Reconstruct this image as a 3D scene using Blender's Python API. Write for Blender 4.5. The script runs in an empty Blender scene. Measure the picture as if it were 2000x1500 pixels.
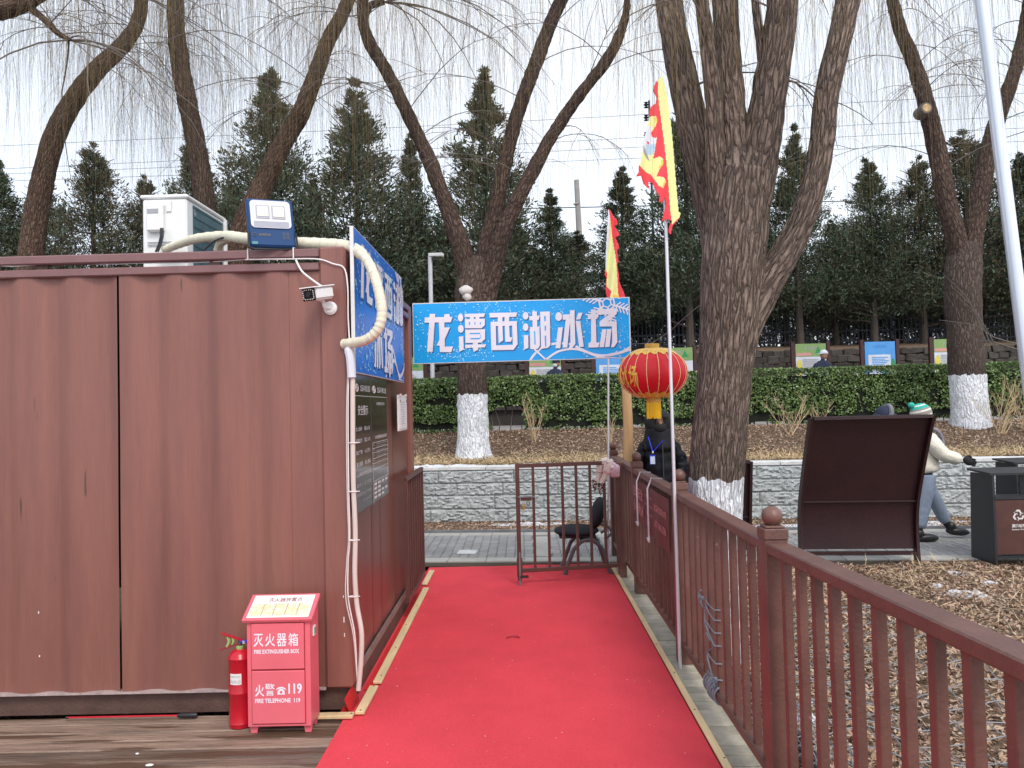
import bpy, bmesh, math, random
import numpy as np
from mathutils import Vector, Matrix, noise
from mathutils.geometry import tessellate_polygon
random.seed(7); RNG = np.random.default_rng(11)
scene = bpy.context.scene
COL = scene.collection
# ------------------------------------------------------------------ camera
FPX, CX, CY, EYE = 1450.0, 1000.0, 750.0, 1.6
PITCH, YAW, ROLL = math.radians(1.72), math.radians(0.62), math.radians(1.4)
_cp, _sp, _cy, _sy = math.cos(PITCH), math.sin(PITCH), math.cos(YAW), math.sin(YAW)
FW = Vector((-_sy*_cp, _cy*_cp, _sp)); _r = Vector((_cy, _sy, 0)); _u = _r.cross(FW)
RT = _r*math.cos(ROLL) - _u*math.sin(ROLL); UP = _u*math.cos(ROLL) + _r*math.sin(ROLL)
CAMPOS = Vector((0, 0, EYE))
cam = bpy.data.objects.new('camera', bpy.data.cameras.new('camera')); COL.objects.link(cam)
cam.matrix_world = Matrix(((RT.x, UP.x, -FW.x, 0), (RT.y, UP.y, -FW.y, 0), (RT.z, UP.z, -FW.z, EYE), (0, 0, 0, 1)))
cam.data.sensor_width = 36; cam.data.lens = 36*FPX/2000; cam.data.clip_end = 2000; cam.data.clip_start = 0.05
scene.camera = cam
# ------------------------------------------------------------------ light
world = bpy.data.worlds.new('World'); scene.world = world; world.use_nodes = True
wn = world.node_tree; wn.nodes.clear()
SUN_EL, SUN_ROT = math.radians(48), math.radians(160)
sky = wn.nodes.new('ShaderNodeTexSky'); sky.sky_type = 'NISHITA'; sky.sun_disc = False
sky.sun_elevation = SUN_EL; sky.sun_rotation = SUN_ROT; sky.air_density = 1.0; sky.dust_density = 4.0
bg1 = wn.nodes.new('ShaderNodeBackground'); bg1.inputs[1].default_value = 0.05
wn.links.new(sky.outputs[0], bg1.inputs[0])
# overcast layer: even white cloud with faint large-scale clumps
tc = wn.nodes.new('ShaderNodeTexCoord'); nz = wn.nodes.new('ShaderNodeTexNoise')
nz.inputs['Scale'].default_value = 1.6; nz.inputs['Detail'].default_value = 4
wn.links.new(tc.outputs['Generated'], nz.inputs['Vector'])
rp = wn.nodes.new('ShaderNodeValToRGB'); rp.color_ramp.elements[0].position = .3; rp.color_ramp.elements[1].position = .75
rp.color_ramp.elements[0].color = (.73, .81, .94, 1); rp.color_ramp.elements[1].color = (.97, .99, 1.0, 1)
wn.links.new(nz.outputs['Fac'], rp.inputs[0])
bg2 = wn.nodes.new('ShaderNodeBackground'); bg2.inputs[1].default_value = 0.82
wn.links.new(rp.outputs[0], bg2.inputs[0])
ad = wn.nodes.new('ShaderNodeAddShader'); wo = wn.nodes.new('ShaderNodeOutputWorld')
wn.links.new(bg1.outputs[0], ad.inputs[0]); wn.links.new(bg2.outputs[0], ad.inputs[1]); wn.links.new(ad.outputs[0], wo.inputs[0])
sun = bpy.data.objects.new('sun', bpy.data.lights.new('sun', 'SUN')); COL.objects.link(sun)
sun.data.energy = 1.2; sun.data.angle = math.radians(16); sun.data.color = (1, .96, .9)
# sun behind the camera, slightly right, high
sd = Vector((math.sin(SUN_ROT)*math.cos(SUN_EL), math.cos(SUN_ROT)*math.cos(SUN_EL), math.sin(SUN_EL)))
sun.rotation_euler = sd.to_track_quat('Z', 'Y').to_euler()
vs = scene.view_settings; vs.view_transform = 'Standard'; vs.look = 'None'; vs.exposure = 0.42; vs.gamma = 1; vs.use_curve_mapping = False
scene.render.engine = 'CYCLES'
cy = scene.cycles; cy.use_denoising = True; cy.max_bounces = 6; cy.diffuse_bounces = 3; cy.glossy_bounces = 3
cy.transparent_max_bounces = 6; cy.use_adaptive_sampling = True; cy.caustics_reflective = False; cy.caustics_refractive = False

# ------------------------------------------------------------------ pixel rays of the photograph (2000 x 1500) -> world
def ray(px, py): return FW + RT*((px-CX)/FPX) - UP*((py-CY)/FPX)
def PY(px, py, Y): d = ray(px, py); return CAMPOS + d*(Y/d.y)
def PZ(px, py, z=0): d = ray(px, py); return CAMPOS + d*((z-EYE)/d.z)
def PXX(px, py, X): d = ray(px, py); return CAMPOS + d*(X/d.x)

# ------------------------------------------------------------------ materials
MATS = {}
def mat(name, col, rough=.6, metal=0, var=.12, vscale=3, stretch=(1, 1, 1), bump=0, bscale=60, spec=.5, rnd=0, isl=0, spots=None, emit=0, coat=0, hue=None, fine=0):
    m = bpy.data.materials.new(name); m.use_nodes = True; nt = m.node_tree; b = nt.nodes['Principled BSDF']
    N = lambda t: nt.nodes.new(t); L = nt.links.new
    tcn = N('ShaderNodeTexCoord'); mp = N('ShaderNodeMapping'); L(tcn.outputs['Object'], mp.inputs[0]); mp.inputs['Scale'].default_value = stretch
    if rnd:     # every copy of a shared piece takes its grain from another place
        o0 = N('ShaderNodeObjectInfo'); v0 = N('ShaderNodeVectorMath'); v0.operation = 'SCALE'; v0.inputs[0].default_value = (31, 17, 23); L(o0.outputs['Random'], v0.inputs['Scale']); L(v0.outputs[0], mp.inputs['Location'])
    n = N('ShaderNodeTexNoise'); n.inputs['Scale'].default_value = vscale; n.inputs['Detail'].default_value = 6; n.inputs['Roughness'].default_value = .62
    L(mp.outputs[0], n.inputs['Vector'])
    mx = N('ShaderNodeMix'); mx.data_type = 'RGBA'
    h = hue or (1, 1, 1)
    lo = [max(0, c*(1-var)*h[i]) for i, c in enumerate(col)]; hi = [min(1, c*(1+var)) for c in col]
    mr = N('ShaderNodeMapRange'); mr.inputs[1].default_value = .3; mr.inputs[2].default_value = .7; L(n.outputs['Fac'], mr.inputs[0])
    L(mr.outputs[0], mx.inputs['Factor']); mx.inputs['A'].default_value = (*lo, 1); mx.inputs['B'].default_value = (*hi, 1)
    out = mx.outputs['Result']
    def mulv(out, fac_socket, lo, hi):
        r = N('ShaderNodeMapRange'); r.inputs[3].default_value = lo; r.inputs[4].default_value = hi; L(fac_socket, r.inputs[0])
        v = N('ShaderNodeVectorMath'); v.operation = 'SCALE'; L(out, v.inputs[0]); L(r.outputs[0], v.inputs['Scale']); return v.outputs[0]
    if fine:
        n3 = N('ShaderNodeTexNoise'); n3.inputs['Scale'].default_value = bscale; n3.inputs['Detail'].default_value = 3; L(mp.outputs[0], n3.inputs['Vector'])
        out = mulv(out, n3.outputs['Fac'], 1-fine, 1+fine)
    if rnd:
        oi = N('ShaderNodeObjectInfo'); out = mulv(out, oi.outputs['Random'], 1-rnd, 1+rnd)
    if isl:
        g = N('ShaderNodeNewGeometry'); out = mulv(out, g.outputs['Random Per Island'], 1-isl, 1+isl)
    if spots:   # (colour, scale, threshold)
        n2 = N('ShaderNodeTexNoise'); n2.inputs['Scale'].default_value = spots[1]; n2.inputs['Detail'].default_value = 5; L(mp.outputs[0], n2.inputs['Vector'])
        r2 = N('ShaderNodeMapRange'); r2.inputs[1].default_value = spots[2]; r2.inputs[2].default_value = spots[2]+.04; L(n2.outputs['Fac'], r2.inputs[0])
        m2 = N('ShaderNodeMix'); m2.data_type = 'RGBA'; L(r2.outputs[0], m2.inputs['Factor']); L(out, m2.inputs['A']); m2.inputs['B'].default_value = (*spots[0], 1); out = m2.outputs['Result']
    L(out, b.inputs['Base Color'])
    b.inputs['Roughness'].default_value = rough; b.inputs['Metallic'].default_value = metal; b.inputs['Specular IOR Level'].default_value = spec
    if coat: b.inputs['Coat Weight'].default_value = coat; b.inputs['Coat Roughness'].default_value = .15
    if emit: L(out, b.inputs['Emission Color']); b.inputs['Emission Strength'].default_value = emit
    if bump:
        nb = N('ShaderNodeTexNoise'); nb.inputs['Scale'].default_value = bscale; nb.inputs['Detail'].default_value = 5; L(mp.outputs[0], nb.inputs['Vector'])
        bp = N('ShaderNodeBump'); bp.inputs['Strength'].default_value = bump; bp.inputs['Distance'].default_value = .02; L(nb.outputs['Fac'], bp.inputs['Height']); L(bp.outputs[0], b.inputs['Normal'])
    MATS[name] = m; return m

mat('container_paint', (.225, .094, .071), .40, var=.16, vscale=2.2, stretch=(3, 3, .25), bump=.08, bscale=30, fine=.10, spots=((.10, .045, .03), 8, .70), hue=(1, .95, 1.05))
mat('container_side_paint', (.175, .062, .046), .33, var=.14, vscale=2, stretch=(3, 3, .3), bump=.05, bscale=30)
mat('rail_paint', (.20, .10, .10), .45, var=.14, vscale=5, bump=.06, fine=.06)
mat('skid_steel', (.105, .056, .045), .6, var=.3, vscale=6, bump=.2, spots=((.11, .06, .05), 7, .6))
mat('seam_dark', (.02, .012, .012), .7)
mat('ledge_snow', (.40, .31, .30), .7, var=.25, vscale=14, bump=.3)
mat('grey_steel_edge', (.22, .2, .19), .4, metal=.3, var=.3, vscale=12)
mat('fence_paint', (.135, .064, .050), .42, var=.22, vscale=6, bump=.12, bscale=80, rnd=.08, fine=.10, spots=((.27, .17, .15), 34, .70))
mat('gate_paint', (.10, .042, .036), .42, var=.2, vscale=8, bump=.1)
mat('carpet', (.68, .062, .082), .95, var=.12, vscale=1.3, bump=.5, bscale=170, spec=.15, fine=.16)
mat('carpet_under', (.55, .012, .015), .9, var=.15, vscale=4, bump=.3)
mat('strip_wood', (.66, .50, .28), .6, var=.14, vscale=3, stretch=(6, .8, 6), bump=.15, rnd=.05)
mat('screw', (.12, .1, .09), .4, metal=.8)
mat('deck_wood', (.215, .150, .112), .55, var=.42, vscale=5, stretch=(.45, 5, 3), bump=.6, bscale=26, rnd=.34, spots=((.10, .055, .034), 2.6, .55), fine=.3)
mat('gap_dark', (.02, .015, .012), .9)
mat('brick_paver', (.37, .33, .26), .85, var=.22, vscale=9, bump=.3, bscale=80, rnd=.14, fine=.15)
mat('grey_paver', (.27, .265, .26), .85, var=.15, vscale=8, bump=.2, bscale=80, rnd=.1, fine=.1)
mat('border_slab', (.37, .36, .33), .85, var=.15, vscale=5, bump=.2, rnd=.06, fine=.1)
mat('joint_sand', (.14, .12, .1), .95)
mat('stone_block', (.41, .44, .445), .85, var=.2, vscale=9, bump=.8, bscale=34, rnd=.07, fine=.12)
mat('coping', (.62, .63, .63), .8, var=.2, vscale=5, bump=.3, rnd=.05, fine=.1)
mat('dark_stone', (.050, .042, .036), .9, var=.35, vscale=7, bump=.6, bscale=30, rnd=.3)
mat('soil', (.19, .135, .095), .98, var=.35, vscale=14, bump=.8, bscale=60, spec=.1, fine=.3)
mat('bed_soil', (.14, .10, .07), .98, var=.35, vscale=12, bump=.8, bscale=60, spec=.1, fine=.3)
mat('straw_soil', (.42, .31, .20), .98, var=.25, vscale=16, bump=.8, bscale=70, spec=.1, fine=.3)
mat('walk_concrete', (.33, .3, .28), .9, var=.15, vscale=2)
mat('snow', (.66, .69, .74), .8, var=.16, vscale=14, bump=.6, bscale=50, spots=((.42, .36, .30), 22, .57))
mat('lake_ice', (.62, .66, .7), .5, var=.15, vscale=.6)
mat('white_metal', (.80, .81, .80), .35, var=.04, vscale=3)
mat('ac_white', (.78, .79, .78), .4, var=.03, vscale=3)
mat('ac_grille', (.05, .11, .13), .35, var=.35, vscale=9, spots=((.35, .42, .42), 8, .63))
mat('ac_grey', (.32, .33, .35), .5)
mat('lamp_blue', (.014, .055, .16), .6, var=.08, spec=.25)
mat('lamp_white', (.60, .61, .68), .5, var=.02)
mat('lens_edge', (.36, .37, .44), .5)
mat('led_yellow', (.80, .78, .55), .3, var=.03)
mat('gold_print', (.12, .11, .075), .5)
mat('hose_wrap', (.70, .67, .52), .55, var=.1, vscale=8, bump=.2, bscale=30)
mat('conduit', (.62, .53, .48), .45, var=.06)
mat('white_cable', (.78, .74, .74), .45)
mat('black_cable', (.02, .02, .022), .5)
mat('glass_black', (.006, .006, .008), .12)
mat('sign_blue', (.0, .36, .86), .35, var=.03, vscale=2)
mat('sign_blue_deep', (.0, .15, .66), .3, var=.06, vscale=2)
mat('sign_white', (.80, .78, .86), .35, var=.01)
mat('sign_shade', (.03, .10, .30), .5)
mat('sign_fleck', (.45, .85, .95), .4, var=.1)
mat('sign_edge', (.72, .72, .70), .5)
mat('info_brown', (.045, .028, .028), .12, var=.12, spec=.6)
mat('print_white', (.68, .66, .66), .4)
mat('print_grey', (.4, .4, .41), .5)
mat('lantern_red', (.70, .006, .018), .5, var=.08, vscale=3, bump=.08, bscale=90)
mat('lantern_gold', (.86, .46, .06), .4, var=.25, vscale=30)
mat('lantern_line', (.92, .66, .30), .5)
mat('tassel_yellow', (.90, .55, .01), .6, isl=.15)
mat('post_wood', (.56, .35, .17), .65, var=.2, vscale=3, stretch=(8, 8, .6), bump=.2)
mat('flag_yellow', (.80, .81, .34), .7, var=.05)
mat('flag_red', (.80, .055, .075), .7, var=.06)
mat('flag_white', (.70, .76, .84), .7, var=.05)
mat('flag_blue', (.42, .62, .75), .7, var=.05)
mat('flag_orange', (.90, .55, .10), .7)
mat('pole_metal', (.66, .66, .70), .35, metal=.3, var=.08, vscale=4, stretch=(1, 1, .3))
mat('galvanised', (.74, .81, .90), .28, metal=.35, var=.06, vscale=2, stretch=(4, 4, .3))
mat('concrete_pole', (.30, .29, .28), .9, var=.15, vscale=2, bump=.2)
mat('fire_pink', (.74, .145, .185), .4, var=.06, vscale=4, spots=((.66, .13, .15), 16, .72))
mat('fire_dark', (.30, .02, .03), .5)
mat('ext_red', (.50, .008, .022), .28, var=.12, vscale=6)
mat('green_plastic', (.32, .48, .16), .5)
mat('green_latch', (.02, .45, .22), .5)
mat('yellow_print', (.70, .62, .36), .6, var=.25, vscale=60, spots=((.66, .66, .60), 55, .5))
mat('paper', (.78, .77, .76), .7)
mat('black_plastic', (.014, .014, .016), .45)
mat('bin_black', (.022, .024, .03), .4, var=.15, vscale=6, spots=((.06, .06, .065), 20, .7))
mat('bin_brown', (.085, .036, .030), .35, var=.2, vscale=6)
mat('board_brown', (.030, .009, .012), .42, var=.2, vscale=3, bump=.1)
mat('frame_darkred', (.05, .014, .014), .5)
mat('board_print', (.62, .66, .74), .5)
mat('board_green', (.22, .34, .12), .5)
mat('board_teal', (.04, .22, .24), .5)
mat('board_sky', (.08, .32, .72), .5)
mat('board_yellow', (.68, .58, .10), .5)
mat('leaf_green', (.02, .28, .08), .5)
mat('chair_fabric', (.008, .009, .014), .85, bump=.2, bscale=200)
mat('chair_steel', (.13, .135, .145), .4, metal=.6)
mat('padlock_brass', (.5, .38, .15), .35, metal=.8)
mat('jacket_black', (.005, .006, .010), .5, spec=.25, var=.3, vscale=6, bump=.3, bscale=12)
mat('cloth_black', (.009, .009, .01), .8)
mat('cloth_navy', (.015, .022, .05), .8)
mat('skin', (.42, .22, .14), .55, var=.06)
mat('mask_white', (.62, .7, .76), .7)
mat('lanyard_blue', (.015, .03, .55), .5)
mat('badge', (.62, .7, .85), .35)
mat('coat_cream', (.70, .66, .56), .6, var=.06, vscale=9, bump=.3, bscale=14)
mat('jeans', (.20, .25, .33), .8, var=.15, vscale=12, stretch=(1, 1, .4), bump=.2)
mat('knit_teal', (.03, .42, .34), .9, bump=.4, bscale=120)
mat('knit_white', (.72, .70, .64), .9, bump=.4, bscale=120)
mat('knit_grey', (.30, .27, .25), .9, bump=.4, bscale=120)
mat('fur_grey', (.22, .21, .24), 1, var=.4, vscale=40, bump=.8, bscale=90)
mat('plush_cream', (.74, .62, .56), .95, var=.08, vscale=14, bump=.6, bscale=120)
mat('plush_pink', (.66, .46, .52), .95, var=.08, vscale=14, bump=.5, bscale=120)
mat('hoof_pattern', (.02, .02, .02), .7, spots=((.7, .7, .66), 60, .5))
mat('banner_red', (.15, .036, .036), .55, var=.1)
mat('banner_print', (.62, .27, .26), .55)
mat('wire_grey', (.20, .21, .225), .6, metal=.15, var=.3)
mat('rope_grey', (.20, .21, .24), .8)
mat('tie_white', (.72, .68, .72), .6)
mat('thicket', (.085, .085, .078), .9, isl=.5)
mat('picket', (.012, .018, .035), .5)
mat('conifer', (.055, .086, .052), .8, isl=.45, var=.3, vscale=.8, hue=(1.35, 1.05, .9))
mat('conifer_brown', (.085, .068, .038), .8, isl=.45, var=.3, vscale=.8)
mat('hedge_leaf', (.125, .195, .060), .40, isl=.5, var=.25, vscale=2.5)
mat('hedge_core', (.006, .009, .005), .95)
mat('twig', (.13, .10, .065), .8, isl=.25, var=.2)
mat('twig_yellow', (.24, .175, .075), .75, isl=.25, var=.2)
mat('branch_grey', (.15, .125, .11), .85, var=.2, bump=.3)
mat('stem_dry', (.50, .38, .23), .9, isl=.2, var=.2)
mat('nest_white', (.66, .62, .60), .9, bump=.5)
mat('cut_wood', (.62, .42, .22), .8, var=.3, vscale=20)

def leafmat():
    m = bpy.data.materials.new('dry_leaves'); m.use_nodes = True; nt = m.node_tree; b = nt.nodes['Principled BSDF']
    g = nt.nodes.new('ShaderNodeNewGeometry'); r = nt.nodes.new('ShaderNodeValToRGB'); e = r.color_ramp.elements
    e[0].color = (.13, .075, .05, 1); e[1].color = (.60, .48, .33, 1)
    for p, c in ((.25, (.30, .18, .12, 1)), (.5, (.46, .31, .21, 1)), (.72, (.54, .38, .28, 1)), (.9, (.38, .30, .25, 1))):
        x = e.new(p); x.color = c
    nt.links.new(g.outputs['Random Per Island'], r.inputs[0]); nt.links.new(r.outputs[0], b.inputs['Base Color'])
    b.inputs['Roughness'].default_value = .85; b.inputs['Specular IOR Level'].default_value = .25
    MATS['dry_leaves'] = m
leafmat()

def barkmat(name, col, paint_z=None, groove=.35, sc=(26, 6.5)):
    m = bpy.data.materials.new(name); m.use_nodes = True; nt = m.node_tree; b = nt.nodes['Principled BSDF']
    N = lambda t: nt.nodes.new(t); L = nt.links.new
    uv = N('ShaderNodeUVMap'); uv.uv_map = 'UV'
    mp = N('ShaderNodeMapping'); L(uv.outputs[0], mp.inputs[0]); mp.inputs['Scale'].default_value = (*sc, 1)
    dn = N('ShaderNodeTexNoise'); dn.inputs['Scale'].default_value = .9; dn.inputs['Detail'].default_value = 3; L(mp.outputs[0], dn.inputs['Vector'])
    ds = N('ShaderNodeVectorMath'); ds.operation = 'SCALE'; ds.inputs['Scale'].default_value = 1.6; L(dn.outputs['Color'], ds.inputs[0])
    da = N('ShaderNodeVectorMath'); da.operation = 'ADD'; L(mp.outputs[0], da.inputs[0]); L(ds.outputs[0], da.inputs[1])
    vo = N('ShaderNodeTexVoronoi'); vo.feature = 'DISTANCE_TO_EDGE'; vo.inputs['Scale'].default_value = 1.0; L(da.outputs[0], vo.inputs['Vector'])
    mr = N('ShaderNodeMapRange'); mr.inputs[1].default_value = 0; mr.inputs[2].default_value = .32; L(vo.outputs[0], mr.inputs[0])
    n2 = N('ShaderNodeTexNoise'); n2.inputs['Scale'].default_value = 2.5; n2.inputs['Detail'].default_value = 6; L(da.outputs[0], n2.inputs['Vector'])
    mul = N('ShaderNodeMath'); mul.operation = 'MULTIPLY_ADD'; L(mr.outputs[0], mul.inputs[0]); mul.inputs[1].default_value = .7
    ml2 = N('ShaderNodeMath'); ml2.operation = 'MULTIPLY'; L(n2.outputs['Fac'], ml2.inputs[0]); ml2.inputs[1].default_value = .5; L(ml2.outputs[0], mul.inputs[2])
    rp = N('ShaderNodeValToRGB'); e = rp.color_ramp.elements
    e[0].position = .12; e[0].color = tuple(c*groove for c in col)+(1,); e[1].position = .95; e[1].color = tuple(min(1, c*1.45) for c in col)+(1,)
    x = e.new(.5); x.color = tuple(col)+(1,); L(mul.outputs[0], rp.inputs[0]); out = rp.outputs[0]
    bg = N('ShaderNodeTexNoise'); bg.inputs['Scale'].default_value = 1.3; tcn = N('ShaderNodeTexCoord'); L(tcn.outputs['Object'], bg.inputs['Vector'])
    r3 = N('ShaderNodeMapRange'); r3.inputs[1].default_value = .3; r3.inputs[2].default_value = .7; r3.inputs[3].default_value = .75; r3.inputs[4].default_value = 1.25; L(bg.outputs['Fac'], r3.inputs[0])
    sc = N('ShaderNodeVectorMath'); sc.operation = 'SCALE'; L(out, sc.inputs[0]); L(r3.outputs[0], sc.inputs['Scale']); out = sc.outputs[0]
    if paint_z is not None:     # lime-washed foot with a ragged upper edge, missed in the deepest furrows
        ge = N('ShaderNodeNewGeometry'); sx = N('ShaderNodeSeparateXYZ'); L(ge.outputs['Position'], sx.inputs[0])
        nn = N('ShaderNodeTexNoise'); nn.inputs['Scale'].default_value = 14; nn.inputs['Detail'].default_value = 5; L(tcn.outputs['Object'], nn.inputs['Vector'])
        a = N('ShaderNodeMath'); a.operation = 'MULTIPLY_ADD'; L(nn.outputs['Fac'], a.inputs[0]); a.inputs[1].default_value = .12; L(sx.outputs['Z'], a.inputs[2])
        c = N('ShaderNodeMath'); c.operation = 'LESS_THAN'; L(a.outputs[0], c.inputs[0]); c.inputs[1].default_value = paint_z + .06
        d = N('ShaderNodeMath'); d.operation = 'GREATER_THAN'; L(mul.outputs[0], d.inputs[0]); d.inputs[1].default_value = .10 if paint_z < 1.5 else .15
        f = N('ShaderNodeMath'); f.operation = 'MULTIPLY'; L(c.outputs[0], f.inputs[0]); L(d.outputs[0], f.inputs[1])
        mm = N('ShaderNodeMix'); mm.data_type = 'RGBA'; L(f.outputs[0], mm.inputs['Factor']); L(out, mm.inputs['A']); mm.inputs['B'].default_value = (.84, .87, .92, 1); out = mm.outputs['Result']
    L(out, b.inputs['Base Color']); b.inputs['Roughness'].default_value = .9; b.inputs['Specular IOR Level'].default_value = .2
    bp = N('ShaderNodeBump'); bp.inputs['Strength'].default_value = 1.0; bp.inputs['Distance'].default_value = .03; L(mul.outputs[0], bp.inputs['Height']); L(bp.outputs[0], b.inputs['Normal'])
    MATS[name] = m
barkmat('bark', (.130, .084, .062), groove=.2)
barkmat('bark_dark', (.092, .062, .050), groove=.22)
barkmat('bark_painted_centre', (.105, .075, .062), 1.80)
barkmat('bark_painted_near', (.180, .135, .110), 1.11, .14, (38, 6))
barkmat('bark_painted_right', (.105, .078, .066), 1.93)

# ------------------------------------------------------------------ mesh helpers
ORG = {}
class MB:
    def __init__(s): s.v = []; s.f = []; s.m = []; s.uv = None
    def add(s, vs, fs, m=0):
        k = len(s.v); s.v += [tuple(v) for v in vs]; s.f += [tuple(i+k for i in f) for f in fs]; s.m += [m]*len(fs); return s
    def box(s, c, d, rz=0, m=0, ch=0, R=None):
        hx, hy, hz = d[0]/2, d[1]/2, d[2]/2
        if R is None: R = Matrix.Rotation(rz, 3, 'Z')
        c = Vector(c)
        if not ch:
            P = [Vector((x, y, z)) for x in (-hx, hx) for y in (-hy, hy) for z in (-hz, hz)]
            F = [(0, 1, 3, 2), (4, 6, 7, 5), (0, 4, 5, 1), (2, 3, 7, 6), (0, 2, 6, 4), (1, 5, 7, 3)]
        else:
            P = []; idx = {}
            for sx in (-1, 1):
                for sy in (-1, 1):
                    for sz in (-1, 1):
                        for a in range(3):
                            q = [sx*(hx-(0 if a == 0 else ch)), sy*(hy-(0 if a == 1 else ch)), sz*(hz-(0 if a == 2 else ch))]
                            idx[(sx, sy, sz, a)] = len(P); P.append(Vector(q))
            F = []
            for a in range(3):
                o = [i for i in range(3) if i != a]
                for sgn in (-1, 1):
                    q = []
                    for (p1, p2) in ((-1, -1), (1, -1), (1, 1), (-1, 1)):
                        k = [0, 0, 0]; k[a] = sgn; k[o[0]] = p1; k[o[1]] = p2; q.append(idx[(*k, a)])
                    F.append(q if (sgn > 0) == (a != 1) else q[::-1])
            for a in range(3):          # edges parallel to axis a
                o = [i for i in range(3) if i != a]
                for p1 in (-1, 1):
                    for p2 in (-1, 1):
                        k0 = [0, 0, 0]; k0[o[0]] = p1; k0[o[1]] = p2; k1 = list(k0); k0[a] = -1; k1[a] = 1
                        F.append([idx[(*k0, o[0])], idx[(*k1, o[0])], idx[(*k1, o[1])], idx[(*k0, o[1])]])
            for sx in (-1, 1):
                for sy in (-1, 1):
                    for sz in (-1, 1): F.append([idx[(sx, sy, sz, a)] for a in range(3)])
        return s.add([c + R @ p for p in P], F, m)
    def bar(s, a, b, w, t=None, m=0, ch=0, up=(0, 0, 1)):
        a = Vector(a); b = Vector(b); y = (b-a); L = y.length; y.normalize(); t = t or w
        x = y.cross(Vector(up)); x = Vector((1, 0, 0)) if x.length < 1e-5 else x.normalized(); z = x.cross(y)
        R = Matrix((x, y, z)).transposed(); return s.box((a+b)/2, (w, L, t), R=R, m=m, ch=ch)
    def tube(s, path, rad, n=8, m=0, cap=True, ell=None, ref=None):
        P = [Vector(p) for p in path]; k0 = len(s.v); N = len(P)
        if not hasattr(rad, '__len__'): rad = [rad]*N
        T = [(P[min(i+1, N-1)]-P[max(i-1, 0)]).normalized() for i in range(N)]
        r0 = Vector(ref) if ref else (Vector((0, 0, 1)) if abs(T[0].z) < .9 else Vector((1, 0, 0)))
        x = (r0 - T[0]*r0.dot(T[0])).normalized()
        for i in range(N):
            x = (x - T[i]*x.dot(T[i])); x = x.normalized() if x.length > 1e-6 else Vector((1, 0, 0)); y = T[i].cross(x)
            r = rad[i]; rx, ry = (r if hasattr(r, '__len__') else (r, r*(ell or 1)))
            for j in range(n):
                a = 2*math.pi*j/n; s.v.append(tuple(P[i] + x*(math.cos(a)*rx) + y*(math.sin(a)*ry)))
        F = []
        for i in range(N-1):
            for j in range(n):
                F.append((k0+i*n+j, k0+i*n+(j+1) % n, k0+(i+1)*n+(j+1) % n, k0+(i+1)*n+j))
        if cap: F.append(tuple(k0+j for j in range(n))[::-1]); F.append(tuple(k0+(N-1)*n+j for j in range(n)))
        s.f += F; s.m += [m]*len(F); return s
    def lathe(s, c, prof, n=24, m=0, cap=True, sq=1):
        k = len(s.v); c = Vector(c); N = len(prof)
        for r, z in prof:
            for j in range(n): a = 2*math.pi*j/n; s.v.append((c.x+r*math.cos(a), c.y+r*math.sin(a)*sq, c.z+z))
        F = [(k+i*n+j, k+i*n+(j+1) % n, k+(i+1)*n+(j+1) % n, k+(i+1)*n+j) for i in range(N-1) for j in range(n)]
        if cap: F.append(tuple(k+j for j in range(n))[::-1]); F.append(tuple(k+(N-1)*n+j for j in range(n)))
        s.f += F; s.m += [m]*len(F); return s
    def ball(s, c, r, n=16, m=0, R=None):
        c = Vector(c); r = r if hasattr(r, '__len__') else (r, r, r); k = len(s.v); h = n//2
        for i in range(h+1):
            t = math.pi*i/h
            for j in range(n):
                a = 2*math.pi*j/n; p = Vector((r[0]*math.sin(t)*math.cos(a), r[1]*math.sin(t)*math.sin(a), r[2]*math.cos(t)))
                if R is not None: p = R @ p
                s.v.append(tuple(c+p))
        F = [(k+i*n+j, k+(i+1)*n+j, k+(i+1)*n+(j+1) % n, k+i*n+(j+1) % n) for i in range(h) for j in range(n)]
        s.f += F; s.m += [m]*len(F); return s
    def poly(s, pts, m=0):
        tri = tessellate_polygon([[Vector(p) for p in pts]]); return s.add(pts, tri, m)
    def prism(s, pts, off, m=0):     # flat outline given a thickness vector
        n = len(pts); off = Vector(off); a = [Vector(p) for p in pts]; b = [p+off for p in a]
        tri = tessellate_polygon([a]); F = [tuple(t) for t in tri] + [tuple(i+n for i in t[::-1]) for t in tri]
        F += [(i, (i+1) % n, (i+1) % n+n, i+n) for i in range(n)]; return s.add(a+b, F, m)
    def build(s, name, mats, parent=None, smooth=True, org=None, ang=35, fix=True):
        me = bpy.data.meshes.new(name); v = np.array(s.v, dtype=float)
        if parent is not None: o_ = Vector(ORG[parent.name])
        elif org is not None: o_ = Vector(org)
        else: o_ = Vector(((v[:, 0].min()+v[:, 0].max())/2, (v[:, 1].min()+v[:, 1].max())/2, v[:, 2].min()))
        me.from_pydata((v-np.array(o_)).tolist(), [], s.f)
        for mm in ([mats] if isinstance(mats, str) else mats): me.materials.append(MATS[mm])
        if any(s.m): me.polygons.foreach_set('material_index', s.m)
        if s.uv is not None:
            l = me.uv_layers.new(name='UV'); lv = np.empty(len(me.loops), dtype=np.int32); me.loops.foreach_get('vertex_index', lv)
            l.data.foreach_set('uv', np.array(s.uv)[lv].ravel())
        if fix and len(s.f) < 60000:
            bm = bmesh.new(); bm.from_mesh(me); bmesh.ops.recalc_face_normals(bm, faces=bm.faces); bm.to_mesh(me); bm.free()
        if smooth: me.shade_smooth(); me.set_sharp_from_angle(angle=math.radians(ang))
        me.update(); o = bpy.data.objects.new(name, me); COL.objects.link(o)
        if parent is not None: o.parent = parent
        else: o.location = o_
        ORG[o.name] = tuple(o_); return o
def proto(mb, name, m, **k):
    o = mb.build(name, m, org=(0, 0, 0), **k); me = o.data; bpy.data.objects.remove(o); return me
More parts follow.
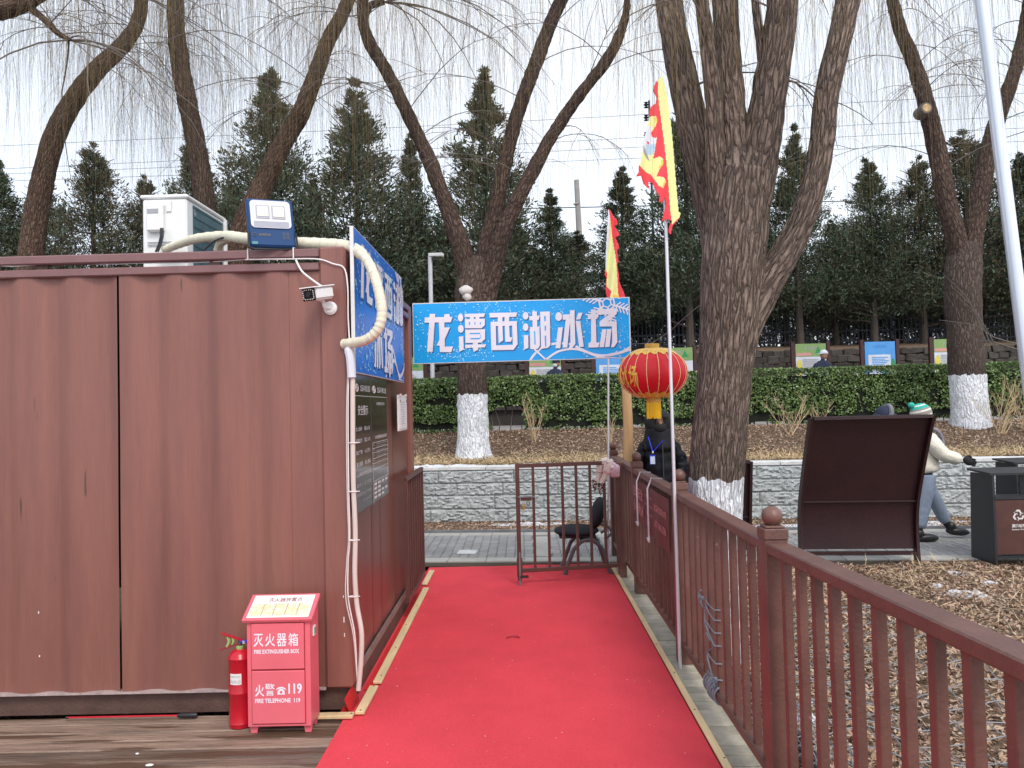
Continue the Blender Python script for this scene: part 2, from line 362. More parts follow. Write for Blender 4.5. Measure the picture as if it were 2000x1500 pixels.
def tag(o, label=None, cat=None, group=None, kind=None):
    if label: o['label'] = label
    if cat: o['category'] = cat
    if group: o['group'] = group
    if kind: o['kind'] = kind
    return o
def root(name, loc, label, cat, group=None):
    o = bpy.data.objects.new(name, None); COL.objects.link(o); o.location = loc; o.empty_display_size = .1
    ORG[o.name] = tuple(loc); return tag(o, label, cat, group)
def inst(name, me, world_loc, parent, rot=None, scale=None, label=None):
    o = bpy.data.objects.new(name, me); COL.objects.link(o)
    o.parent = parent; o.location = Vector(world_loc) - Vector(ORG[parent.name]) if parent is not None else world_loc
    if rot: o.rotation_euler = rot
    if scale: o.scale = scale
    ORG[o.name] = tuple(world_loc); return o
def copy_tree(src, loc, rz=0, label=None):
    r = src.copy(); COL.objects.link(r); r.location = loc; r.rotation_euler = (0, 0, rz)
    if label: r['label'] = label
    def rec(a, b):
        for ch in list(a.children):
            c = ch.copy(); COL.objects.link(c); c.parent = b; rec(ch, c)
    rec(src, r); return r
def rawmesh(name, V, Fq, mats, mi=None, parent=None, smooth=False):
    """V (n,3) array, Fq (m,k) int array of equal-sized faces"""
    o_ = np.array(ORG[parent.name]) if parent is not None else np.array([V[:, 0].mean(), V[:, 1].mean(), V[:, 2].min()])
    me = bpy.data.meshes.new(name); n, k = Fq.shape
    me.vertices.add(len(V)); me.vertices.foreach_set('co', (V-o_).astype(np.float32).ravel())
    me.loops.add(n*k); me.loops.foreach_set('vertex_index', Fq.astype(np.int32).ravel())
    me.polygons.add(n); me.polygons.foreach_set('loop_start', np.arange(0, n*k, k, dtype=np.int32))
    if mi is not None: me.polygons.foreach_set('material_index', np.asarray(mi, dtype=np.int32))
    for mm in ([mats] if isinstance(mats, str) else mats): me.materials.append(MATS[mm])
    me.update(calc_edges=True)
    if smooth: me.shade_smooth()
    o = bpy.data.objects.new(name, me); COL.objects.link(o)
    if parent is not None: o.parent = parent
    else: o.location = o_
    ORG[o.name] = tuple(o_); return o
_TX = {}
def text2d(body, bold=0.0):
    k = (body, bold)
    if k not in _TX:
        c = bpy.data.curves.new('t', 'FONT'); c.body = body; c.offset = bold; c.resolution_u = 2; c.size = 1
        o = bpy.data.objects.new('t', c); COL.objects.link(o); bpy.context.view_layer.update()
        m = bpy.data.meshes.new_from_object(o); v = [(p.co.x, p.co.y) for p in m.vertices]; f = [tuple(p.vertices) for p in m.polygons]
        bpy.data.objects.remove(o); bpy.data.curves.remove(c); bpy.data.meshes.remove(m)
        if v:
            a = np.array(v); a -= [a[:, 0].min(), a[:, 1].min()]; w, h = a.max(0); v = a
        else: v, w, h = np.zeros((0, 2)), 1, 1
        _TX[k] = (v, f, w, h)
    return _TX[k]
def put_text(mb, body, fn, w, h, bold=.01, m=0):
    """lettering as flat print: fn(u,v) -> point for u in 0..w, v in 0..h"""
    v, f, tw, th = text2d(body, bold)
    return mb.add([fn(p[0]/tw*w, p[1]/th*h) for p in v], f, m)
def plane_fn(o, ux, uz, off=(0, 0, 0)):
    o = Vector(o)+Vector(off); ux = Vector(ux); uz = Vector(uz)
    return lambda u, v: o + ux*u + uz*v
def fnoise(x, y, z=0): return noise.noise(Vector((x, y, z)))
# ================================================================== ground and paving
A = -0.085                                     # the rear path, wall and bed run slightly askew to the carpet
def RW(s, t, z=0): return Vector((s, t + A*s, z))
def sheet(name, x0, x1, y0, y1, zf, nx, ny, m, ytf=None):
    xs = np.linspace(x0, x1, nx); ys = np.linspace(y0, y1, ny)
    V = []
    for y in ys:
        for x in xs: V.append((x, (y + A*x) if ytf else y, zf(x, y)))
    i = np.arange((ny-1)*(nx-1)); r = i//(nx-1); c = i % (nx-1); a = r*nx+c
    o = rawmesh(name, np.array(V), np.stack([a, a+1, a+nx+1, a+nx], 1), m, smooth=True); return tag(o, kind='structure')
tag(MB().add([(-400, -400, -.14), (400, -400, -.14), (400, 400, -.14), (-400, 400, -.14)], [(0, 1, 2, 3)]).build('ground', 'soil', smooth=False), kind='structure')
tag(MB().add([(-200, -200, -.1), (200, -200, -.1), (200, -3.2, -.1), (-200, -3.2, -.1)], [(0, 1, 2, 3)]).build('frozen_lake', 'lake_ice', smooth=False), kind='structure')
def gz(x, y): return -.035 + .022*fnoise(x*1.3, y*1.3) + .01*fnoise(x*5, y*5, 3)
sheet('leafy_ground', 1.08, 16, -3, 8.4, gz, 120, 90, 'soil')
def stripz(x, t): return -.012 + .01*fnoise(x*3, t*3, 7)
sheet('leafy_strip', -14, 18, 9.3, 10.5, stripz, 130, 8, 'soil', True)
def bedz(x, t):
    k = min(1, max(0, (t-10.75)/2.5)); k = k*k*(3-2*k)
    return .735 + .41*k + .018*fnoise(x*1.7, t*1.7, 2)
sheet('planting_bed', -14, 20, 10.62, 14.0, bedz, 150, 26, 'bed_soil', True)
sheet('upper_path', -14, 24, 13.9, 18.9, lambda x, y: 1.12, 3, 3, 'walk_concrete', False)
sheet('upper_terrace', -30, 40, 18.7, 60, lambda x, y: 2.80+min(.35, max(0, (y-18.7)*.14)), 30, 30, 'soil', False)

# deck of planks, each its own part
deck = tag(MB().box((-2.6, 1.1, -.09), (7.3, 5.7, .06)).build('wooden_deck', 'gap_dark', smooth=False), kind='structure')
pme = proto(MB().box((0, 0, 0), (6.9, .0905, .034), ch=.005), 'plank', 'deck_wood')
y = 3.93; k = 0
while y > -1.5:
    o = inst('plank', pme, (-2.62+RNG.uniform(-.02, .02), y, -.018+RNG.uniform(-.0015, .0015)), deck, rot=(0, 0, RNG.uniform(-.001, .001))); y -= .0985

# carpet: worn sheet with creases and a torn spot
def carpet():
    nx, ny = 90, 260; V = []; X0, X1, Y0, Y1 = -.955, .835, -1.2, 7.47
    for j in range(ny):
        for i in range(nx):
            u = i/(nx-1); v = j/(ny-1); yy = Y0+(Y1-Y0)*v
            xl = X0 if yy > 4.0 else X0 - .0*(4-yy)
            xx = xl + (X1-xl)*u
            z = .007 + .0016*fnoise(xx*2.2, yy*1.1) + .0009*fnoise(xx*9, yy*5)
            ez = max(0, (yy-6.8)/.67); z += ez*.010*max(0, fnoise(xx*3.1, yy*9, 5)+.2) + .004*max(0, fnoise(xx*2, yy*24, 8))*ez
            yy += .02*ez*fnoise(xx*4, 0, 3)
            V.append((xx, yy, z))
    V = np.array(V); i = np.arange((ny-1)*(nx-1)); r = i//(nx-1); c = i % (nx-1); a = r*nx+c
    o = rawmesh('red_carpet', V, np.stack([a, a+1, a+nx+1, a+nx], 1), 'carpet', smooth=True)
    return tag(o, 'long worn red carpet running from the deck to the gate', 'carpet')
car = carpet()
# torn flap and little ridges
h = PZ(1002, 1246, .012)
mb = MB()
pts = []
for k in range(9):
    a = math.pi*(k/8); pts.append((h.x-.045*math.cos(a), h.y+.03*math.sin(a), .012))
mb.tube(pts, [.003, .006, .008, .009, .009, .009, .008, .006, .003], n=6)
mb.build('torn_flap', 'fire_dark', car)
# grit, wood chips and paper crumbs trodden into the carpet
n_ = 260; gx0 = RNG.uniform(-.85, .8, n_); gy0 = 2.9+RNG.random(n_)**1.4*4.3; sz = RNG.uniform(.0010, .0034, n_); an = RNG.uniform(0, 6.28, n_)
ca_, sa_ = np.cos(an)*sz, np.sin(an)*sz; zz0 = np.full(n_, .0118)
Vg = np.stack([np.stack([gx0+ca_*1.8, gy0+sa_*1.8, zz0], 1), np.stack([gx0-sa_*.6, gy0+ca_*.6, zz0+.002], 1), np.stack([gx0-ca_*1.8, gy0-sa_*1.8, zz0], 1), np.stack([gx0+sa_*.6, gy0-ca_*.6, zz0+.001], 1)], 1).reshape(-1, 3)
rawmesh('grit', Vg, np.arange(4*n_).reshape(n_, 4), ['paper', 'fire_dark', 'strip_wood'], RNG.choice([0, 0, 1, 2], n_), parent=car)['kind'] = 'stuff'
# strip of older carpet between the container and the battens
mb = MB()
mb.add([(-.99, 3.86, .012), (-.955, 3.86, .012), (-.955, 7.3, .012), (-.99, 7.3, .012)], [(0, 1, 2, 3)])
mb.add([(-.93, 4.25, .0135), (-.875, 4.25, .0135), (-.865, 6.55, .0135), (-.93, 6.55, .0135)], [(0, 1, 2, 3)])
tag(mb.build('red_carpet_offcut', 'carpet_under', smooth=False), 'narrow bright red carpet strip along the foot of the container end wall', 'carpet')
# the curled corner of carpet standing against the container foot
mb = MB().prism([(-.935, 3.93, .01), (-.955, 3.90, .095), (-.945, 4.03, .12), (-.93, 4.12, .015)], (.004, 0, 0))
mb.build('curled_corner', 'carpet_under', car)

def batten(a, b, w, name='batten', label=None, grp=None, th=.018):
    a = Vector(a); b = Vector(b); r = root(name, tuple((a+b)/2), label, 'batten', grp)
    MB().bar(a+Vector((0, 0, th/2)), b+Vector((0, 0, th/2)), w, th, ch=.003).build('strip', 'strip_wood', r)
    n = max(2, int((b-a).length/.55)+1)
    for k in range(n):
        p = a.lerp(b, .04+.92*k/(n-1)) + Vector((RNG.uniform(-.008, .008), 0, th+.001))
        MB().lathe(p, [(.0001, .0015), (.0045, .0012), (.005, -.001)], n=8, cap=False).build('screw', 'screw', r)
    return r
G = 'wooden battens holding down the carpet edge'
batten((-.868, 4.33, .014), (-.868, 6.55, .014), .05, label='long pale batten along the left edge of the carpet', grp=G)
batten((-.878, 3.905, .014), (-.875, 4.27, .014), .05, label='short pale batten by the container corner meeting another at an angle', grp=G)
batten((-1.13, 3.885, .012), (-.905, 3.885, .012), .05, label='short pale batten lying crosswise in front of the container corner post', grp=G)
batten((-.90, 6.70, .014), (-.90, 7.25, .014), .05, label='short pale batten at the far left end of the carpet beside the open gate leaf', grp=G)
batten((.855, 1.0, .010), (.855, 7.25, .010), .035, label='very long pale batten along the right edge of the carpet', grp=G, th=.014)
# brick strip beside the carpet
bs = tag(MB().box((.965, 4.1, -.06), (.205, 7.0, .06)).build('brick_strip', 'joint_sand', smooth=False), kind='structure')
bm_ = proto(MB().box((0, 0, 0), (.19, .096, .04), ch=.004), 'brick', 'brick_paver')
yy = 1.0
while yy < 7.55:
    inst('brick', bm_, (.965+RNG.uniform(-.003, .003), yy, -.0215+RNG.uniform(-.004, .002)), bs, rot=(RNG.uniform(-.02, .02), RNG.uniform(-.02, .02), RNG.uniform(-.015, .015))); yy += .103

# rear pavement: pavers between pale border slabs
pv = tag(MB().add([RW(-14, 7.70, -.05), RW(18, 7.70, -.05), RW(18, 9.48, -.05), RW(-14, 9.48, -.05), RW(-14, 7.70, -.012), RW(18, 7.70, -.012), RW(18, 9.48, -.012), RW(-14, 9.48, -.012)],
     [(0, 1, 5, 4), (4, 5, 6, 7), (2, 3, 7, 6), (1, 2, 6, 5)]).build('pavement', 'joint_sand', smooth=False), kind='structure')
rz = math.atan(A)
def tmesh(name, d, m, ch=.003):
    return proto(MB().box((0, 0, 0), d, ch=ch), name, m)
p_me = tmesh('paver', (.094, .187, .05), 'grey_paver'); s_me = tmesh('slab', (.395, .195, .05), 'border_slab'); s2_me = tmesh('slab', (.195, .395, .05), 'border_slab')
band = lambda s: any(abs(s-b) < .1 for b in (-2.9, .2, 3.3, 6.4))
stuffb = MB()
for i in range(-60, 75):
    s = i*.1+.05
    if band(s): continue
    for j in range(7):
        t = 8.03 + j*.193; z = RNG.uniform(-.003, .001)-.025
        vis = (-1.1 < s < 1.0) or (2.4 < s < 3.2) or (4.1 < s < 5.0)
        if vis: inst('paver', p_me, RW(s, t, z), pv, rot=(RNG.uniform(-.01, .01), RNG.uniform(-.01, .01), rz))
        else: stuffb.box(RW(s, t, z), (.094, .187, .05), rz)
tag(stuffb.build('paver_field', 'grey_paver', pv, smooth=False), kind='stuff')
for i in range(-14, 18):
    for t in (7.81, 9.37):
        inst('slab', s_me, RW(i*.4+.2, t, -.024), pv, rot=(0, 0, rz))
for b in (-2.9, .2, 3.3, 6.4):
    for j in range(3): inst('slab', s2_me, RW(b, 8.14+j*.4+.02, -.0245), pv, rot=(0, 0, rz))
mh = PZ(913, 1079, 0); MB().box((mh.x, mh.y, .004), (.21, .2, .012), rz, ch=.003).build('access_cover', 'coping', pv)
tag(MB().box(RW(2, 9.50, .005), (32, .03, .05), rz).build('kerb_line', 'wire_grey'), kind='structure')

# stone retaining wall in front of the bed
rw = root('stone_retaining_wall', tuple(RW(2, 10.42, 0)), 'low pale grey rough stone wall with a smooth coping behind the pavement', 'wall')
MB().add([RW(-14, 10.47, -.1), RW(19, 10.47, -.1), RW(19, 10.72, -.1), RW(-14, 10.72, -.1), RW(-14, 10.47, .715), RW(19, 10.47, .715), RW(19, 10.72, .715), RW(-14, 10.72, .715)],
     [(0, 1, 5, 4), (4, 5, 6, 7), (2, 3, 7, 6)]).build('backing', 'joint_sand', rw, smooth=False)
def stone(s0, s1, z0, z1):
    nx = max(5, int((s1-s0)/.019)); nz = 9; V = []; F = []
    for j in range(nz+1):
        for i in range(nx+1):
            u = i/nx; v = j/nz; s = s0+(s1-s0)*u; z = z0+(z1-z0)*v
            ed = min(u*(s1-s0), (1-u)*(s1-s0), v*(z1-z0), (1-v)*(z1-z0)); e = min(1, ed/.006)
            n1 = fnoise(s*2.6, z*6, 1); n2 = fnoise(s*8, z*15, 4)
            w1 = (n1*3.2+.7*n2)-math.floor(n1*3.2+.7*n2); w2 = (n2*2.4+n1)-math.floor(n2*2.4+n1); st = .55*w1+.35*w2
            d = .030 + e*(.002 + .045*st + .010*n2)
            V.append(RW(s, 10.45-d, z))
    for j in range(nz):
        for i in range(nx):
            a = j*(nx+1)+i; F.append((a, a+1, a+nx+2, a+nx+1))
    k = len(V); bd = [i for i in range(nx+1)] + [(j)*(nx+1)+nx for j in range(1, nz+1)] + [nz*(nx+1)+i for i in range(nx-1, -1, -1)] + [j*(nx+1) for j in range(nz-1, 0, -1)]
    for q in bd: p = V[q]; s = p.x; V.append((p.x, 10.475+A*s, p.z))
    for q in range(len(bd)): F.append((bd[q], k+q, k+(q+1) % len(bd), bd[(q+1) % len(bd)]))
    MB().add(V, F).build('stone', 'stone_block', rw, smooth=True, ang=28, fix=False)
zc = [-.02, .17, .36, .53, .712]
for r in range(4):
    s = -4.2 - RNG.uniform(0, .4)
    while s < 9.5:
        w = RNG.uniform(.55, 1.15); stone(s+.0012, s+w-.0012, zc[r]+.0012, zc[r+1]-.0012); s += w
mb = MB()
for r in range(4):
    for s in list(np.arange(-14, -4.9, .6))+list(np.arange(10.3, 18.5, .6)): mb.box(RW(s+.3*(r % 2), 10.45, (zc[r]+zc[r+1])/2), (.59, .07, .17), rz)
tag(mb.build('outer_stonework', 'stone_block', rw, smooth=False), kind='stuff')
cm = proto(MB().box((0, 0, 0), (.995, .30, .05), ch=.006), 'coping_stone', 'coping')
for i in range(-14, 19): inst('coping_stone', cm, RW(i, 10.545, .741+RNG.uniform(-.002, .002)), rw, rot=(0, 0, rz))

# leaves: one scatter per area
def leaves(name, n, fn, size=(.016, .042), curl=.35, mats='dry_leaves', wr=(.16, .34)):
    P = fn(n); n = len(P); L = RNG.uniform(size[0], size[1], n); W = L*RNG.uniform(wr[0], wr[1], n); a = RNG.uniform(0, 2*np.pi, n)
    tilt = RNG.normal(0, .35, n); roll = RNG.normal(0, .5, n)
    d = np.stack([np.cos(a)*np.cos(tilt), np.sin(a)*np.cos(tilt), np.sin(tilt)], 1); s = np.stack([-np.sin(a)*np.cos(roll), np.cos(a)*np.cos(roll), np.sin(roll)], 1)
    up = np.cross(d, s); C = P + np.array([0, 0, .006]); C[:, 2] += np.abs(np.sin(tilt))*L*.5 + RNG.uniform(0, .012, n)
    V = np.stack([C-d*L[:, None]*.5, C+s*W[:, None]+up*L[:, None]*.08, C+d*L[:, None]*.5+up*(L*RNG.uniform(-.2, curl, n))[:, None], C-s*W[:, None]+up*L[:, None]*.08], 1).reshape(-1, 3)
    o = rawmesh(name, V, np.arange(4*n).reshape(n, 4), mats); return tag(o, kind='stuff')
def front(n):
    x = 1.1+RNG.random(n)**1.5*6.5; yy = RNG.uniform(1.2, 7.72, n); m = yy < 7.62-.07*x+.08*np.sin(x*9); x, yy = x[m], yy[m]
    return np.stack([x, yy, np.array([gz(a, b) for a, b in zip(x, yy)])], 1)
leaves('leaf_litter', 100000, front, wr=(.12, .30), size=(.02, .05))
def strip(n): s = RNG.uniform(-2.5, 8, n); t = RNG.uniform(9.5, 10.36, n); return np.stack([s, t+A*s, np.full(n, -.008)], 1)
leaves('leaf_litter', 9000, strip)
def bed(n):
    s = RNG.uniform(-3, 9.5, n); t = 10.66+RNG.random(n)**1.3*3.0; return np.stack([s, t+A*s, np.array([bedz(a, b) for a, b in zip(s, t)])], 1)
leaves('leaf_litter', 46000, bed, size=(.018, .045))
# pale straw mat along the front of the bed
def strawbed(n):
    s = RNG.uniform(-3, 9.5, n); t = 10.66+np.abs(RNG.normal(0, .36, n)); m = t < 11.6+.25*np.sin(s*2.3); s, t = s[m], t[m]; return np.stack([s, t+A*s, np.array([bedz(a, b) for a, b in zip(s, t)])+.022], 1)
leaves('straw_mulch', 42000, strawbed, size=(.05, .13), mats='stem_dry', wr=(.03, .07))
# dry grass stalks thrown on the front ground
def stalks(n):
    c = np.array([(3.3, 6.6), (3.9, 7.0), (2.7, 6.3), (4.4, 6.2), (2.3, 4.6), (3.4, 5.6)]); k = RNG.integers(0, 6, n); P = c[k]+RNG.normal(0, .28, (n, 2)); P = P[(P[:, 0] > 1.2) & (P[:, 1] < 7.4)]
    return np.stack([P[:, 0], P[:, 1], np.array([gz(a, b) for a, b in P])+.01], 1)
leaves('dry_grass', 800, stalks, size=(.06, .2), mats='stem_dry', wr=(.01, .03))

def snowpatch(c, rx, ry, label, seed, zf=None, cat='snow patch', grp='old snow patches on the leafy ground'):
    n, m = 34, 10; V = [(c[0], c[1], c[2]+.022)]; F = []
    for j in range(1, m+1):
        for i in range(n):
            a = 2*math.pi*i/n; rr = j/m*(1+.42*fnoise(math.cos(a)*1.6+seed, math.sin(a)*1.6, seed)+.22*fnoise(math.cos(a)*4+seed, math.sin(a)*4, seed))
            x = c[0]+rx*rr*math.cos(a); yy = c[1]+ry*rr*math.sin(a); e = 1-(j/m)**2
            z = c[2] + (.010*e + .022*fnoise(x*16, yy*16, seed)*(.4+e) if j < m else -.02)
            V.append((x, yy, z))
    for i in range(n): F.append((0, 1+i, 1+(i+1) % n))
    for j in range(m-1):
        for i in range(n): a = 1+j*n; F.append((a+i, a+n+i, a+n+(i+1) % n, a+(i+1) % n))
    return tag(MB().add(V, F).build('snow_patch', 'snow'), label, cat, grp)
for px, py, w, hh, lb in ((1888, 1163, .17, .13, 'largest broken patch of old snow on the leaf litter in front of the litter bins'), (1835, 1145, .10, .07, 'small snow patch just left of the largest one on the leaf litter'),
                          (1878, 1121, .13, .06, 'thin snow smear on the leaves nearest the litter bin'), (1935, 1138, .07, .05, 'small snow patch in front of the litter bin door'),
                          (1580, 1410, .08, .1, 'lumpy snow patch behind the railing near the post with the large ball'), (1565, 1370, .07, .09, 'snow lump at the foot of the railing beside the black cables'),
                          (1600, 1470, .07, .06, 'snow lump low behind the railing at the picture bottom')):
    p = PZ(px, py, -.03); snowpatch((p.x, p.y, gz(p.x, p.y)+.012), w, hh, lb, px*.013)
q = RW(4.2, 9.85, .0); snowpatch((q.x, q.y, -.002), 1.5, .19, 'long dirty snow ribbon at the foot of the stone wall behind the walker', 3.1)
q = RW(.1, 10.15, .0); snowpatch((q.x, q.y, -.002), .45, .10, 'short dirty snow ribbon at the foot of the stone wall seen through the gate', 4.4)
for s, w, lb in ((-1.2, .55, 'thin snow on the wall coping left of the painted willow'), (.3, .5, 'thicker snow hump on the wall coping beside the gate top'), (1.3, .3, 'small snow remnant on the wall coping behind the pink plush')):
    q = RW(s, 10.58, 0); snowpatch((q.x, q.y, .768), w, .09, lb, s*2.2, grp='snow left on the wall coping')

# ================================================================== container
CXR, CYF, CYB, CXL = -.93, 3.985, 6.42, -7.0
con = root('shipping_container', (-3.9, 5.2, 0), 'large brown painted shipping container cabin with corrugated long wall', 'container')
def corr(x):       # depth of the long wall at x
    p = .2745; u = ((x - CXR + .42) % p)/p
    D_ = .028; return .0 if u < .25 else (D_*(u-.25)/.25 if u < .5 else (D_ if u < .75 else D_*(1-(u-.75)/.25)))
def front_sheet(x0, x1):
    xs = [x0]; x = x0
    while x < x1-.011: x += .011; xs.append(min(x, x1))
    zs = [.125, .6, 1.1, 1.6, 2.1, 2.365]; V = []; F = []
    for z in zs:
        for x in xs:
            d = .25*corr(x-.012)+.5*corr(x)+.25*corr(x+.012)
            V.append((x, CYF+.012+d + .004*fnoise(x*1.5, z*1.5), z))
    n = len(xs)
    for j in range(len(zs)-1):
        for i in range(n-1): a = j*n+i; F.append((a, a+1, a+n+1, a+n))
    return MB().add(V, F)
seam = PY(232, 900, CYF).x
front_sheet(CXL+.12, seam-.0012).build('wall_panel', 'container_paint', con, ang=60, fix=False)
front_sheet(seam+.0012, -1.24).build('wall_panel', 'container_paint', con, ang=60, fix=False)
MB().box((seam, CYF+.055, 1.24), (.02, .02, 2.2)).build('seam_strip', 'seam_dark', con)
MB().box((-1.155, CYF+.032, 1.24), (.178, .02, 2.24)).build('wall_panel', 'container_paint', con)
# rivets at the seam
for z in (1.83, 1.66): MB().ball((seam+.004, CYF+.028, z), .006, n=8).build('rivet', 'rail_paint', con)
for x in (CXR-.072, CXL+.072):
    for yv in (CYF+.062, CYB-.062):
        MB().box((x, yv, 1.305), (.144, .124, 2.37), ch=.012).build('corner_post', 'container_paint', con)
def rails(name, z0, z1, inset=0.0, m='rail_paint'):
    zc_, hh = (z0+z1)/2, z1-z0; w = .06
    MB().box(((CXL+CXR)/2, CYF+.03+inset, zc_), (CXR-CXL-.288, w, hh), ch=.006).build(name, m, con)
    MB().box(((CXL+CXR)/2, CYB-.03, zc_), (CXR-CXL-.288, w, hh), ch=.006).build(name, m, con)
    for x in (CXR-.03, CXL+.03): MB().box((x, (CYF+CYB)/2, zc_), (w, CYB-CYF-.248, hh), ch=.006).build(name, m, con)
rails('top_rail', 2.362, 2.406); rails('upper_beam', 2.434, 2.482)
for x in list(np.arange(CXL+.6, -1.3, .95)): MB().box((x, CYF+.045, 2.42), (.06, .03, .0275)).build('beam_spacer', 'skid_steel', con)
MB().box(((CXL+CXR)/2, (CYF+CYB)/2, 2.385), (CXR-CXL-.13, CYB-CYF-.13, .03)).build('roof', 'skid_steel', con)
# bottom: thin ledge with dust, recessed skid
xs = np.arange(CXL+.15, -1.07, .02)
MB().box(((CXL-1.074)/2, CYF+.031, .119), (-1.074-CXL, .056, .01)).build('bottom_ledge', 'ledge_snow', con)
MB().box(((CXL+CXR)/2, CYF+.10, .052), (CXR-CXL-.02, .10, .118)).build('skid_beam', 'skid_steel', con)
MB().box((CXR-.07, (CYF+CYB)/2+.1, .052), (.10, CYB-CYF-.25, .118)).build('skid_beam', 'skid_steel', con)
# end wall of three shallow pressed sheets
yb = [CYF+.124, 4.72, 5.02, 5.55, CYB-.124]
for a, b in zip(yb[:-1], yb[1:]):
    V = []; F = []; n = 14
    for j, z in enumerate((.13, 1.2, 2.365)):
        for i in range(n):
            u = i/(n-1); yv = a+.003+(b-a-.006)*u; d = .006*math.sin(math.pi*u)**.5 if 0 < u < 1 else 0
            V.append((CXR-.035+d, yv, z))
    for j in range(2):
        for i in range(n-1): q = j*n+i; F.append((q, q+1, q+n+1, q+n))
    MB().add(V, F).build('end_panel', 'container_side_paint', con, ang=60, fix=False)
MB().box((CXR-.043, (CYF+CYB)/2, 1.25), (.006, CYB-CYF-.1, 2.24)).build('end_backing', 'seam_dark', con)
for x0 in ((CXL+.04, 1),): MB().box((CXL+.03, (CYF+CYB)/2, 1.25), (.02, CYB-CYF-.2, 2.24)).build('end_panel', 'container_paint', con)
MB().box(((CXL+CXR)/2, CYB-.04, 1.25), (CXR-CXL-.2, .02, 2.24)).build('wall_panel', 'container_paint', con)
MB().prism([(CXR-.02, CYF+.10, .125), (CXR-.02, CYB-.1, .125), (CXR-.02, CYB-.1, .165), (CXR-.02, CYF+.10, .165)], (.012, 0, 0)).build('bottom_edge', 'grey_steel_edge', con)
# paint chips
for px, py, w_, h_ in ((444, 676, .004, .05), (78, 1195, .006, .012), (80, 1280, .006, .01), (672, 1210, .005, .03), (673, 1240, .004, .02), (671, 1165, .004, .012)):
    p = PY(px, py, CYF+.001 if px > 600 else CYF+.035); MB().box((p.x, p.y-.012 if px < 600 else CYF-.001, p.z), (w_, .002, h_)).build('paint_chip', 'paper', con)

# ------------------------------------------------------------------ air conditioner on the roof
a = PY(365, 379, 5.05); l = PY(275, 377, 5.05); far = PXX(440, 432, a.x); topz = a.z; W = a.x-l.x; L = min(.85, far.y-5.05); zb = 2.44
ac = root('air_conditioner', ((a.x+l.x)/2, 5.05+L/2, zb-.04), 'white outdoor air conditioning unit standing on the container roof', 'air conditioner')
xc = (a.x+l.x)/2; yc = 5.05+L/2; H_ = topz-zb
MB().box((xc, yc, zb+H_/2-.01), (W-.012, L-.01, H_-.03), ch=.012).build('casing', 'ac_white', ac)
MB().box((xc, yc, topz-.012), (W+.012, L+.012, .026), ch=.008).build('lid', 'ac_white', ac)
gx = a.x-.004
MB().prism([(gx, 5.15, zb+.05), (gx, 5.05+L-.04, zb+.05), (gx, 5.05+L-.04, topz-.05), (gx, 5.15, topz-.05)], (.004, 0, 0)).build('grille', 'ac_grille', ac)
for k in range(9):
    z = zb+.075+k*(H_-.14)/8; MB().bar((gx+.007, 5.15, z), (gx+.007, 5.05+L-.05, z), .003, .004).build('grille_bar', 'ac_grille', ac)
MB().bar((gx+.01, 5.05+L-.02, zb), (gx+.01, 5.05+L-.02, topz-.02), .025, .02).build('corner_strip', 'ac_white', ac)
pc = PY(306, 424, 5.04)
cv = MB().box((pc.x-.005, 5.035, pc.z-.005), (.115, .05, .20), ch=.012).build('valve_cover', 'white_metal', ac)
MB().box((pc.x-.012, 5.008, pc.z+.035), (.075, .004, .03)).build('recess', 'ac_grey', cv)
pl = PY(327, 402, 5.04); MB().box((pl.x+.005, 5.047, pl.z), (.035, .003, .075)).build('rating_label', 'paper', ac)
for dz in (-.17, -.19): MB().box((xc+.0, 5.047, topz-.33+dz+.17), (W*.72, .004, .006)).build('panel_groove', 'ac_grey', ac)
for sx in (-1, 1):
    for sy in (-1, 1): MB().box((xc+sx*W*.36, yc+sy*L*.36, zb-.02), (.05, .06, .044)).build('foot', 'black_plastic', ac)
pcab = [PY(*q) for q in ((314, 446, 5.0), (314, 462, 4.97), (310, 478, 4.96), (304, 492, 4.95))]
for dx in (0, .014): MB().tube([p+Vector((dx, 0, 0)) for p in pcab], .007, n=6).build('power_cord', 'black_cable', ac)

# ------------------------------------------------------------------ floodlight
fl = root('floodlight', tuple(PY(534, 484, 3.97)), 'square blue framed floodlight standing on the container roof beam', 'floodlight')
c0 = PY(534, 483, 3.95); S = .262
up_ = Vector((-.135, .20, .97)).normalized(); ri = Vector((.9, .43, .0)).normalized(); ri = (ri-up_*ri.dot(up_)).normalized(); nn = ri.cross(up_); nn = -nn if nn.y > 0 else nn
Rf = Matrix((ri, -nn, up_)).transposed(); cc = c0+up_*(S*.56)
MB().box(cc-nn*.02, (S*.93, .04, S*1.08), R=Rf, ch=.01).build('frame', 'lamp_blue', fl)
def rrect(c, w, h, r, R, off, n=5):
    P = []
    for (sx, sz, a0) in ((1, 1, 0), (-1, 1, 90), (-1, -1, 180), (1, -1, 270)):
        for k in range(n+1):
            t = math.radians(a0+90*k/n); P.append(c + R @ Vector((sx*(w/2-r)+r*math.cos(t), off, sz*(h/2-r)+r*math.sin(t))))
    return P
wc = cc+up_*.045; lens = MB().prism(rrect(wc, S*.80, S*.62, .022, Rf, -.003), nn*.004).build('reflector', 'lamp_white', fl)
for sx in (-1, 1):
    MB().prism(rrect(wc+ri*(sx*.041)+up_*.012, .070, .078, .005, Rf, -.008), nn*.002).build('led_frame', 'lens_edge', lens)
    MB().prism(rrect(wc+ri*(sx*.041)+up_*.014, .056, .058, .003, Rf, -.0105), nn*.002).build('led_panel', 'led_yellow', lens)
for k in range(6): MB().prism(rrect(wc-up_*(.045+k*.006), S*.7, .002, .0008, Rf, -.008), nn*.001).build('ridge', 'lens_edge', lens)
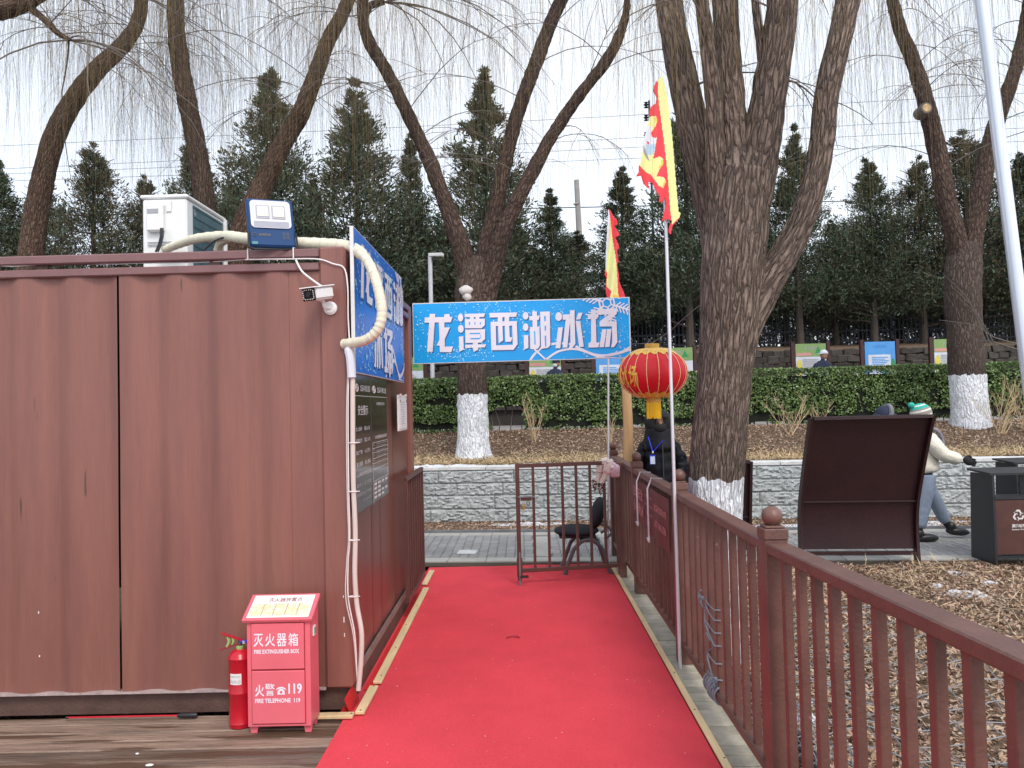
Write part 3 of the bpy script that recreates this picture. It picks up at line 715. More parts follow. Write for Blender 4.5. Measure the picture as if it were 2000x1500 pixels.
mb = MB(); fn = plane_fn(cc-nn*0+nn*.0025-ri*.07-up_*.083, ri, up_); put_text(mb, '亚明照明', fn, .06, .014, .02)
fn = plane_fn(cc+nn*.0025+ri*.055-up_*.098, ri, up_)
for k in range(5): put_text(mb, 'IP66 LED', lambda u, v, k=k: fn(u, v+k*.0085), .035, .006, .01)
mb.tube([cc+nn*.0025-ri*.092-up_*.076+ri*(.009*math.cos(t))+up_*(.009*math.sin(t)) for t in np.linspace(0, 6.28, 10)], .0016, n=4)
mb.build('lettering', 'gold_print', fl, smooth=False)['kind'] = 'stuff'
MB().prism(rrect(cc-ri*.092-up_*.124, .03, .016, .004, Rf, -.001), nn*.002).build('sticker', 'board_teal', fl)
MB().tube([cc+ri*.125-up_*.06, cc+ri*.128-up_*.15, cc+ri*.05-up_*.158, cc-ri*.10-up_*.158, cc-ri*.125-up_*.15, cc-ri*.122-up_*.06], .006, n=6).build('bracket', 'black_plastic', fl)
for px in (484, 573):
    p = PY(px, 498, 3.98); tag(MB().tube([(p.x, CYF-.006, 2.43), (p.x, CYF-.006, 2.486), (p.x+.002, CYF+.03, 2.49), (p.x, CYF+.065, 2.485)], .0035, n=5).build('cable_tie', 'white_cable'),
        'thin white tie around the roof beam at the %s edge of the floodlight' % ('left' if px < 500 else 'right'), 'cable tie', 'ties holding the floodlight')

# ------------------------------------------------------------------ insulated hose and conduits
def smoothpath(P, k=6):
    P = [Vector(p) for p in P]; out = []
    for i in range(len(P)-1):
        p0, p1, p2, p3 = P[max(i-1, 0)], P[i], P[i+1], P[min(i+2, len(P)-1)]
        for j in range(k):
            t = j/k; out.append(.5*((2*p1)+(-p0+p2)*t+(2*p0-5*p1+4*p2-p3)*t*t+(-p0+3*p1-3*p2+p3)*t**3))
    out.append(P[-1]); return out
hp = smoothpath([PY(*q) for q in ((322, 488, 5.0), (348, 477, 4.92), (385, 466, 4.75), (440, 461, 4.55), (480, 466, 4.35), (570, 474, 4.16), (630, 477, 4.12), (680, 482, 4.08), (710, 500, 3.98), (730, 535, 3.9), (742, 580, 3.87), (746, 615, 3.86), (737, 645, 3.86), (712, 665, 3.89), (672, 672, 3.98))], 10)
rr = [.027*(1+.05*math.sin(i*1.9)) + (.007 if i < 8*10 else 0)*min(1, i/40) for i in range(len(hp))]
hs = root('insulated_hose', tuple(hp[0]), 'thick cream wrapped pipe looping from the air conditioner over the container corner', 'pipe')
MB().tube(hp, rr, n=12).build('wrapping', 'hose_wrap', hs)
for i in range(6, len(hp)-2, 3):
    MB().tube([hp[i]-(hp[i+1]-hp[i]).normalized()*.002, hp[i]+(hp[i+1]-hp[i]).normalized()*.0025], rr[i]*1.035, n=12).build('tape_edge', 'hose_wrap' if i % 2 else 'conduit', hs)
h2 = smoothpath([PY(*q) for q in ((425, 490, 4.7), (432, 474, 4.65), (455, 464, 4.5), (490, 466, 4.35))], 6)
MB().tube(h2, .026, n=10).build('wrapping', 'hose_wrap', hs)
tag(MB().tube(smoothpath([PY(*q) for q in ((400, 487, 4.6), (420, 470, 4.55), (440, 463, 4.5))]), .006, n=6).build('black_cable', 'black_cable'), 'thin black cable rising to the cream pipe on the container roof', 'cable')
cd = root('conduit', tuple(PY(701, 1345, 3.93)), 'pale pipe hanging down the container corner from under the looped hose to the ground', 'pipe')
MB().tube(smoothpath([PY(*q) for q in ((679, 680, 3.95), (684, 700, 3.94), (687, 738, 3.93))]), [.02]*2+[.023]*11, n=10).build('sleeve', 'lamp_white', cd)
MB().tube(smoothpath([PY(*q) for q in ((689, 730, 3.935), (689, 830, 3.935), (690, 940, 3.935), (694, 1040, 3.935), (693, 1120, 3.935), (697, 1180, 3.935), (706, 1235, 3.92), (705, 1290, 3.92), (700, 1348, 3.92))]), .0130, n=10).build('pipe', 'conduit', cd)
for k, (dx, col_) in enumerate(((-6, 'white_cable'), (-9, 'conduit'))):
    MB().tube(smoothpath([PY(*q) for q in ((684+dx*.3, 690, 3.94), (686+dx, 800, 3.94), (687+dx, 950, 3.94), (688+dx*.8, 1050, 3.94), (686+dx, 1100, 3.95), (690+dx*1.6, 1170, 3.94), (699+dx, 1240, 3.93), (698, 1330, 3.93))]), .0035, n=6).build('cable', col_, cd)
for py in (865, 960, 1055, 1165):
    p = PY(690, py, 3.93); MB().tube([p+Vector((.022*math.cos(t), .012*math.sin(t), 0)) for t in np.linspace(0, 6.28, 9)]+[p+Vector((.036, -.008, .002))], .0025, n=4).build('tie', 'white_cable', cd)
def cable(name, pts, r, m, label, grp=None, cat='cable'): return tag(MB().tube(smoothpath([PY(*q) for q in pts]), r, n=6).build(name, m), label, cat, grp)
cable('white_cable', ((578, 508, 3.97), (590, 530, 3.95), (612, 548, 3.94), (634, 563, 3.94)), .0055, 'white_cable', 'white cable curving down from the roof beam to the security camera')
cable('white_cable', ((480, 507, 3.99), (560, 506, 3.98), (620, 506, 3.975), (650, 515, 3.975), (672, 524, 3.975), (679, 560, 3.96), (680, 620, 3.96), (683, 672, 3.96)), .004, 'white_cable', 'thin white cable running along the beam gap and down the corner post')
cable('white_cable', ((0, 519, 4.0), (30, 520, 4.0), (90, 516, 4.02), (120, 512, 4.02), (200, 516, 4.02), (280, 514, 4.02), (400, 512, 4.02), (480, 507, 4.0)), .003, 'white_cable', 'thin grey white cable lying in the gap between the roof beams at left')

# ------------------------------------------------------------------ security camera
sc_ = root('security_camera', tuple(PY(646, 602, CYF)), 'white bullet security camera with black front on the container corner', 'camera')
m0 = PY(646, 602, CYF-.001); 
mb = MB(); mb.tube([m0, m0+Vector((0, -.012, 0))], .036, n=20); mb.tube([m0+Vector((0, -.012, 0)), m0+Vector((0, -.02, 0))], [.034, .026], n=20); mb.build('mount_plate', 'white_metal', sc_)
bd = Vector((-.42, -.86, -.20)).normalized(); b0 = PY(641, 571, 3.93); f0 = b0+bd*.15
xx = bd.cross(Vector((0, 0, 1))).normalized(); zz = xx.cross(bd).normalized(); Rc = Matrix((xx, bd, zz)).transposed(); bc = (b0+f0)/2
mb = MB().box(bc, (.088, .15, .068), R=Rc, ch=.014); mb.box(bc+zz*.036+bd*.006, (.10, .165, .006), R=Rc, ch=.002); mb.build('housing', 'white_metal', sc_)
ff = MB().box(f0+bd*.002, (.086, .008, .064), R=Rc, ch=.003).build('front_glass', 'glass_black', sc_)
MB().tube([f0+bd*.004, f0+bd*.012], [.016, .013], n=14).build('lens', 'black_plastic', ff)
for k in range(18):
    t = 2*math.pi*k/18; u_, v_ = .034*max(-1, min(1, 1.25*math.cos(t))), .024*max(-1, min(1, 1.25*math.sin(t)))
    MB().ball(f0+bd*.007+xx*u_+zz*v_, .0032, n=6).build('infrared_lamp', 'paper', ff)
MB().tube(smoothpath([m0+Vector((0, -.015, 0)), m0+Vector((-.018, -.05, .0)), m0+Vector((-.024, -.062, .028)), bc-zz*.03]), .010, n=8).build('arm', 'white_metal', sc_)
# ================================================================== sign lettering, drawn stroke by stroke
SA, SB, SC = (800, 580), (940, 580), (1080, 570); ZS = 10.7125
TL, EX, EY = np.array([805.5, 592.5]), np.array([424., -12.5]), np.array([3., 118.5])
INV = np.linalg.inv(np.stack([EX, EY], 1))
def uvc(crop, pts): return [tuple(INV @ (np.array([crop[0]+x/ZS, crop[1]+y/ZS])-TL)) for x, y in pts]
def R4(x0, y0, x1, y1): return [(x0, y0), (x1, y0), (x1, y1), (x0, y1)]
def EL(cx, cy, rx, ry, n=18): return [(cx+rx*math.cos(2*math.pi*i/n), cy+ry*math.sin(2*math.pi*i/n)) for i in range(n)]
GL = []   # (strokes, holes)
GL.append((SA, [[(315, 430), (900, 418), (868, 530), (322, 540)], [(425, 355), (540, 355), (490, 1145), (370, 1150)], [(730, 365), (830, 355), (850, 415), (840, 470), (730, 470)],
  [(618, 530), (730, 525), (745, 1040), (915, 1035), (880, 1155), (640, 1155)], [(850, 635), (740, 885), (690, 1020), (570, 1020), (650, 850), (735, 640)]], []))
GL.append((SA, [EL(1070, 435, 56, 82), EL(1077, 668, 60, 82), [(1037, 830), (1130, 822), (1138, 1100), (1045, 1148)], [(1155, 355), (1585, 345), (1560, 420), (1160, 425)], R4(1265, 415, 1350, 470), R4(1385, 415, 1465, 470),
  [(1160, 465), (1580, 455), (1580, 590), (1510, 655), (1165, 655)], [(1170, 685), (1585, 675), (1585, 880), (1500, 955), (1175, 965)], R4(1330, 955, 1435, 1010), [(1170, 1000), (1605, 990), (1580, 1055), (1172, 1070)], [(1335, 1060), (1438, 1060), (1435, 1105), (1345, 1150)]],
  [R4(1245, 525, 1270, 585), R4(1362, 525, 1382, 585), R4(1475, 525, 1495, 580), [(1262, 755), (1480, 750), (1480, 775), (1262, 780)], [(1270, 862), (1480, 857), (1490, 790), (1500, 790), (1490, 870), (1455, 887), (1285, 888)]]))
GL.append((SB, [[(180, 335), (755, 325), (730, 415), (178, 432)], R4(350, 420, 448, 520), R4(492, 415, 588, 515), [(200, 520), (750, 505), (750, 600), (200, 612)], [(200, 600), (308, 600), (318, 1020), (215, 1115)], [(650, 590), (750, 590), (765, 990), (665, 1010)], [(312, 1015), (665, 1000), (765, 985), (680, 1105), (215, 1115)],
  [(355, 600), (448, 600), (462, 910), (370, 970)], [(495, 595), (588, 595), (600, 840), (655, 850), (625, 940), (507, 940)]], []))
GL.append((SB, [EL(930, 395, 60, 78), EL(932, 632, 58, 80), [(890, 800), (985, 795), (990, 1065), (895, 1105)], [(1005, 405), (1228, 388), (1205, 480), (1010, 492)], [(1070, 305), (1168, 303), (1175, 635), (1078, 635)], [(1020, 632), (1220, 620), (1230, 1020), (1180, 1090), (1030, 1090)],
  [(1235, 310), (1437, 303), (1448, 1010), (1395, 1065), (1255, 1085)]], [[(1108, 715), (1132, 712), (1140, 995), (1115, 997)], [(1318, 400), (1352, 400), (1352, 505), (1318, 510)], [(1328, 605), (1358, 603), (1358, 705), (1330, 710)], [(1328, 810), (1360, 808), (1365, 1030), (1340, 1050)]]))
GL.append((SC, [EL(122, 518, 70, 92), [(110, 745), (208, 742), (155, 1180), (55, 1180)], [(205, 475), (355, 470), (355, 580), (205, 585)], [(270, 570), (365, 570), (300, 1165), (205, 1165)], [(355, 385), (452, 383), (470, 1090), (400, 1175), (330, 1175), (370, 1090)],
  [(530, 440), (622, 436), (575, 575), (485, 580)], [(475, 610), (572, 605), (645, 1145), (550, 1155)]], []))
GL.append((SC, [[(795, 370), (890, 368), (910, 1110), (800, 1110)], [(730, 468), (960, 460), (925, 565), (730, 572)], [(742, 1065), (975, 1058), (945, 1160), (742, 1165)], [(935, 375), (1335, 340), (1335, 460), (1160, 615), (1330, 620), (1345, 1050), (1275, 1155), (1210, 1158), (1240, 1050), (1230, 725), (975, 725), (975, 620), (1175, 470), (950, 480)],
  [(1025, 785), (1118, 782), (1065, 1155), (970, 1158)], [(1130, 782), (1222, 778), (1180, 1150), (1085, 1155)]], []))
GLUV = []
for crop, st, ho in GL:
    S_ = [uvc(crop, p) for p in st]; H2 = [uvc(crop, p) for p in ho]; a_ = np.array(sum(S_, [])); lo, hi = a_.min(0), a_.max(0)
    nrm = lambda P: [((x-lo[0])/(hi[0]-lo[0]), (y-lo[1])/(hi[1]-lo[1])) for x, y in P]
    GLUV.append(([nrm(p) for p in S_], [nrm(p) for p in H2], lo, hi))
def clip01(P, e=.004):
    for ax, lim, sgn in ((0, e, 1), (0, 1-e, -1), (1, e*3, 1), (1, 1-e*3, -1)):
        out = []
        for i in range(len(P)):
            a_, b_ = P[i-1], P[i]; da, db = sgn*(a_[ax]-lim), sgn*(b_[ax]-lim)
            if (da >= 0) != (db >= 0): t = da/(da-db); out.append((a_[0]+(b_[0]-a_[0])*t, a_[1]+(b_[1]-a_[1])*t))
            if db >= 0: out.append(b_)
        P = out
        if len(P) < 3: return []
    return P
def ribbon(pts, w, asp):   # pts in uv, width in v units
    out = []
    for i, p in enumerate(pts):
        a_, b_ = pts[max(0, i-1)], pts[min(len(pts)-1, i+1)]; dx, dy = (b_[0]-a_[0])*asp, b_[1]-a_[1]; l = math.hypot(dx, dy) or 1; out.append((-dy/l/asp*w/2, dx/l*w/2))
    return [[(pts[i][0]+out[i][0], pts[i][1]+out[i][1]), (pts[i+1][0]+out[i+1][0], pts[i+1][1]+out[i+1][1]), (pts[i+1][0]-out[i+1][0], pts[i+1][1]-out[i+1][1]), (pts[i][0]-out[i][0], pts[i][1]-out[i][1])] for i in range(len(pts)-1)]
def catmull2(P, k=6): return [(v.x, v.y) for v in smoothpath([(x, y, 0) for x, y in P], k)]
def sign_board(parent, fn, wv, asp, places, blue, snow=True, seed=1):
    """fn(u,v,d)->3D ; places = rectangle (u0,v0,u1,v1) per character"""
    rg = random.Random(seed); d = [.0006]
    def nxt(): d[0] += .00003; return d[0]
    mb = MB()
    for i in range(950 if snow else 0):
        cl = rg.choice([(.05, .35), (.10, .75), (.22, .2), (.30, .85), (.2, .9), (.48, .2), (.36, .12), (.62, .5), (.5, .65), (.66, .2), (.78, .45), (.97, .6)]); u = rg.gauss(cl[0], .045); v = rg.gauss(cl[1], .10); r = rg.choice([.003, .004, .006, .009, .013])
        if not (.01 < u < .99 and .03 < v < .97): continue
        P = clip01([(u+r/asp*math.cos(t+rg.uniform(-.4, .4))*rg.uniform(.5, 1.3), v+r*math.sin(t)*rg.uniform(.5, 1.3)) for t in np.linspace(0, 5.2, 5)])
        if P: z = nxt()*.3+.0003; mb.poly([fn(x, y, z) for x, y in P])
    mb.build('snow_fleck_print', 'sign_fleck', parent, smooth=False)['kind'] = 'stuff'
    mb = MB(); d[0] = .0012
    def uvp(crop, P): return uvc(crop, P)
    B2C = lambda P: [(x-1499.75, y+107) for x, y in P]
    curves = [(B2C([(1010, 1360), (1080, 1240), (1180, 1130), (1300, 1040), (1480, 985)])+[(120, 1078), (330, 1085), (520, 1160), (700, 1250), (900, 1315), (1150, 1325), (1380, 1280), (1625, 1195)], .036),
              (B2C([(1320, 1350), (1420, 1260), (1560, 1165)])+[(180, 1225), (350, 1195), (520, 1205), (700, 1260), (880, 1330), (1050, 1375), (1300, 1385), (1620, 1385)], .034),
              ([(520, 1425), (800, 1400), (1000, 1355), (1200, 1300), (1420, 1250), (1620, 1140)], .022), (B2C([(1110, 1090), (1220, 1190), (1350, 1310)]), .026)]
    for P, w in curves:
        for qd in ribbon(catmull2(uvp(SC, P)), w, asp):
            q_ = clip01(qd)
            if q_: z = nxt(); mb.poly([fn(x, y, z) for x, y in q_])
    if snow:   # large snowflake in the corner
        c = (1125, 235)
        for k in range(6):
            t = math.radians(18+60*k); R_ = 520
            L_ = [((c[0]+90*math.cos(t), c[1]+90*math.sin(t)*.95), (c[0]+R_*math.cos(t), c[1]+R_*math.sin(t)*.95), 34)]
            for f in (.38, .52, .66, .8):
                for sg in (-1, 1):
                    b = (c[0]+R_*f*math.cos(t), c[1]+R_*f*math.sin(t)*.95); e = (b[0]+135*math.cos(t+sg*.95), b[1]+135*math.sin(t+sg*.95)*.95); L_.append((b, e, 26))
            t2 = t+math.radians(60); L_.append(((c[0]+175*math.cos(t), c[1]+175*math.sin(t)), (c[0]+175*math.cos(t2), c[1]+175*math.sin(t2)), 34)); L_.append(((c[0]+95*math.cos(t), c[1]+95*math.sin(t)), (c[0]+95*math.cos(t2), c[1]+95*math.sin(t2)), 26))
            for a_, b_, w in L_:
                for qd in ribbon(uvp(SC, [a_, b_]), w/ZS/118, asp):
                    q_ = clip01(qd)
                    if q_: z = nxt(); mb.poly([fn(x, y, z) for x, y in q_])
        for (x, y, r) in ((1385, 1045, 45), (1405, 1155, 30), (1325, 1245, 34), (710, 1345, 36), (230, 1410, 36), (650, 1290, 28), (1490, 1180, 30), (805, 1390, 24), (1400, 1340, 34)):
            P = []
            for k in range(8): t = k*math.pi/4; rr_ = r if k % 2 == 0 else r*.22; P.append((x+rr_*math.cos(t), y+rr_*math.sin(t)))
            q_ = clip01(uvp(SC, P))
            if q_: z = nxt(); mb.poly([fn(a_, b_, z) for a_, b_ in q_])
    mb.build('snow_swirl_print', 'sign_white', parent, smooth=False)['kind'] = 'stuff'
    for (st, ho, lo, hi), (u0, v0, u1, v1) in zip(GLUV, places):
        mb = MB(); z = .0035
        g = lambda P, z, du=0, dv=0: [fn(u0+x*(u1-u0)+du, v0+y*(v1-v0)+dv, z) for x, y in P]
        for k, P in enumerate(st): mb.poly(g(P, .0026+k*.00004, .0045*(u1-u0)/.13, .016), m=1)
        for k, P in enumerate(st): mb.poly(g(P, z+k*.00004))
        for P in ho: mb.poly(g(P, z+.0008), m=2)
        mb.build('character', ['sign_white', 'sign_shade', blue], parent, smooth=False)
# hanging sign across the passage
o_ = PY(805.5, 592.5, 6.46); ux = PY(1229.5, 580, 6.46)-o_; uz = PY(808.5, 711, 6.46)-o_; W_, H_ = ux.length, uz.length
uz = Vector((0, 0, -1))*H_ + ux.normalized()*.0; nrm_ = Vector((0, -1, 0))
sg = root('hanging_sign', tuple(o_+ux*.5+uz), 'wide sky blue ice rink sign with white characters hung across the passage', 'sign')
MB().prism([o_, o_+ux, o_+ux+uz, o_+uz], (0, .018, 0)).build('panel', 'sign_edge', sg, smooth=False)
e = .004/W_; e2 = .006/H_
fs = lambda u, v, d: o_ + ux*u + uz*v + nrm_*d
MB().poly([fs(e, e2*1.3, .0003), fs(1-e*2.5, e2*1.3, .0003), fs(1-e*2.5, 1-e2*.8, .0003), fs(e, 1-e2*.8, .0003)]).build('blue_face', 'sign_blue', sg, smooth=False)
sign_board(sg, lambda u, v, d: fs(u, v, d+.0003), W_, W_/H_, [(*lo, *hi) for _, _, lo, hi in GLUV], 'sign_blue', seed=3)
for (u, v) in ((.012, .05), (.012, .93), (.25, .03), (.32, .93), (.55, .04), (.62, .95), (.985, .33), (.985, .5)): MB().ball(fs(u, v, .002), .0035, n=6).build('nail', 'screw', sg)
# sign on the container end wall
XS = -.885
tl = PXX(690, 441, XS); tr = PXX(786, 545, XS); zt, zb_ = tl.z, PXX(690, 727, XS).z; y0_, y1_ = tl.y, tr.y-.02
s2 = root('rink_sign', (XS, (y0_+y1_)/2, zb_), 'upright deep blue ice rink sign fixed high on the end wall of the container', 'sign')
MB().box((XS-.011, (y0_+y1_)/2, (zt+zb_)/2), (.02, y1_-y0_, zt-zb_)).build('panel', 'sign_edge', s2)
f2 = lambda u, v, d: Vector((XS+d, y0_+(y1_-y0_)*u, zt-(zt-zb_)*v))
MB().poly([f2(.004, .006, .0004), f2(.996, .006, .0004), f2(.996, .994, .0004), f2(.004, .994, .0004)]).build('blue_face', 'sign_blue_deep', s2, smooth=False)
sign_board(s2, lambda u, v, d: f2(u, v, d+.0004), y1_-y0_, (y1_-y0_)/(zt-zb_), [(.07, .07, .29, .47), (.33, .10, .50, .48), (.54, .11, .71, .48), (.74, .11, .985, .48), (.30, .57, .47, .93), (.50, .57, .70, .95)], 'sign_blue_deep', seed=9, snow=True)
for yv in (y0_+.15, y1_-.15): MB().box((CXR+.012, yv, (zt+zb_)/2), (.03, .03, .5)).build('bracket', 'skid_steel', s2)

# safety boards below it
XI = -.90
def info_board(ya, yb, label, left):
    z0, z1 = 1.035, 1.80; r = root('safety_board', (XI, (ya+yb)/2, z0), label, 'notice board', 'dark acrylic notice boards on the container')
    MB().box((XI-.006, (ya+yb)/2, (z0+z1)/2), (.010, yb-ya-.004, z1-z0), ch=.002).build('panel', 'info_brown', r)
    w, h = yb-ya, z1-z0; fn = lambda u, v: Vector((XI+.0006, ya+u*w, z0+v*h)); mb = MB(); g = MB()
    T = lambda s, u0, v0, u1, v1, b=.01, q=mb: put_text(q, s, lambda u, v: fn(u0+u, v0+v), u1-u0, v1-v0, b)
    T('龙潭中湖公园', .36, .875, .93, .925, .012)
    mb.tube([fn(.17+.07*math.cos(t), .90+.028*math.sin(t)) for t in np.linspace(0, 6.28, 14)], .003, n=4); mb.tube([fn(.11, .90), fn(.23, .90)], .0022, n=4); mb.tube([fn(.17, .875), fn(.17, .925)], .0022, n=4)
    mb.box(fn(.5, .842), (.0008, w*.99, .003))
    if left:
        T('安全警示', .22, .70, .80, .775, .012)
        for k, (a_, b_) in enumerate((('水上运动', '谨防水浅'), ('未穿救生衣', '禁止入内'), ('禁止攀爬', '小心落水'), ('禁止吸烟', '禁止游泳'))):
            v = .585-.085*k; T(a_, .08, v, .42, v+.032, .01); T(b_, .55, v, .9, v+.032, .01)
        T('水上运动禁止携带宠物及危险品', .07, .255, .95, .285, .01); T('请照看 好儿童 注意安全', .08, .18, .92, .21, .01, g); T('服务监督 电话 67186358', .08, .115, .9, .14, .008, g); T('北京龙潭公园', .40, .06, .85, .085, .008, g)
    else:
        T('冰场服务项目', .30, .775, .8, .80, .012); T('冰场收费标准及说明', .18, .50, .92, .53, .015)
        vs_ = [.475, .43, .395, .35, .31, .265, .17]
        for v in vs_: mb.box(fn(.51, v), (.0008, w*.94, .0028))
        for u in (.04, .98): mb.box(fn(u, .3225), (.0008, .0028, h*.305))
        for a_, b_ in zip(vs_[:-1], vs_[1:]):
            n = max(1, int((a_-b_)/.021)); T('项目', .08, (a_+b_)/2-.006, .17, (a_+b_)/2+.008, .0, g)
            for j in range(n): T('冰车每辆每小时收取费用及押金说明'[:14-j], .24, b_+.006+j*.019, .95-.1*(j == 0), b_+.018+j*.019, .0, g)
        rg = random.Random(4)
        mb.box(fn(.06, .07), (.0008, .002, h*.16))
        for j in range(4):
            for i in range(4):
                if rg.random() < .8: mb.box(fn(.17+.22*i, .145-.035*j), (.0008, w*.15, h*.018)); g.box(fn(.17+.22*i, .128-.035*j), (.0008, w*.18, .002))
    mb.build('lettering', 'print_white', r, smooth=False); g.build('fine_print', 'print_grey', r, smooth=False)
info_board(4.00, 4.46, 'dark brown glossy safety notice nearest the container corner with large characters', True)
info_board(4.465, 5.0, 'dark brown glossy notice with ruled price table next to the clipboard', False)
cb = root('clipboard', (XI, 5.66, 1.43), 'white clipboard holding a sheet hung on the container end wall', 'clipboard')
MB().box((XI-.008, 5.675, 1.57), (.012, .40, .27), ch=.003).build('board', 'white_metal', cb)
pp = MB().box((XI+.0005, 5.68, 1.565), (.003, .34, .225)).build('sheet', 'paper', cb)
mb = MB(); rg = random.Random(5)
for k in range(10): mb.box((XI+.0026, 5.66+rg.uniform(-.02, .02), 1.65-k*.018), (.0006, .22*rg.uniform(.5, 1), .004))
mb.build('writing', 'print_grey', pp, smooth=False)
for yv in (5.55, 5.80): MB().box((XI+.004, yv, 1.705), (.014, .035, .02), ch=.003).build('clip', 'conduit', cb)
for yv in (5.53, 5.83): MB().box((XI+.004, yv, 1.66), (.003, .015, .015)).build('magnet', 'banner_red', cb)

# ================================================================== railings
def fence_run(name, ys, X, label):
    r = root(name, (X, (ys[0]+ys[-1])/2, 0), label, 'railing'); return r
FX = .972
fr = root('railing', (FX, 4.6, 0), 'long reddish brown metal railing with ball topped posts beside the carpet', 'railing')
posts = [1.22, 2.93, 4.63, 6.33, 7.93]
def mk(mb, nm, m='fence_paint', **k): return proto(mb, nm, m, **k)
post_me = mk(MB().box((0, 0, .53), (.088, .088, 1.06), ch=.004).box((0, 0, 1.0815), (.094, .094, .043), ch=.004).box((0, 0, 1.107), (.075, .075, .012), ch=.005), 'post')
ball_me = mk(MB().lathe((0, 0, 0), [(.016, -.045), (.018, -.036)]).ball((0, 0, 0), .040, n=24), 'ball_finial', ang=60)
bal_me = mk(MB().box((0, 0, .575), (.030, .035, .90), ch=.002), 'baluster')
for k, yv in enumerate(posts):
    p_ = inst('post', post_me, (FX, yv, 0), fr); ORG[p_.name] = (FX, yv, 0); b_ = inst('ball_finial', ball_me, (FX, yv, 1.146), p_)
for a_, b_ in zip(posts[:-1], posts[1:]):
    za = 1.082 if a_ < 2 else 1.030; MB().bar((FX, a_+.045, za), (FX, b_-.045, 1.030), .082, .042, ch=.005).build('top_rail', 'fence_paint', fr)
    MB().box((FX, (a_+b_)/2, .128), (.06, b_-a_-.09, .035), ch=.003).build('bottom_rail', 'fence_paint', fr)
    n = int(round((b_-a_)/.1425)); 
    for i in range(1, n): inst('baluster', bal_me, (FX+RNG.uniform(-.0015, .0015), a_+(b_-a_)*i/n+RNG.uniform(-.003, .003), 0), fr, rot=(RNG.uniform(-.002, .002), RNG.uniform(-.002, .002), RNG.uniform(-.03, .03)), scale=(1, 1, (za+(1.03-za)*i/n)/1.03))
# end return of the railing towards the right, behind the timber post
fr2 = root('railing', (1.3, 7.95, 0), 'short end return of the brown railing behind the timber post', 'railing')
MB().box((1.45, 7.95, 1.0), (.85, .05, .05), ch=.004).build('top_rail', 'fence_paint', fr2); MB().box((1.45, 7.95, .13), (.85, .05, .035)).build('bottom_rail', 'fence_paint', fr2)
for k in range(6): MB().box((1.10+.13*k, 7.95, .56), (.036, .036, .83)).build('baluster', 'fence_paint', fr2)
MB().box((1.88, 7.95, .53), (.07, .07, 1.06)).build('post', 'fence_paint', fr2)
fr2.location = (1.3, 7.95, 0)

# gate
gt = root('gate_leaf', (.42, 6.85, 0), 'dark brown barred gate leaf standing half open across the end of the carpet', 'gate')
P0, P1 = Vector((-.045, 6.66, 0)), Vector((.86, 6.80, 0)); gd = (P1-P0).normalized(); gl = (P1-P0).length
tz = lambda z: Vector((0, 0, z)); up3 = (0, 0, 1)
MB().bar(P0+tz(1.065), P1+tz(1.065), .032, .034, ch=.002).build('top_bar', 'gate_paint', gt); MB().bar(P0+tz(.135)+gd*.016, P1+tz(.135), .032, .034, ch=.002).build('bottom_bar', 'gate_paint', gt)
MB().box(P0+tz(.565), (.034, .034, 1.034), rz=math.atan2(gd.y, gd.x), ch=.002).build('stile', 'gate_paint', gt); MB().box(P1+tz(.60), (.034, .034, .90), rz=math.atan2(gd.y, gd.x), ch=.002).build('stile', 'gate_paint', gt)
for u in (.155, .30, .445, .585, .725, .87): MB().box(P0.lerp(P1, u)+tz(.6), (.022, .022, .895), rz=math.atan2(gd.y, gd.x)).build('bar', 'gate_paint', gt)
f_ = Vector((gd.y, -gd.x, 0))
lt = MB().bar(P0+tz(.79)+f_*.024, P0.lerp(P1, .165)+tz(.79)+f_*.024, .012).build('latch_bolt', 'wire_grey', gt)
MB().box(P0.lerp(P1, .08)+tz(.775)+f_*.018, (.10, .01, .04), rz=math.atan2(gd.y, gd.x)).build('latch_plate', 'gate_paint', lt)
q_ = P0.lerp(P1, .05)+tz(.70)+f_*.035; pk = MB().box(q_, (.034, .014, .036), rz=math.atan2(gd.y, gd.x), ch=.003)
pk.tube([q_+gd*(.011*math.cos(t))+tz(.018+.026*math.sin(t)) for t in np.linspace(0, math.pi, 8)], .003, n=6); pk.build('padlock', 'padlock_brass', lt)
q_ = P0.lerp(P1, .095)+tz(.735)+f_*.03; MB().tube([q_+gd*(.012*math.cos(t))+tz(.026*math.sin(t)) for t in np.linspace(0, 6.28, 12)], .003, n=6).build('ring', 'black_cable', lt)
dp = MB().bar(P0+tz(.30)+f_*.024, P0+tz(-.0)+f_*.024, .014).build('drop_bolt', 'wire_grey', gt); MB().bar(P0+tz(.085)+f_*.026, P0+tz(.085)+f_*.026+gd*.075, .012, .022).build('bolt_handle', 'black_cable', dp); MB().box(P0+tz(.17)+f_*.016, (.05, .012, .16), rz=math.atan2(gd.y, gd.x)).build('bolt_plate', 'gate_paint', dp)
gp = tag(MB().box((.905, 6.93, .53), (.075, .075, 1.06), ch=.004).build('gate_post', 'fence_paint'), 'plain square brown gate post without a ball beside the draped plush', 'post')
XG = -.885
g2 = root('gate_leaf', (XG, 6.05, 0), 'narrow barred gate leaf folded flat against the container end wall', 'gate')
for z in (1.07, .155): MB().box((XG, 6.08, z), (.03, .93, .034), ch=.002).build('rail', 'gate_paint', g2)
for k in range(8): MB().box((XG, 5.63+k*.1286, .61), (.028 if k in (0, 7) else .018, .03 if k in (0, 7) else .018, .93)).build('stile' if k in (0, 7) else 'bar', 'gate_paint', g2)

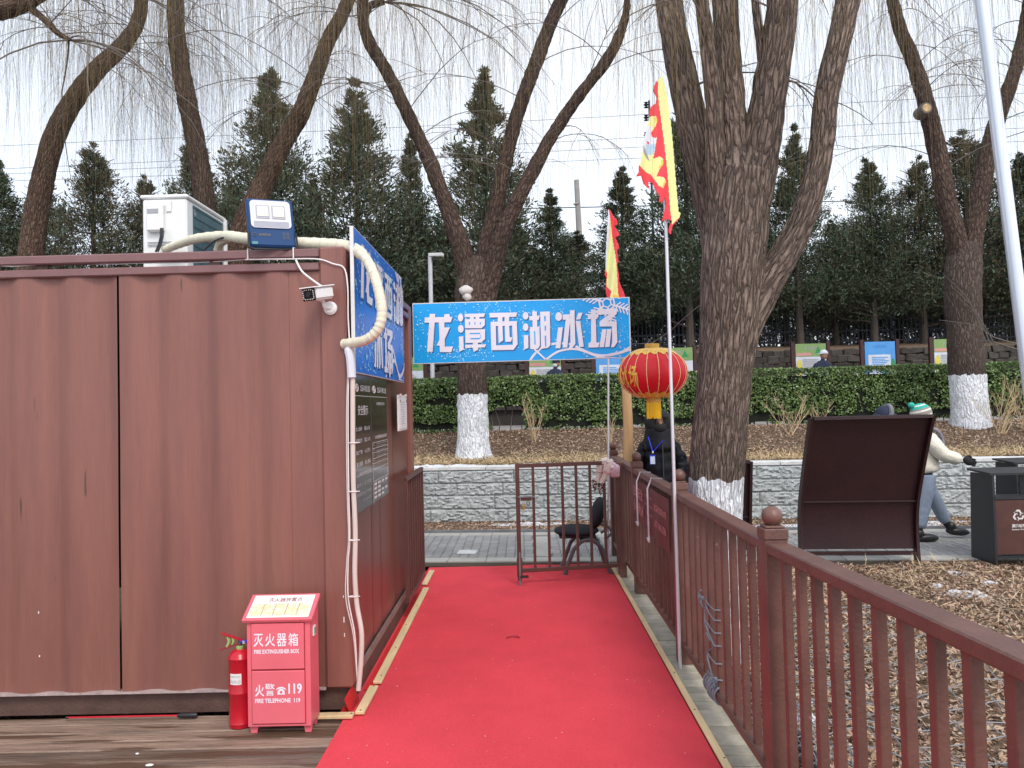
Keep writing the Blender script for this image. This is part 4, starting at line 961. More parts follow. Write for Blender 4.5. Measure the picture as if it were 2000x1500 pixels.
# plush draped over gate corner
pq = root('draped_plush', tuple(PY(1182, 960, 7.0)), 'cream and pink fluffy plush with patterned hooves draped over the gate corner', 'plush toy')
A_ = lambda x, y, Y=6.80: PY(x, y, Y)
MB().tube(smoothpath([A_(1192, 905, 6.85), A_(1181, 900), A_(1172, 912), A_(1171, 926), A_(1166, 940)]), [.03]*8+[.035]*9+[.026]*8, n=10).build('arm', 'plush_cream', pq)
MB().tube(smoothpath([A_(1195, 902, 6.76), A_(1188, 906, 6.74), A_(1184, 922, 6.74), A_(1175, 942, 6.74)]), [.03]*6+[.036]*7+[.024]*6, n=10).build('arm', 'plush_cream', pq)
MB().ball(A_(1196, 916, 6.74), (.055, .03, .065), n=14).box(A_(1201, 920, 6.74), (.09, .04, .115), ch=.015).build('body', 'plush_pink', pq, ang=180)
MB().ball(A_(1195, 913, 6.72), (.025, .02, .022), n=10).ball(A_(1187, 903, 6.72), (.02, .02, .018), n=10).build('ruffle', 'plush_cream', pq, ang=180)
for (x, y) in ((1162, 948), (1172, 955)):
    MB().prism([A_(x-5, y-12), A_(x+5, y-12), A_(x+6, y+2), A_(x+1, y+14), A_(x-5, y+3)], (0, .02, 0)).build('hoof', 'hoof_pattern', pq)

# office chair behind the gate
ch = root('visitor_chair', (.55, 7.15, 0), 'black padded visitor chair with grey arched legs behind the barred gate', 'chair')
sx0, sx1 = .37, .80; yc_ = 7.22
xL, xR = PY(1083, 1040, 7.1).x, PY(1172, 1040, 7.1).x; zs = PY(1125, 1040, 7.1).z
V = MB(); V.ball(((xL+xR)/2, yc_, zs), ((xR-xL)/2, .23, .054), n=28); V.build('seat', 'chair_fabric', ch, ang=180)
b0_ = PY(1170, 1003, 7.12); MB().ball((b0_.x, yc_, b0_.z), (.062, .21, .15), n=26, R=Matrix.Rotation(math.radians(14), 3, 'Y')).build('backrest', 'chair_fabric', ch, ang=180)
for yy_ in (yc_-.20, yc_+.20):
    ax, bx = PY(1103, 1130, 6.95).x, PY(1196, 1125, 6.95).x; mx_ = (ax+bx)/2+.01
    zt_ = zs-.06
    MB().tube(smoothpath([(ax, yy_, .0), (ax+.085, yy_, .22), (mx_-.12, yy_, zt_-.07), (mx_-.06, yy_, zt_-.012), (mx_, yy_, zt_), (mx_+.06, yy_, zt_-.012), (mx_+.12, yy_, zt_-.07), (bx-.075, yy_, .22), (bx, yy_, .0)], 5), .020, n=8, ell=.65).build('leg_arch', 'chair_steel', ch)
MB().tube(smoothpath([(mx_+.16, yc_-.17, zs-.06), (mx_+.225, yc_-.16, zs-.01), (mx_+.20, yc_-.14, zs+.05), (b0_.x-.0, yc_-.12, b0_.z-.08), (b0_.x+.06, yc_-.1, b0_.z+.06)]), .013, n=7).build('back_tube', 'chair_steel', ch)
MB().tube(smoothpath([(mx_+.16, yc_+.17, zs-.06), (mx_+.225, yc_+.16, zs-.01), (mx_+.20, yc_+.14, zs+.05), (b0_.x-.0, yc_+.12, b0_.z-.08), (b0_.x+.06, yc_+.1, b0_.z+.06)]), .013, n=7).build('back_tube', 'chair_steel', ch)
MB().box((mx_, yc_, zt_-.01), (.14, .42, .02)).build('cross_plate', 'chair_steel', ch); MB().box(((xL+xR)/2, yc_, zs-.035), ((xR-xL)*.8, .36, .02)).build('seat_pan', 'black_plastic', ch)

# banner tied to the railing
bn = root('red_banner', (FX-.05, 5.5, .6), 'dark red printed warning banner tied on the railing between two ball topped posts', 'banner')
XB = FX-.046; pTL = PXX(1249, 934, XB); pTR = PXX(1308, 962, XB); ya_, yb_ = 6.24, 4.72
zt2 = .985; zl, zr = .68, .62
V = []; F = []; n = 40
for j in range(5):
    for i in range(n+1):
        u = i/n; z = zt2+(zl+(zr-zl)*u-zt2)*j/4; V.append((XB-.004+.006*math.sin(u*23)*(j/4)+.004*fnoise(u*9, j), ya_+(yb_-ya_)*u, z))
for j in range(4):
    for i in range(n): a_ = j*(n+1)+i; F.append((a_, a_+1, a_+n+2, a_+n+1))
MB().add(V, F).build('cloth', 'banner_red', bn, fix=False)
mb = MB(); fb = lambda u0, v0: (lambda u, v: Vector((XB-.013, ya_+(yb_-ya_)*(u0+u), zl+.01+(zt2-zl)*(v0+v))))
put_text(mb, '注意安全', fb(.04, .52), .32, .30, .014); put_text(mb, '小心滑倒', fb(.04, .12), .32, .30, .014)
for k in range(3): put_text(mb, '为了您的安全请勿攀爬', fb(.42, .70-.2*k), .2, .06, .01)
put_text(mb, '龙潭西湖冰场', fb(.66, .52), .3, .16, .01); put_text(mb, '67186358', fb(.68, .16), .26, .16, .01)
mb.build('lettering', 'banner_print', bn, smooth=False)
for yv, z0, lb in ((5.92, .66, 'left of the two'), (5.42, .62, 'right of the two')):
    t_ = root('tie_strap', (FX, yv, z0), 'white strap hanging over the rail before the red banner, ' + lb, 'strap', 'white straps over the red banner')
    MB().tube([(XB-.02, yv, z0-.03), (XB-.02, yv, .98), (FX-.036, yv, 1.052), (FX+.036, yv-.01, 1.052), (FX+.04, yv-.01, .9)], .0065, n=6).build('strap', 'tie_white', t_)
    MB().tube([(XB-.03, yv+.03, z0-.005), (XB-.022, yv, z0), (XB-.03, yv-.02, z0-.015)], .006, n=5).build('knot', 'tie_white', t_)

# rope coiled on two balusters and bottom rail
rp_ = root('grey_rope', (FX, 3.9, .1), 'grey nylon rope knotted between two balusters and wound thickly on the bottom rail', 'rope')
yA, yB = 3.91, 3.78; xf = FX-.03
for z, dz in ((.56, -.004), (.53, -.025), (.45, -.008), (.39, -.012), (.29, -.0), (.19, .02)):
    MB().tube([(xf+.03, yA+.03, z), (xf, yA+.02, z+.002), (xf-.004, (yA+yB)/2, z+dz/2), (xf, yB-.02, z+dz), (xf+.03, yB-.03, z+dz)], .0042, n=6).build('turn', 'rope_grey', rp_)
MB().tube(smoothpath([(xf, yA+.025, .54), (xf-.004, yA+.02, .44), (xf-.002, yB, .37), (xf, yA+.02, .28), (xf-.004, yB, .17), (xf-.01, yA, .14)]), .0042, n=6).build('turn', 'rope_grey', rp_)
for k in range(9):
    yv = yA+.05-.024*k; MB().tube([Vector((FX-.035+.006*math.sin(k), yv, .10))+Vector((.045*(1-math.cos(t))*.8-.01, .004*math.sin(3*t+k), .045*math.sin(t)+.028)) for t in np.linspace(0, 6.28, 14)], .0062, n=6).build('turn', 'rope_grey', rp_)
mb = MB(); kc = Vector((xf-.012, yA+.04, .565))
for k in range(5): a_ = k*1.25; mb.tube(smoothpath([kc, kc+Vector((-.012, .025*math.cos(a_), .025*math.sin(a_))), kc+Vector((-.004, .045*math.cos(a_+.4), .045*math.sin(a_+.4)))]), .0055, n=6)
mb.ball(kc, .014, n=10).build('knot', 'rope_grey', rp_)

# ================================================================== flagpoles and flags
def pole(name, pts, r, m, label, cat, grp=None, n=14): return tag(MB().tube(pts, r, n=n).build(name, m), label, cat, grp)
pb = PZ(1327, 1303, .0); pole('flagpole', [(pb.x-.0, pb.y-.02, .0), PY(1302, 480, 4.46), PY(1289, 152, 4.46)], [.0105, .0100, .0095], 'pole_metal', 'thin pale pole tied to a railing post carrying the large dragon flag', 'flagpole')
pole('flagpole', [(PY(1188, 1100, 7.2).x, 7.2, 0), PY(1188, 700, 7.2), PY(1189, 413, 7.2)], [.0100, .0095, .009], 'pole_metal', 'thin grey pole at the gate corner carrying the small flag above the hanging sign', 'flagpole')
def inpoly(P, x, y):
    c = np.zeros(x.shape, bool); n = len(P)
    for i in range(n):
        x0, y0 = P[i-1]; x1, y1 = P[i]
        with np.errstate(divide='ignore', invalid='ignore'): c ^= ((y0 > y) != (y1 > y)) & (x < (x1-x0)*(y-y0)/(y1-y0+1e-12)+x0)
    return c
def cloth(name, outline, zones, to3, cell, mats, parent, th=.003):
    a_ = np.array(outline); x0, y0 = a_.min(0); x1, y1 = a_.max(0); nx, ny = int((x1-x0)/cell)+1, int((y1-y0)/cell)+1
    cx_, cy_ = np.meshgrid(x0+(np.arange(nx)+.5)*cell, y0+(np.arange(ny)+.5)*cell); keep = inpoly(outline, cx_, cy_); zi = np.zeros(keep.shape, int)
    for mi, P in zones: zi[inpoly(P, cx_, cy_)] = mi
    idx = {}; V = []; F = []; M = []
    def vid(i, j):
        if (i, j) not in idx: idx[(i, j)] = len(V); V.append(to3(x0+i*cell, y0+j*cell))
        return idx[(i, j)]
    for j in range(ny):
        for i in range(nx):
            if keep[j, i]: F.append((vid(i, j), vid(i+1, j), vid(i+1, j+1), vid(i, j+1))); M.append(int(zi[j, i]))
    mb = MB(); mb.v = [tuple(v) for v in V]; mb.f = F; mb.m = M; o = mb.build(name, mats, parent, ang=180, fix=False)
    md = o.modifiers.new('thickness', 'SOLIDIFY'); md.thickness = th; return o
f1 = root('dragon_flag', tuple(PY(1300, 455, 4.44)), 'large yellow and red flame edged pennant drooping from the tall pole', 'flag')
def c8(P): return [(1180+x/2.8846, 100+y/2.8846) for x, y in P]
out1 = c8([(305, 150), (345, 125), (352, 200), (375, 420), (400, 700), (418, 905), (428, 912), (425, 940), (385, 985), (375, 1035), (362, 1020), (366, 990), (380, 960), (355, 945), (322, 962), (333, 915), (345, 870), (338, 828), (325, 858), (300, 860), (305, 830), (285, 800), (268, 750), (248, 740), (250, 778), (215, 750), (200, 715), (165, 733), (185, 700), (182, 670), (192, 660), (205, 600), (215, 520), (235, 450), (250, 395), (250, 350), (265, 310), (295, 285), (298, 255), (285, 230), (275, 225), (283, 190)])
zones1 = [(1, out1), (0, c8([(303, 150), (352, 120), (440, 920), (383, 975), (372, 900), (345, 640), (322, 360), (308, 240)])),
          (2, c8([(330, 110), (350, 110), (365, 220), (352, 200), (345, 170)])),
          (0, c8([(240, 380), (272, 362), (296, 360), (304, 385), (290, 420), (262, 460), (275, 500), (300, 480), (285, 560), (275, 610), (310, 600), (328, 620), (310, 665), (290, 715), (330, 722), (342, 740), (322, 780), (300, 770), (262, 700), (240, 690), (190, 668), (160, 600), (200, 450)])),
          (2, c8([(240, 430), (268, 420), (262, 480), (298, 490), (285, 545), (262, 592), (238, 590), (215, 570), (215, 500)])),
          (3, c8([(225, 535), (290, 520), (288, 560), (270, 585), (225, 590)])),
          (5, c8([(212, 545), (225, 565), (255, 622), (238, 615), (214, 590)])), (4, c8([(232, 515), (250, 515), (250, 528), (232, 528)])),
          (6, c8([(318, 620), (328, 625), (325, 650), (308, 672), (302, 662), (316, 645)])), (6, c8([(335, 735), (343, 742), (325, 782), (318, 775)])), (6, c8([(285, 372), (297, 365), (303, 385), (294, 402)]))]
def f1t(x, y):
    p = PY(x, y, 4.42); k = (1330-x)/90; return p + Vector((0, .035*math.sin(x*.11+y*.02)*k + .05*math.sin(y*.013)*k, 0))
cloth('cloth', out1, zones1, f1t, 1.25, ['flag_yellow', 'flag_red', 'flag_white', 'flag_blue', 'fire_pink', 'ac_grey', 'flag_orange'], f1)
f2_ = root('small_flag', tuple(PY(1198, 575, 7.17)), 'small yellow pennant with red flame edge above the hanging sign', 'flag')
out2 = c8([(22, 890), (42, 912), (70, 950), (75, 978), (58, 985), (86, 1040), (62, 1052), (86, 1110), (70, 1125), (82, 1185), (72, 1200), (85, 1260), (84, 1290), (95, 1330), (115, 1375), (122, 1400), (20, 1400), (8, 1340), (14, 1280), (2, 1260), (6, 1240), (8, 1130)])
yel = c8([(22, 885), (35, 960), (55, 1100), (70, 1230), (84, 1400), (30, 1400), (40, 1355), (14, 1320), (18, 1250), (12, 1240), (10, 1130)]); wh = c8([(22, 885), (30, 930), (26, 1080), (10, 1240), (2, 1240), (6, 1100)]); og = c8([(45, 1372), (84, 1375), (86, 1400), (48, 1400)])
def f2t(x, y): return PY(x, y, 7.15) + Vector((0, .02*math.sin(x*.3+y*.03), 0))
cloth('cloth', out2, [(0, out2), (1, yel), (2, wh), (3, og)], f2t, .9, ['flag_red', 'flag_yellow', 'flag_white', 'flag_orange'], f2_)

# ================================================================== lantern
lc = PY(1275, 729, 6.0); ln = root('red_lantern', tuple(lc-Vector((0, 0, .2))), 'round red Chinese lantern with gold trim and yellow tassel', 'lantern'); RX, RZ = .274, .212
def lant(t, a, o=0):   # t: 0 top..1 bottom
    b = math.pi*(.135+.73*t); return lc + Vector(((RX*math.sin(b)+o)*math.cos(a), (RX*math.sin(b)+o)*math.sin(a), RZ*math.cos(b)*1.02))
n_ = 96; V = []; F = []
for j in range(25):
    for i in range(n_): a_ = 2*math.pi*i/n_; rib = .006*abs(math.cos(a_*9))**.5; V.append(lant(j/24, a_, -.006+rib*.9*math.sin(math.pi*j/24)))
for j in range(24):
    for i in range(n_): F.append((j*n_+i, j*n_+(i+1) % n_, (j+1)*n_+(i+1) % n_, (j+1)*n_+i))
MB().add(V, F).build('shade', 'lantern_red', ln, ang=50)
for k in range(18):
    a_ = math.pi*(k+.5)/9; MB().tube([lant(t, a_, .001) for t in np.linspace(.02, .98, 18)], .0028, n=5).build('rib', 'lantern_line', ln)
for sgn, t0, t1 in ((1, 0, .17), (-1, 1, .86)):
    V = []; F = []
    for j in range(5):
        for i in range(n_): a_ = 2*math.pi*i/n_; tt = t0+(t1-t0)*(1+.16*math.sin(a_*18)*(j/4))*j/4; V.append(lant(tt, a_, .002))
    for j in range(4):
        for i in range(n_): F.append((j*n_+i, j*n_+(i+1) % n_, (j+1)*n_+(i+1) % n_, (j+1)*n_+i))
    MB().add(V, F).build('gold_trim', 'lantern_gold', ln)
    zc0 = lc+Vector((0, 0, sgn*RZ*.93)); MB().tube([zc0, zc0+Vector((0, 0, sgn*.04))], .058, n=24).build('collar', 'lantern_gold', ln)
mb = MB()
for i in range(46):
    a_ = 2*math.pi*i/46; p = lc+Vector((.052*math.cos(a_), .052*math.sin(a_), -RZ*.93-.038)); mb.tube([p, p+Vector((.002*math.cos(a_), .002*math.sin(a_), -.06)), p+Vector((RNG.uniform(-.004, .004), 0, -.125+RNG.uniform(-.008, .004)))], .0048, n=5)
mb.build('tassel', 'tassel_yellow', ln)
mb = MB()   # gold characters running round the shade
for k, c_ in enumerate('西湖冰场'):
    a0 = math.radians(155+k*20.5); v_, fc, tw, th_ = text2d(c_, .02)
    mb.add([lant(.74-.36*(p[1]/th_), a0+math.radians(18)*(p[0]/tw), .0035) for p in v_], fc)
mb.build('lettering', 'lantern_gold', ln, smooth=False)
tp = lc+Vector((0, 0, RZ+.03)); tree_hook = PY(1372, 592, 4.95)
tag(MB().tube(smoothpath([tp, PY(1310, 645, 5.6), PY(1335, 622, 5.3), tree_hook]), .003, n=5).build('hanging_wire', 'wire_grey'), 'thin wire holding the lantern to the large willow trunk', 'wire')
tag(MB().tube([tp, PY(1232, 672, 6.45)], .0025, n=5).build('hanging_wire', 'wire_grey'), 'thin wire from the lantern top to the edge of the blue sign', 'wire')
MB().tube([tp, tp+Vector((.02, 0, .02)), tp+Vector((0, 0, .045)), tp+Vector((-.02, 0, .02)), tp], .002, n=4).build('hook', 'wire_grey', ln)
# rough timber post
wp = PY(1228, 905, 7.6); z1_ = PY(1226, 700, 7.6).z
V = MB(); V.tube([(wp.x-.02, 7.6, 0), (wp.x-.005, 7.6, .9), (wp.x+.004, 7.6, 1.4), (wp.x-.006, 7.6, z1_)], [(.052, .04), (.052, .04), (.050, .04), (.046, .036)], n=10, ref=(1, 0, 0))
tag(V.build('timber_post', 'post_wood', ang=30), 'unpainted tan timber post behind the railing below the red lantern', 'post')

# ================================================================== fire extinguisher box and extinguisher
fb0, fb1 = PZ(499, 1418, 0), PZ(621, 1414, 0); bw = .315; bx = (fb0.x+fb1.x)/2; by = 3.80; bd_ = .15
bxr = root('extinguisher_box', (bx, by, 0), 'pinkish red metal fire extinguisher box standing against the container', 'fire box')
zb1 = .57; z0f = .04
MB().prism([(bx+bw/2, by-bd_/2, z0f), (bx+bw/2, by+bd_/2, z0f), (bx+bw/2, by+bd_/2, .625), (bx+bw/2, by-bd_/2, .555)], (-bw, 0, 0)).build('body', 'fire_pink', bxr)
for s_ in (-1, 1):
    for t_ in (-1, 1): MB().prism([(bx+s_*(bw/2-.022)-.022, by+t_*(bd_/2-.02), z0f), (bx+s_*(bw/2-.022)+.022, by+t_*(bd_/2-.02), z0f), (bx+s_*(bw/2-.022)+.015, by+t_*(bd_/2-.02), -.0), (bx+s_*(bw/2-.022)-.015, by+t_*(bd_/2-.02), 0)], (0, .02 if t_ < 0 else -.02, 0)).build('foot', 'fire_pink', bxr)
yf = by-bd_/2
for z_a, z_b in ((.322, .548), (.055, .314)):
    MB().box((bx-.003, yf-.004, (z_a+z_b)/2), (bw-.052, .009, z_b-z_a), ch=.0025).build('door', 'fire_pink', bxr)
MB().box((bx-.003, yf-.0004, .30), (bw-.045, .0012, .50)).build('shadow_gap', 'fire_dark', bxr)
lidR = Matrix.Rotation(math.radians(28), 3, 'X'); lcn = Vector((bx-.002, by-.012, .606)); MB().box(lcn, (bw+.035, .185, .02), R=lidR, ch=.003).build('lid', 'fire_pink', bxr)
Lx, Ly, Lz = lidR@Vector((1, 0, 0)), lidR@Vector((0, 1, 0)), lidR@Vector((0, 0, 1)); lf = lambda u, v, d=.0108: lcn+Lx*u+Ly*v+Lz*d
ls = MB().poly([lf(-.155, -.078), lf(.155, -.078), lf(.155, .08), lf(-.155, .08)]).build('label', 'paper', bxr, smooth=False)
mb = MB(); mb.poly([lf(-.148, -.065, .0113), lf(.148, -.065, .0113), lf(.148, .02, .0113), lf(-.148, .02, .0113)]); mb.build('picture_strip', 'yellow_print', ls, smooth=False)
mb = MB(); put_text(mb, '灭火器放置点', lambda u, v: lf(-.075+u, .032+v, .0114), .17, .03, .004)
for k in range(1, 5): mb.poly([lf(-.148+k*.0592, -.065, .0116), lf(-.146+k*.0592, -.065, .0116), lf(-.146+k*.0592, .02, .0116), lf(-.148+k*.0592, .02, .0116)])
mb.build('lettering', 'fire_dark', ls, smooth=False)
ff_ = lambda u0, z0: (lambda u, v: Vector((bx+u0+u, yf-.0092, z0+v)))
mb = MB()
for k, c_ in enumerate('灭火器箱'): put_text(mb, c_, ff_(-.122+k*.058, .435), .049, .064, .014)
put_text(mb, 'FIRE EXTINGUISHER BOX', ff_(-.120, .400), .225, .021, .03); mb.build('lettering', 'sign_white', bxr, smooth=False)
mb = MB(); put_text(mb, '火', ff_(-.118, .19), .046, .058, .016); put_text(mb, '警', ff_(-.068, .193), .048, .060, .008); put_text(mb, '119', ff_(.048, .20), .068, .052, .03)
tlx = bx+.012; tz0 = .198; yq = yf-.0092   # telephone symbol
mb.poly([(tlx-.019, yq, tz0), (tlx+.019, yq, tz0), (tlx+.017, yq, tz0+.018), (tlx+.009, yq, tz0+.028), (tlx-.009, yq, tz0+.028), (tlx-.017, yq, tz0+.018)])
mb.poly([(tlx+.025*math.cos(t), yq-.0003, tz0+.022+.016*math.sin(t)) for t in np.linspace(0, math.pi, 12)] + [(tlx-.014+.028*k/6, yq-.0003, tz0+.028+.002*math.sin(math.pi*k/6)) for k in range(7)])
put_text(mb, 'FIRE TELEPHONE  119', ff_(-.118, .158), .225, .022, .03); mb.build('lettering', 'sign_white', bxr, smooth=False)
mb = MB(); mb.poly([(tlx+.007*math.cos(t), yq-.0007, tz0+.012+.007*math.sin(t)) for t in np.linspace(0, 5.9, 12)]); mb.build('dial', 'fire_pink', bxr, smooth=False)
MB().box((bx+bw/2+.003, by-.01, .49), (.006, .035, .05), ch=.001).build('side_latch', 'paper', bxr); MB().box((bx+bw/2+.007, by-.01, .49), (.004, .02, .03)).build('latch_button', 'green_latch', bxr)
ex = PZ(471, 1412, 0); ex.y = 3.84; ex.x = PY(471, 1412, 3.84).x; er = root('fire_extinguisher', (ex.x, ex.y, 0), 'red cylinder fire extinguisher standing left of the extinguisher box', 'extinguisher')
MB().lathe((ex.x, ex.y, 0), [(.050, 0), (.056, .004), (.057, .02), (.059, .024), (.057, .028), (.0575, .17), (.060, .174), (.060, .180), (.0575, .184), (.0575, .34), (.060, .344), (.0600, .350), (.0565, .354), (.052, .368), (.038, .382), (.018, .390), (.014, .395)], n=32).build('cylinder', 'ext_red', er)
MB().lathe((ex.x, ex.y, .388), [(.019, 0), (.02, .004), (.02, .014), (.014, .018)], n=16).build('neck_ring', 'green_plastic', er)
MB().lathe((ex.x, ex.y, .40), [(.011, 0), (.011, .035), (.006, .04)], n=12).build('valve', 'chair_steel', er)
MB().bar((ex.x+.005, ex.y, .418), (ex.x-.095, ex.y-.02, .392), .016, .006, ch=.001).build('carry_handle', 'fire_dark', er)
MB().bar((ex.x+.012, ex.y, .432), (ex.x-.085, ex.y-.02, .475), .018, .008, ch=.001).build('lever', 'ext_red', er)
MB().tube(smoothpath([(ex.x-.035, ex.y-.01, .447), (ex.x-.03, ex.y-.012, .43), (ex.x-.036, ex.y-.012, .415)]), .006, n=6).tube(smoothpath([(ex.x-.06, ex.y-.012, .455), (ex.x-.052, ex.y-.014, .43), (ex.x-.062, ex.y-.016, .405)]), .007, n=6).build('safety_clip', 'green_plastic', er)
MB().tube(smoothpath([(ex.x+.008, ex.y-.004, .425), (ex.x+.035, ex.y-.012, .428), (ex.x+.058, ex.y+.0, .412), (ex.x+.07, ex.y+.03, .36), (ex.x+.068, ex.y+.03, .2)]), .0085, n=8).build('hose', 'lanyard_blue', er)
MB().lathe((ex.x+.026, ex.y-.012, .42), [(.0095, 0), (.0095, .014)], n=10).build('hose_fitting', 'pole_metal', er)
V = []; F = []
for j in range(2):
    for i in range(9): a_ = math.radians(-125+i*7.5); V.append((ex.x+.0585*math.cos(a_), ex.y+.0585*math.sin(a_), .225+j*.055))
for i in range(8): F.append((i, i+1, i+10, i+9))
tk = MB().add(V, F).build('tag_label', 'paper', er)
mb = MB(); 
def cyl(u, v): a_ = math.radians(-121+u*50); return Vector((ex.x+.0592*math.cos(a_), ex.y+.0592*math.sin(a_), .232+v))
put_text(mb, '2023年12月', lambda u, v: cyl(u, v), 1.0, .018, .0); put_text(mb, '消防器材检查', lambda u, v: cyl(u, v+.03), 1.0, .008, .0); mb.build('writing', 'print_grey', tk, smooth=False)

# red shafted stick with black grip lying at the container foot
s0, s1 = PZ(135, 1399, .02), PZ(352, 1396, .02); s2_ = PZ(390, 1392, .02)
st = root('ski_pole', tuple((s0+s2_)/2), 'thin red shafted stick with black foam grip lying along the container foot', 'stick')
for q_ in (s0, s1, s2_): q_.y = min(q_.y, 3.93)
MB().tube([s0, s1], .0045, n=8).build('shaft', 'ext_red', st); MB().tube([s1-Vector((.01, 0, 0)), s1+Vector((.005, 0, 0)), s1.lerp(s2_, .9), s2_], [.008, .013, .014, .010], n=10).build('grip', 'black_plastic', st); MB().ball(s0, .009, n=8).build('tip', 'black_plastic', st)
# bits of paper and ice on the deck
for px, py, lb in ((292, 1494, 'white crumpled scrap on the wet deck boards'), (268, 1472, 'tiny pale chip on the deck boards left of the white scrap')):
    p = PZ(px, py, .003); s_ = .02 if px == 292 else .009; tag(MB().ball(p, (s_, s_*.6, .004), n=8).build('paper_scrap', 'paper'), lb, 'litter')
# ================================================================== dark display boards seen from behind, litter bins
def display(name, x0, x1, yb0, ztop, lean, label, ymid, slant=-.085):
    r = root(name, ((x0+x1)/2, yb0+slant*(x0+x1)/2, 0), label, 'display board')
    prof = []
    for k in range(13):
        z = ztop*k/12; u = z/ztop; prof.append((-lean*max(0, (u-.36)/.64)**1.15 + .03*math.sin(min(1, u/.36)*math.pi)*.6, z))
    Y = lambda x, d: yb0+slant*x+d
    for x in (x0, x1):
        P = [Vector((x, Y(x, d), z)) for d, z in prof]; mb = MB()
        mb.prism([p+Vector((0, -.035, 0)) for p in P]+[p+Vector((0, .045, 0)) for p in P[::-1]], (.028 if x == x0 else -.028, 0, 0)); mb.build('side_frame', 'board_brown', r)
    V = []; F = []
    for j in range(1, 13):
        d, z = prof[j]
        z = max(z, .10)
        for x in (x0+.028, x1-.028): V.append((x, Y(x, d)+.012, z))
    for j in range(11): F.append((2*j, 2*j+1, 2*j+3, 2*j+2))
    MB().add(V, F).build('back_sheet', 'board_brown', r, fix=False)
    def cross(j, nm, h=.022, dp=.05):
        d, z = prof[j]; MB().bar((x0+.028, Y(x0, d)-.004, z), (x1-.028, Y(x1, d)-.004, z), dp, h).build(nm, 'board_brown', r)
    cross(12, 'top_frame', .03, .085); cross(5, 'cross_rail', .014, .02)
    MB().bar((x0+.028, Y(x0, 0)+.0, .085), (x1-.028, Y(x1, 0), .085), .06, .03).build('bottom_frame', 'board_brown', r)
    return r
p0, p1 = PZ(1552, 1095, 0), PZ(1783, 1103, 0)
topw = PY(1690, 815, 7.0).z
display('display_board', 2.72, 3.83, 7.62, topw, .36, 'large dark brown curved display board seen from behind in front of the two walkers', 7.3)
display('display_board', 1.42, 2.34, 7.9, .98, .10, 'lower dark brown display board half hidden behind the white painted trunk of the big willow', 7.8)

def recycle(mb, o, s):
    for k in range(3):
        a0 = math.radians(90+120*k); R_ = lambda x, z: Vector((x*math.cos(a0-math.pi/2)-z*math.sin(a0-math.pi/2), 0, x*math.sin(a0-math.pi/2)+z*math.cos(a0-math.pi/2)))
        P = [(-.16, .62), (.16, .62), (.40, .22), (.56, .30), (.46, -.10), (.10, .06), (.24, .14), (.08, .42), (-.08, .42), (-.22, .18), (-.42, .30)]
        mb.poly([Vector(o)+R_(x, z)*s for x, z in P])
def litter_bin(x0, y0, label, ydir=1, w=1.0, h=.86, dpt=.36, text=True):
    r = root('litter_bin', (x0+w/2, y0+dpt/2, 0), label, 'litter bin', 'twin litter bins beside the path'); t = .022
    for x in (x0+t/2, x0+w-t/2): MB().prism([(x, y0, 0), (x, y0+dpt+.02, 0), (x, y0+dpt-.02, h-.02), (x, y0-.0, h-.015)], (t, 0, 0)).build('side_panel', 'bin_black', r)
    MB().add([(x0-.01, y0-.01, h-.02), (x0+w+.01, y0-.01, h-.02), (x0+w+.01, y0+dpt, h+.0), (x0-.01, y0+dpt, h), (x0-.01, y0-.01, h), (x0+w+.01, y0-.01, h), (x0+w+.01, y0+dpt, h+.02), (x0-.01, y0+dpt, h+.02)], [(0, 1, 2, 3), (4, 5, 6, 7), (0, 1, 5, 4), (1, 2, 6, 5), (2, 3, 7, 6), (3, 0, 4, 7)]).build('top_panel', 'bin_black', r, smooth=False)
    MB().box((x0+w/2, y0+.02, h-.235), (w-.05, .05, .03)).build('rim', 'bin_black', r); MB().box((x0+w/2, y0+dpt-.02, h-.45), (w-.05, .02, h-.55)).build('back_panel', 'bin_black', r)
    MB().box((x0+w/2, y0+dpt/2, h-.25), (w-.06, dpt-.06, .012)).build('inner_tray', 'bin_black', r)
    MB().box((x0+w/2+.13, y0+dpt/2, h-.12), (w*.50, .02, .22)).build('divider', 'bin_black', r)
    MB().box((x0+w/2, y0+.03, .07), (w-.05, .04, .025)).build('sill', 'bin_black', r)
    for k in range(2):
        xc_ = x0+t+ (w-2*t)*(.25+.5*k); d = MB().box((xc_, y0+.012, (.095+h-.255)/2), ((w-2*t)/2-.012, .022, h-.255-.095), ch=.003).build('door', 'bin_brown', r)
        mb = MB(); recycle(mb, (xc_-.02, y0-.0002, .46), .085); f = lambda u0, z0: (lambda u, v: Vector((xc_+u0+u, y0-.0002, z0+v)))
        put_text(mb, '其他垃圾' if k == 0 else '可回收物', f(-.085, .345), .13, .035, .04); put_text(mb, 'Residual Waste' if k == 0 else 'Recyclable', f(-.085, .322), .13, .014, .02); mb.build('lettering', 'print_white', d, smooth=False)
b0 = PZ(1943, 1108, -.02); litter_bin(b0.x, b0.y, 'nearer black and brown litter bin with a recycling mark on its door')
c1 = PY(1970, 907, 8.0); litter_bin(c1.x, 7.9, 'black litter bin standing right behind the nearer bin, only its corner in view', h=.88)

# leaning galvanised lamp pole at the right
g0 = PY(2012, 760, 5.3); g1 = PY(1917, 0, 5.3); dd = (g1-g0)/(g1.z-g0.z)
foot = g0+dd*(-.03-g0.z); tag(MB().tube([foot, g0, g1, g1+dd*1.6], [.049, .046, .044, .042], n=24).build('lamp_pole', 'galvanised'), 'shiny galvanised steel pole leaning left at the right edge of the picture', 'pole')

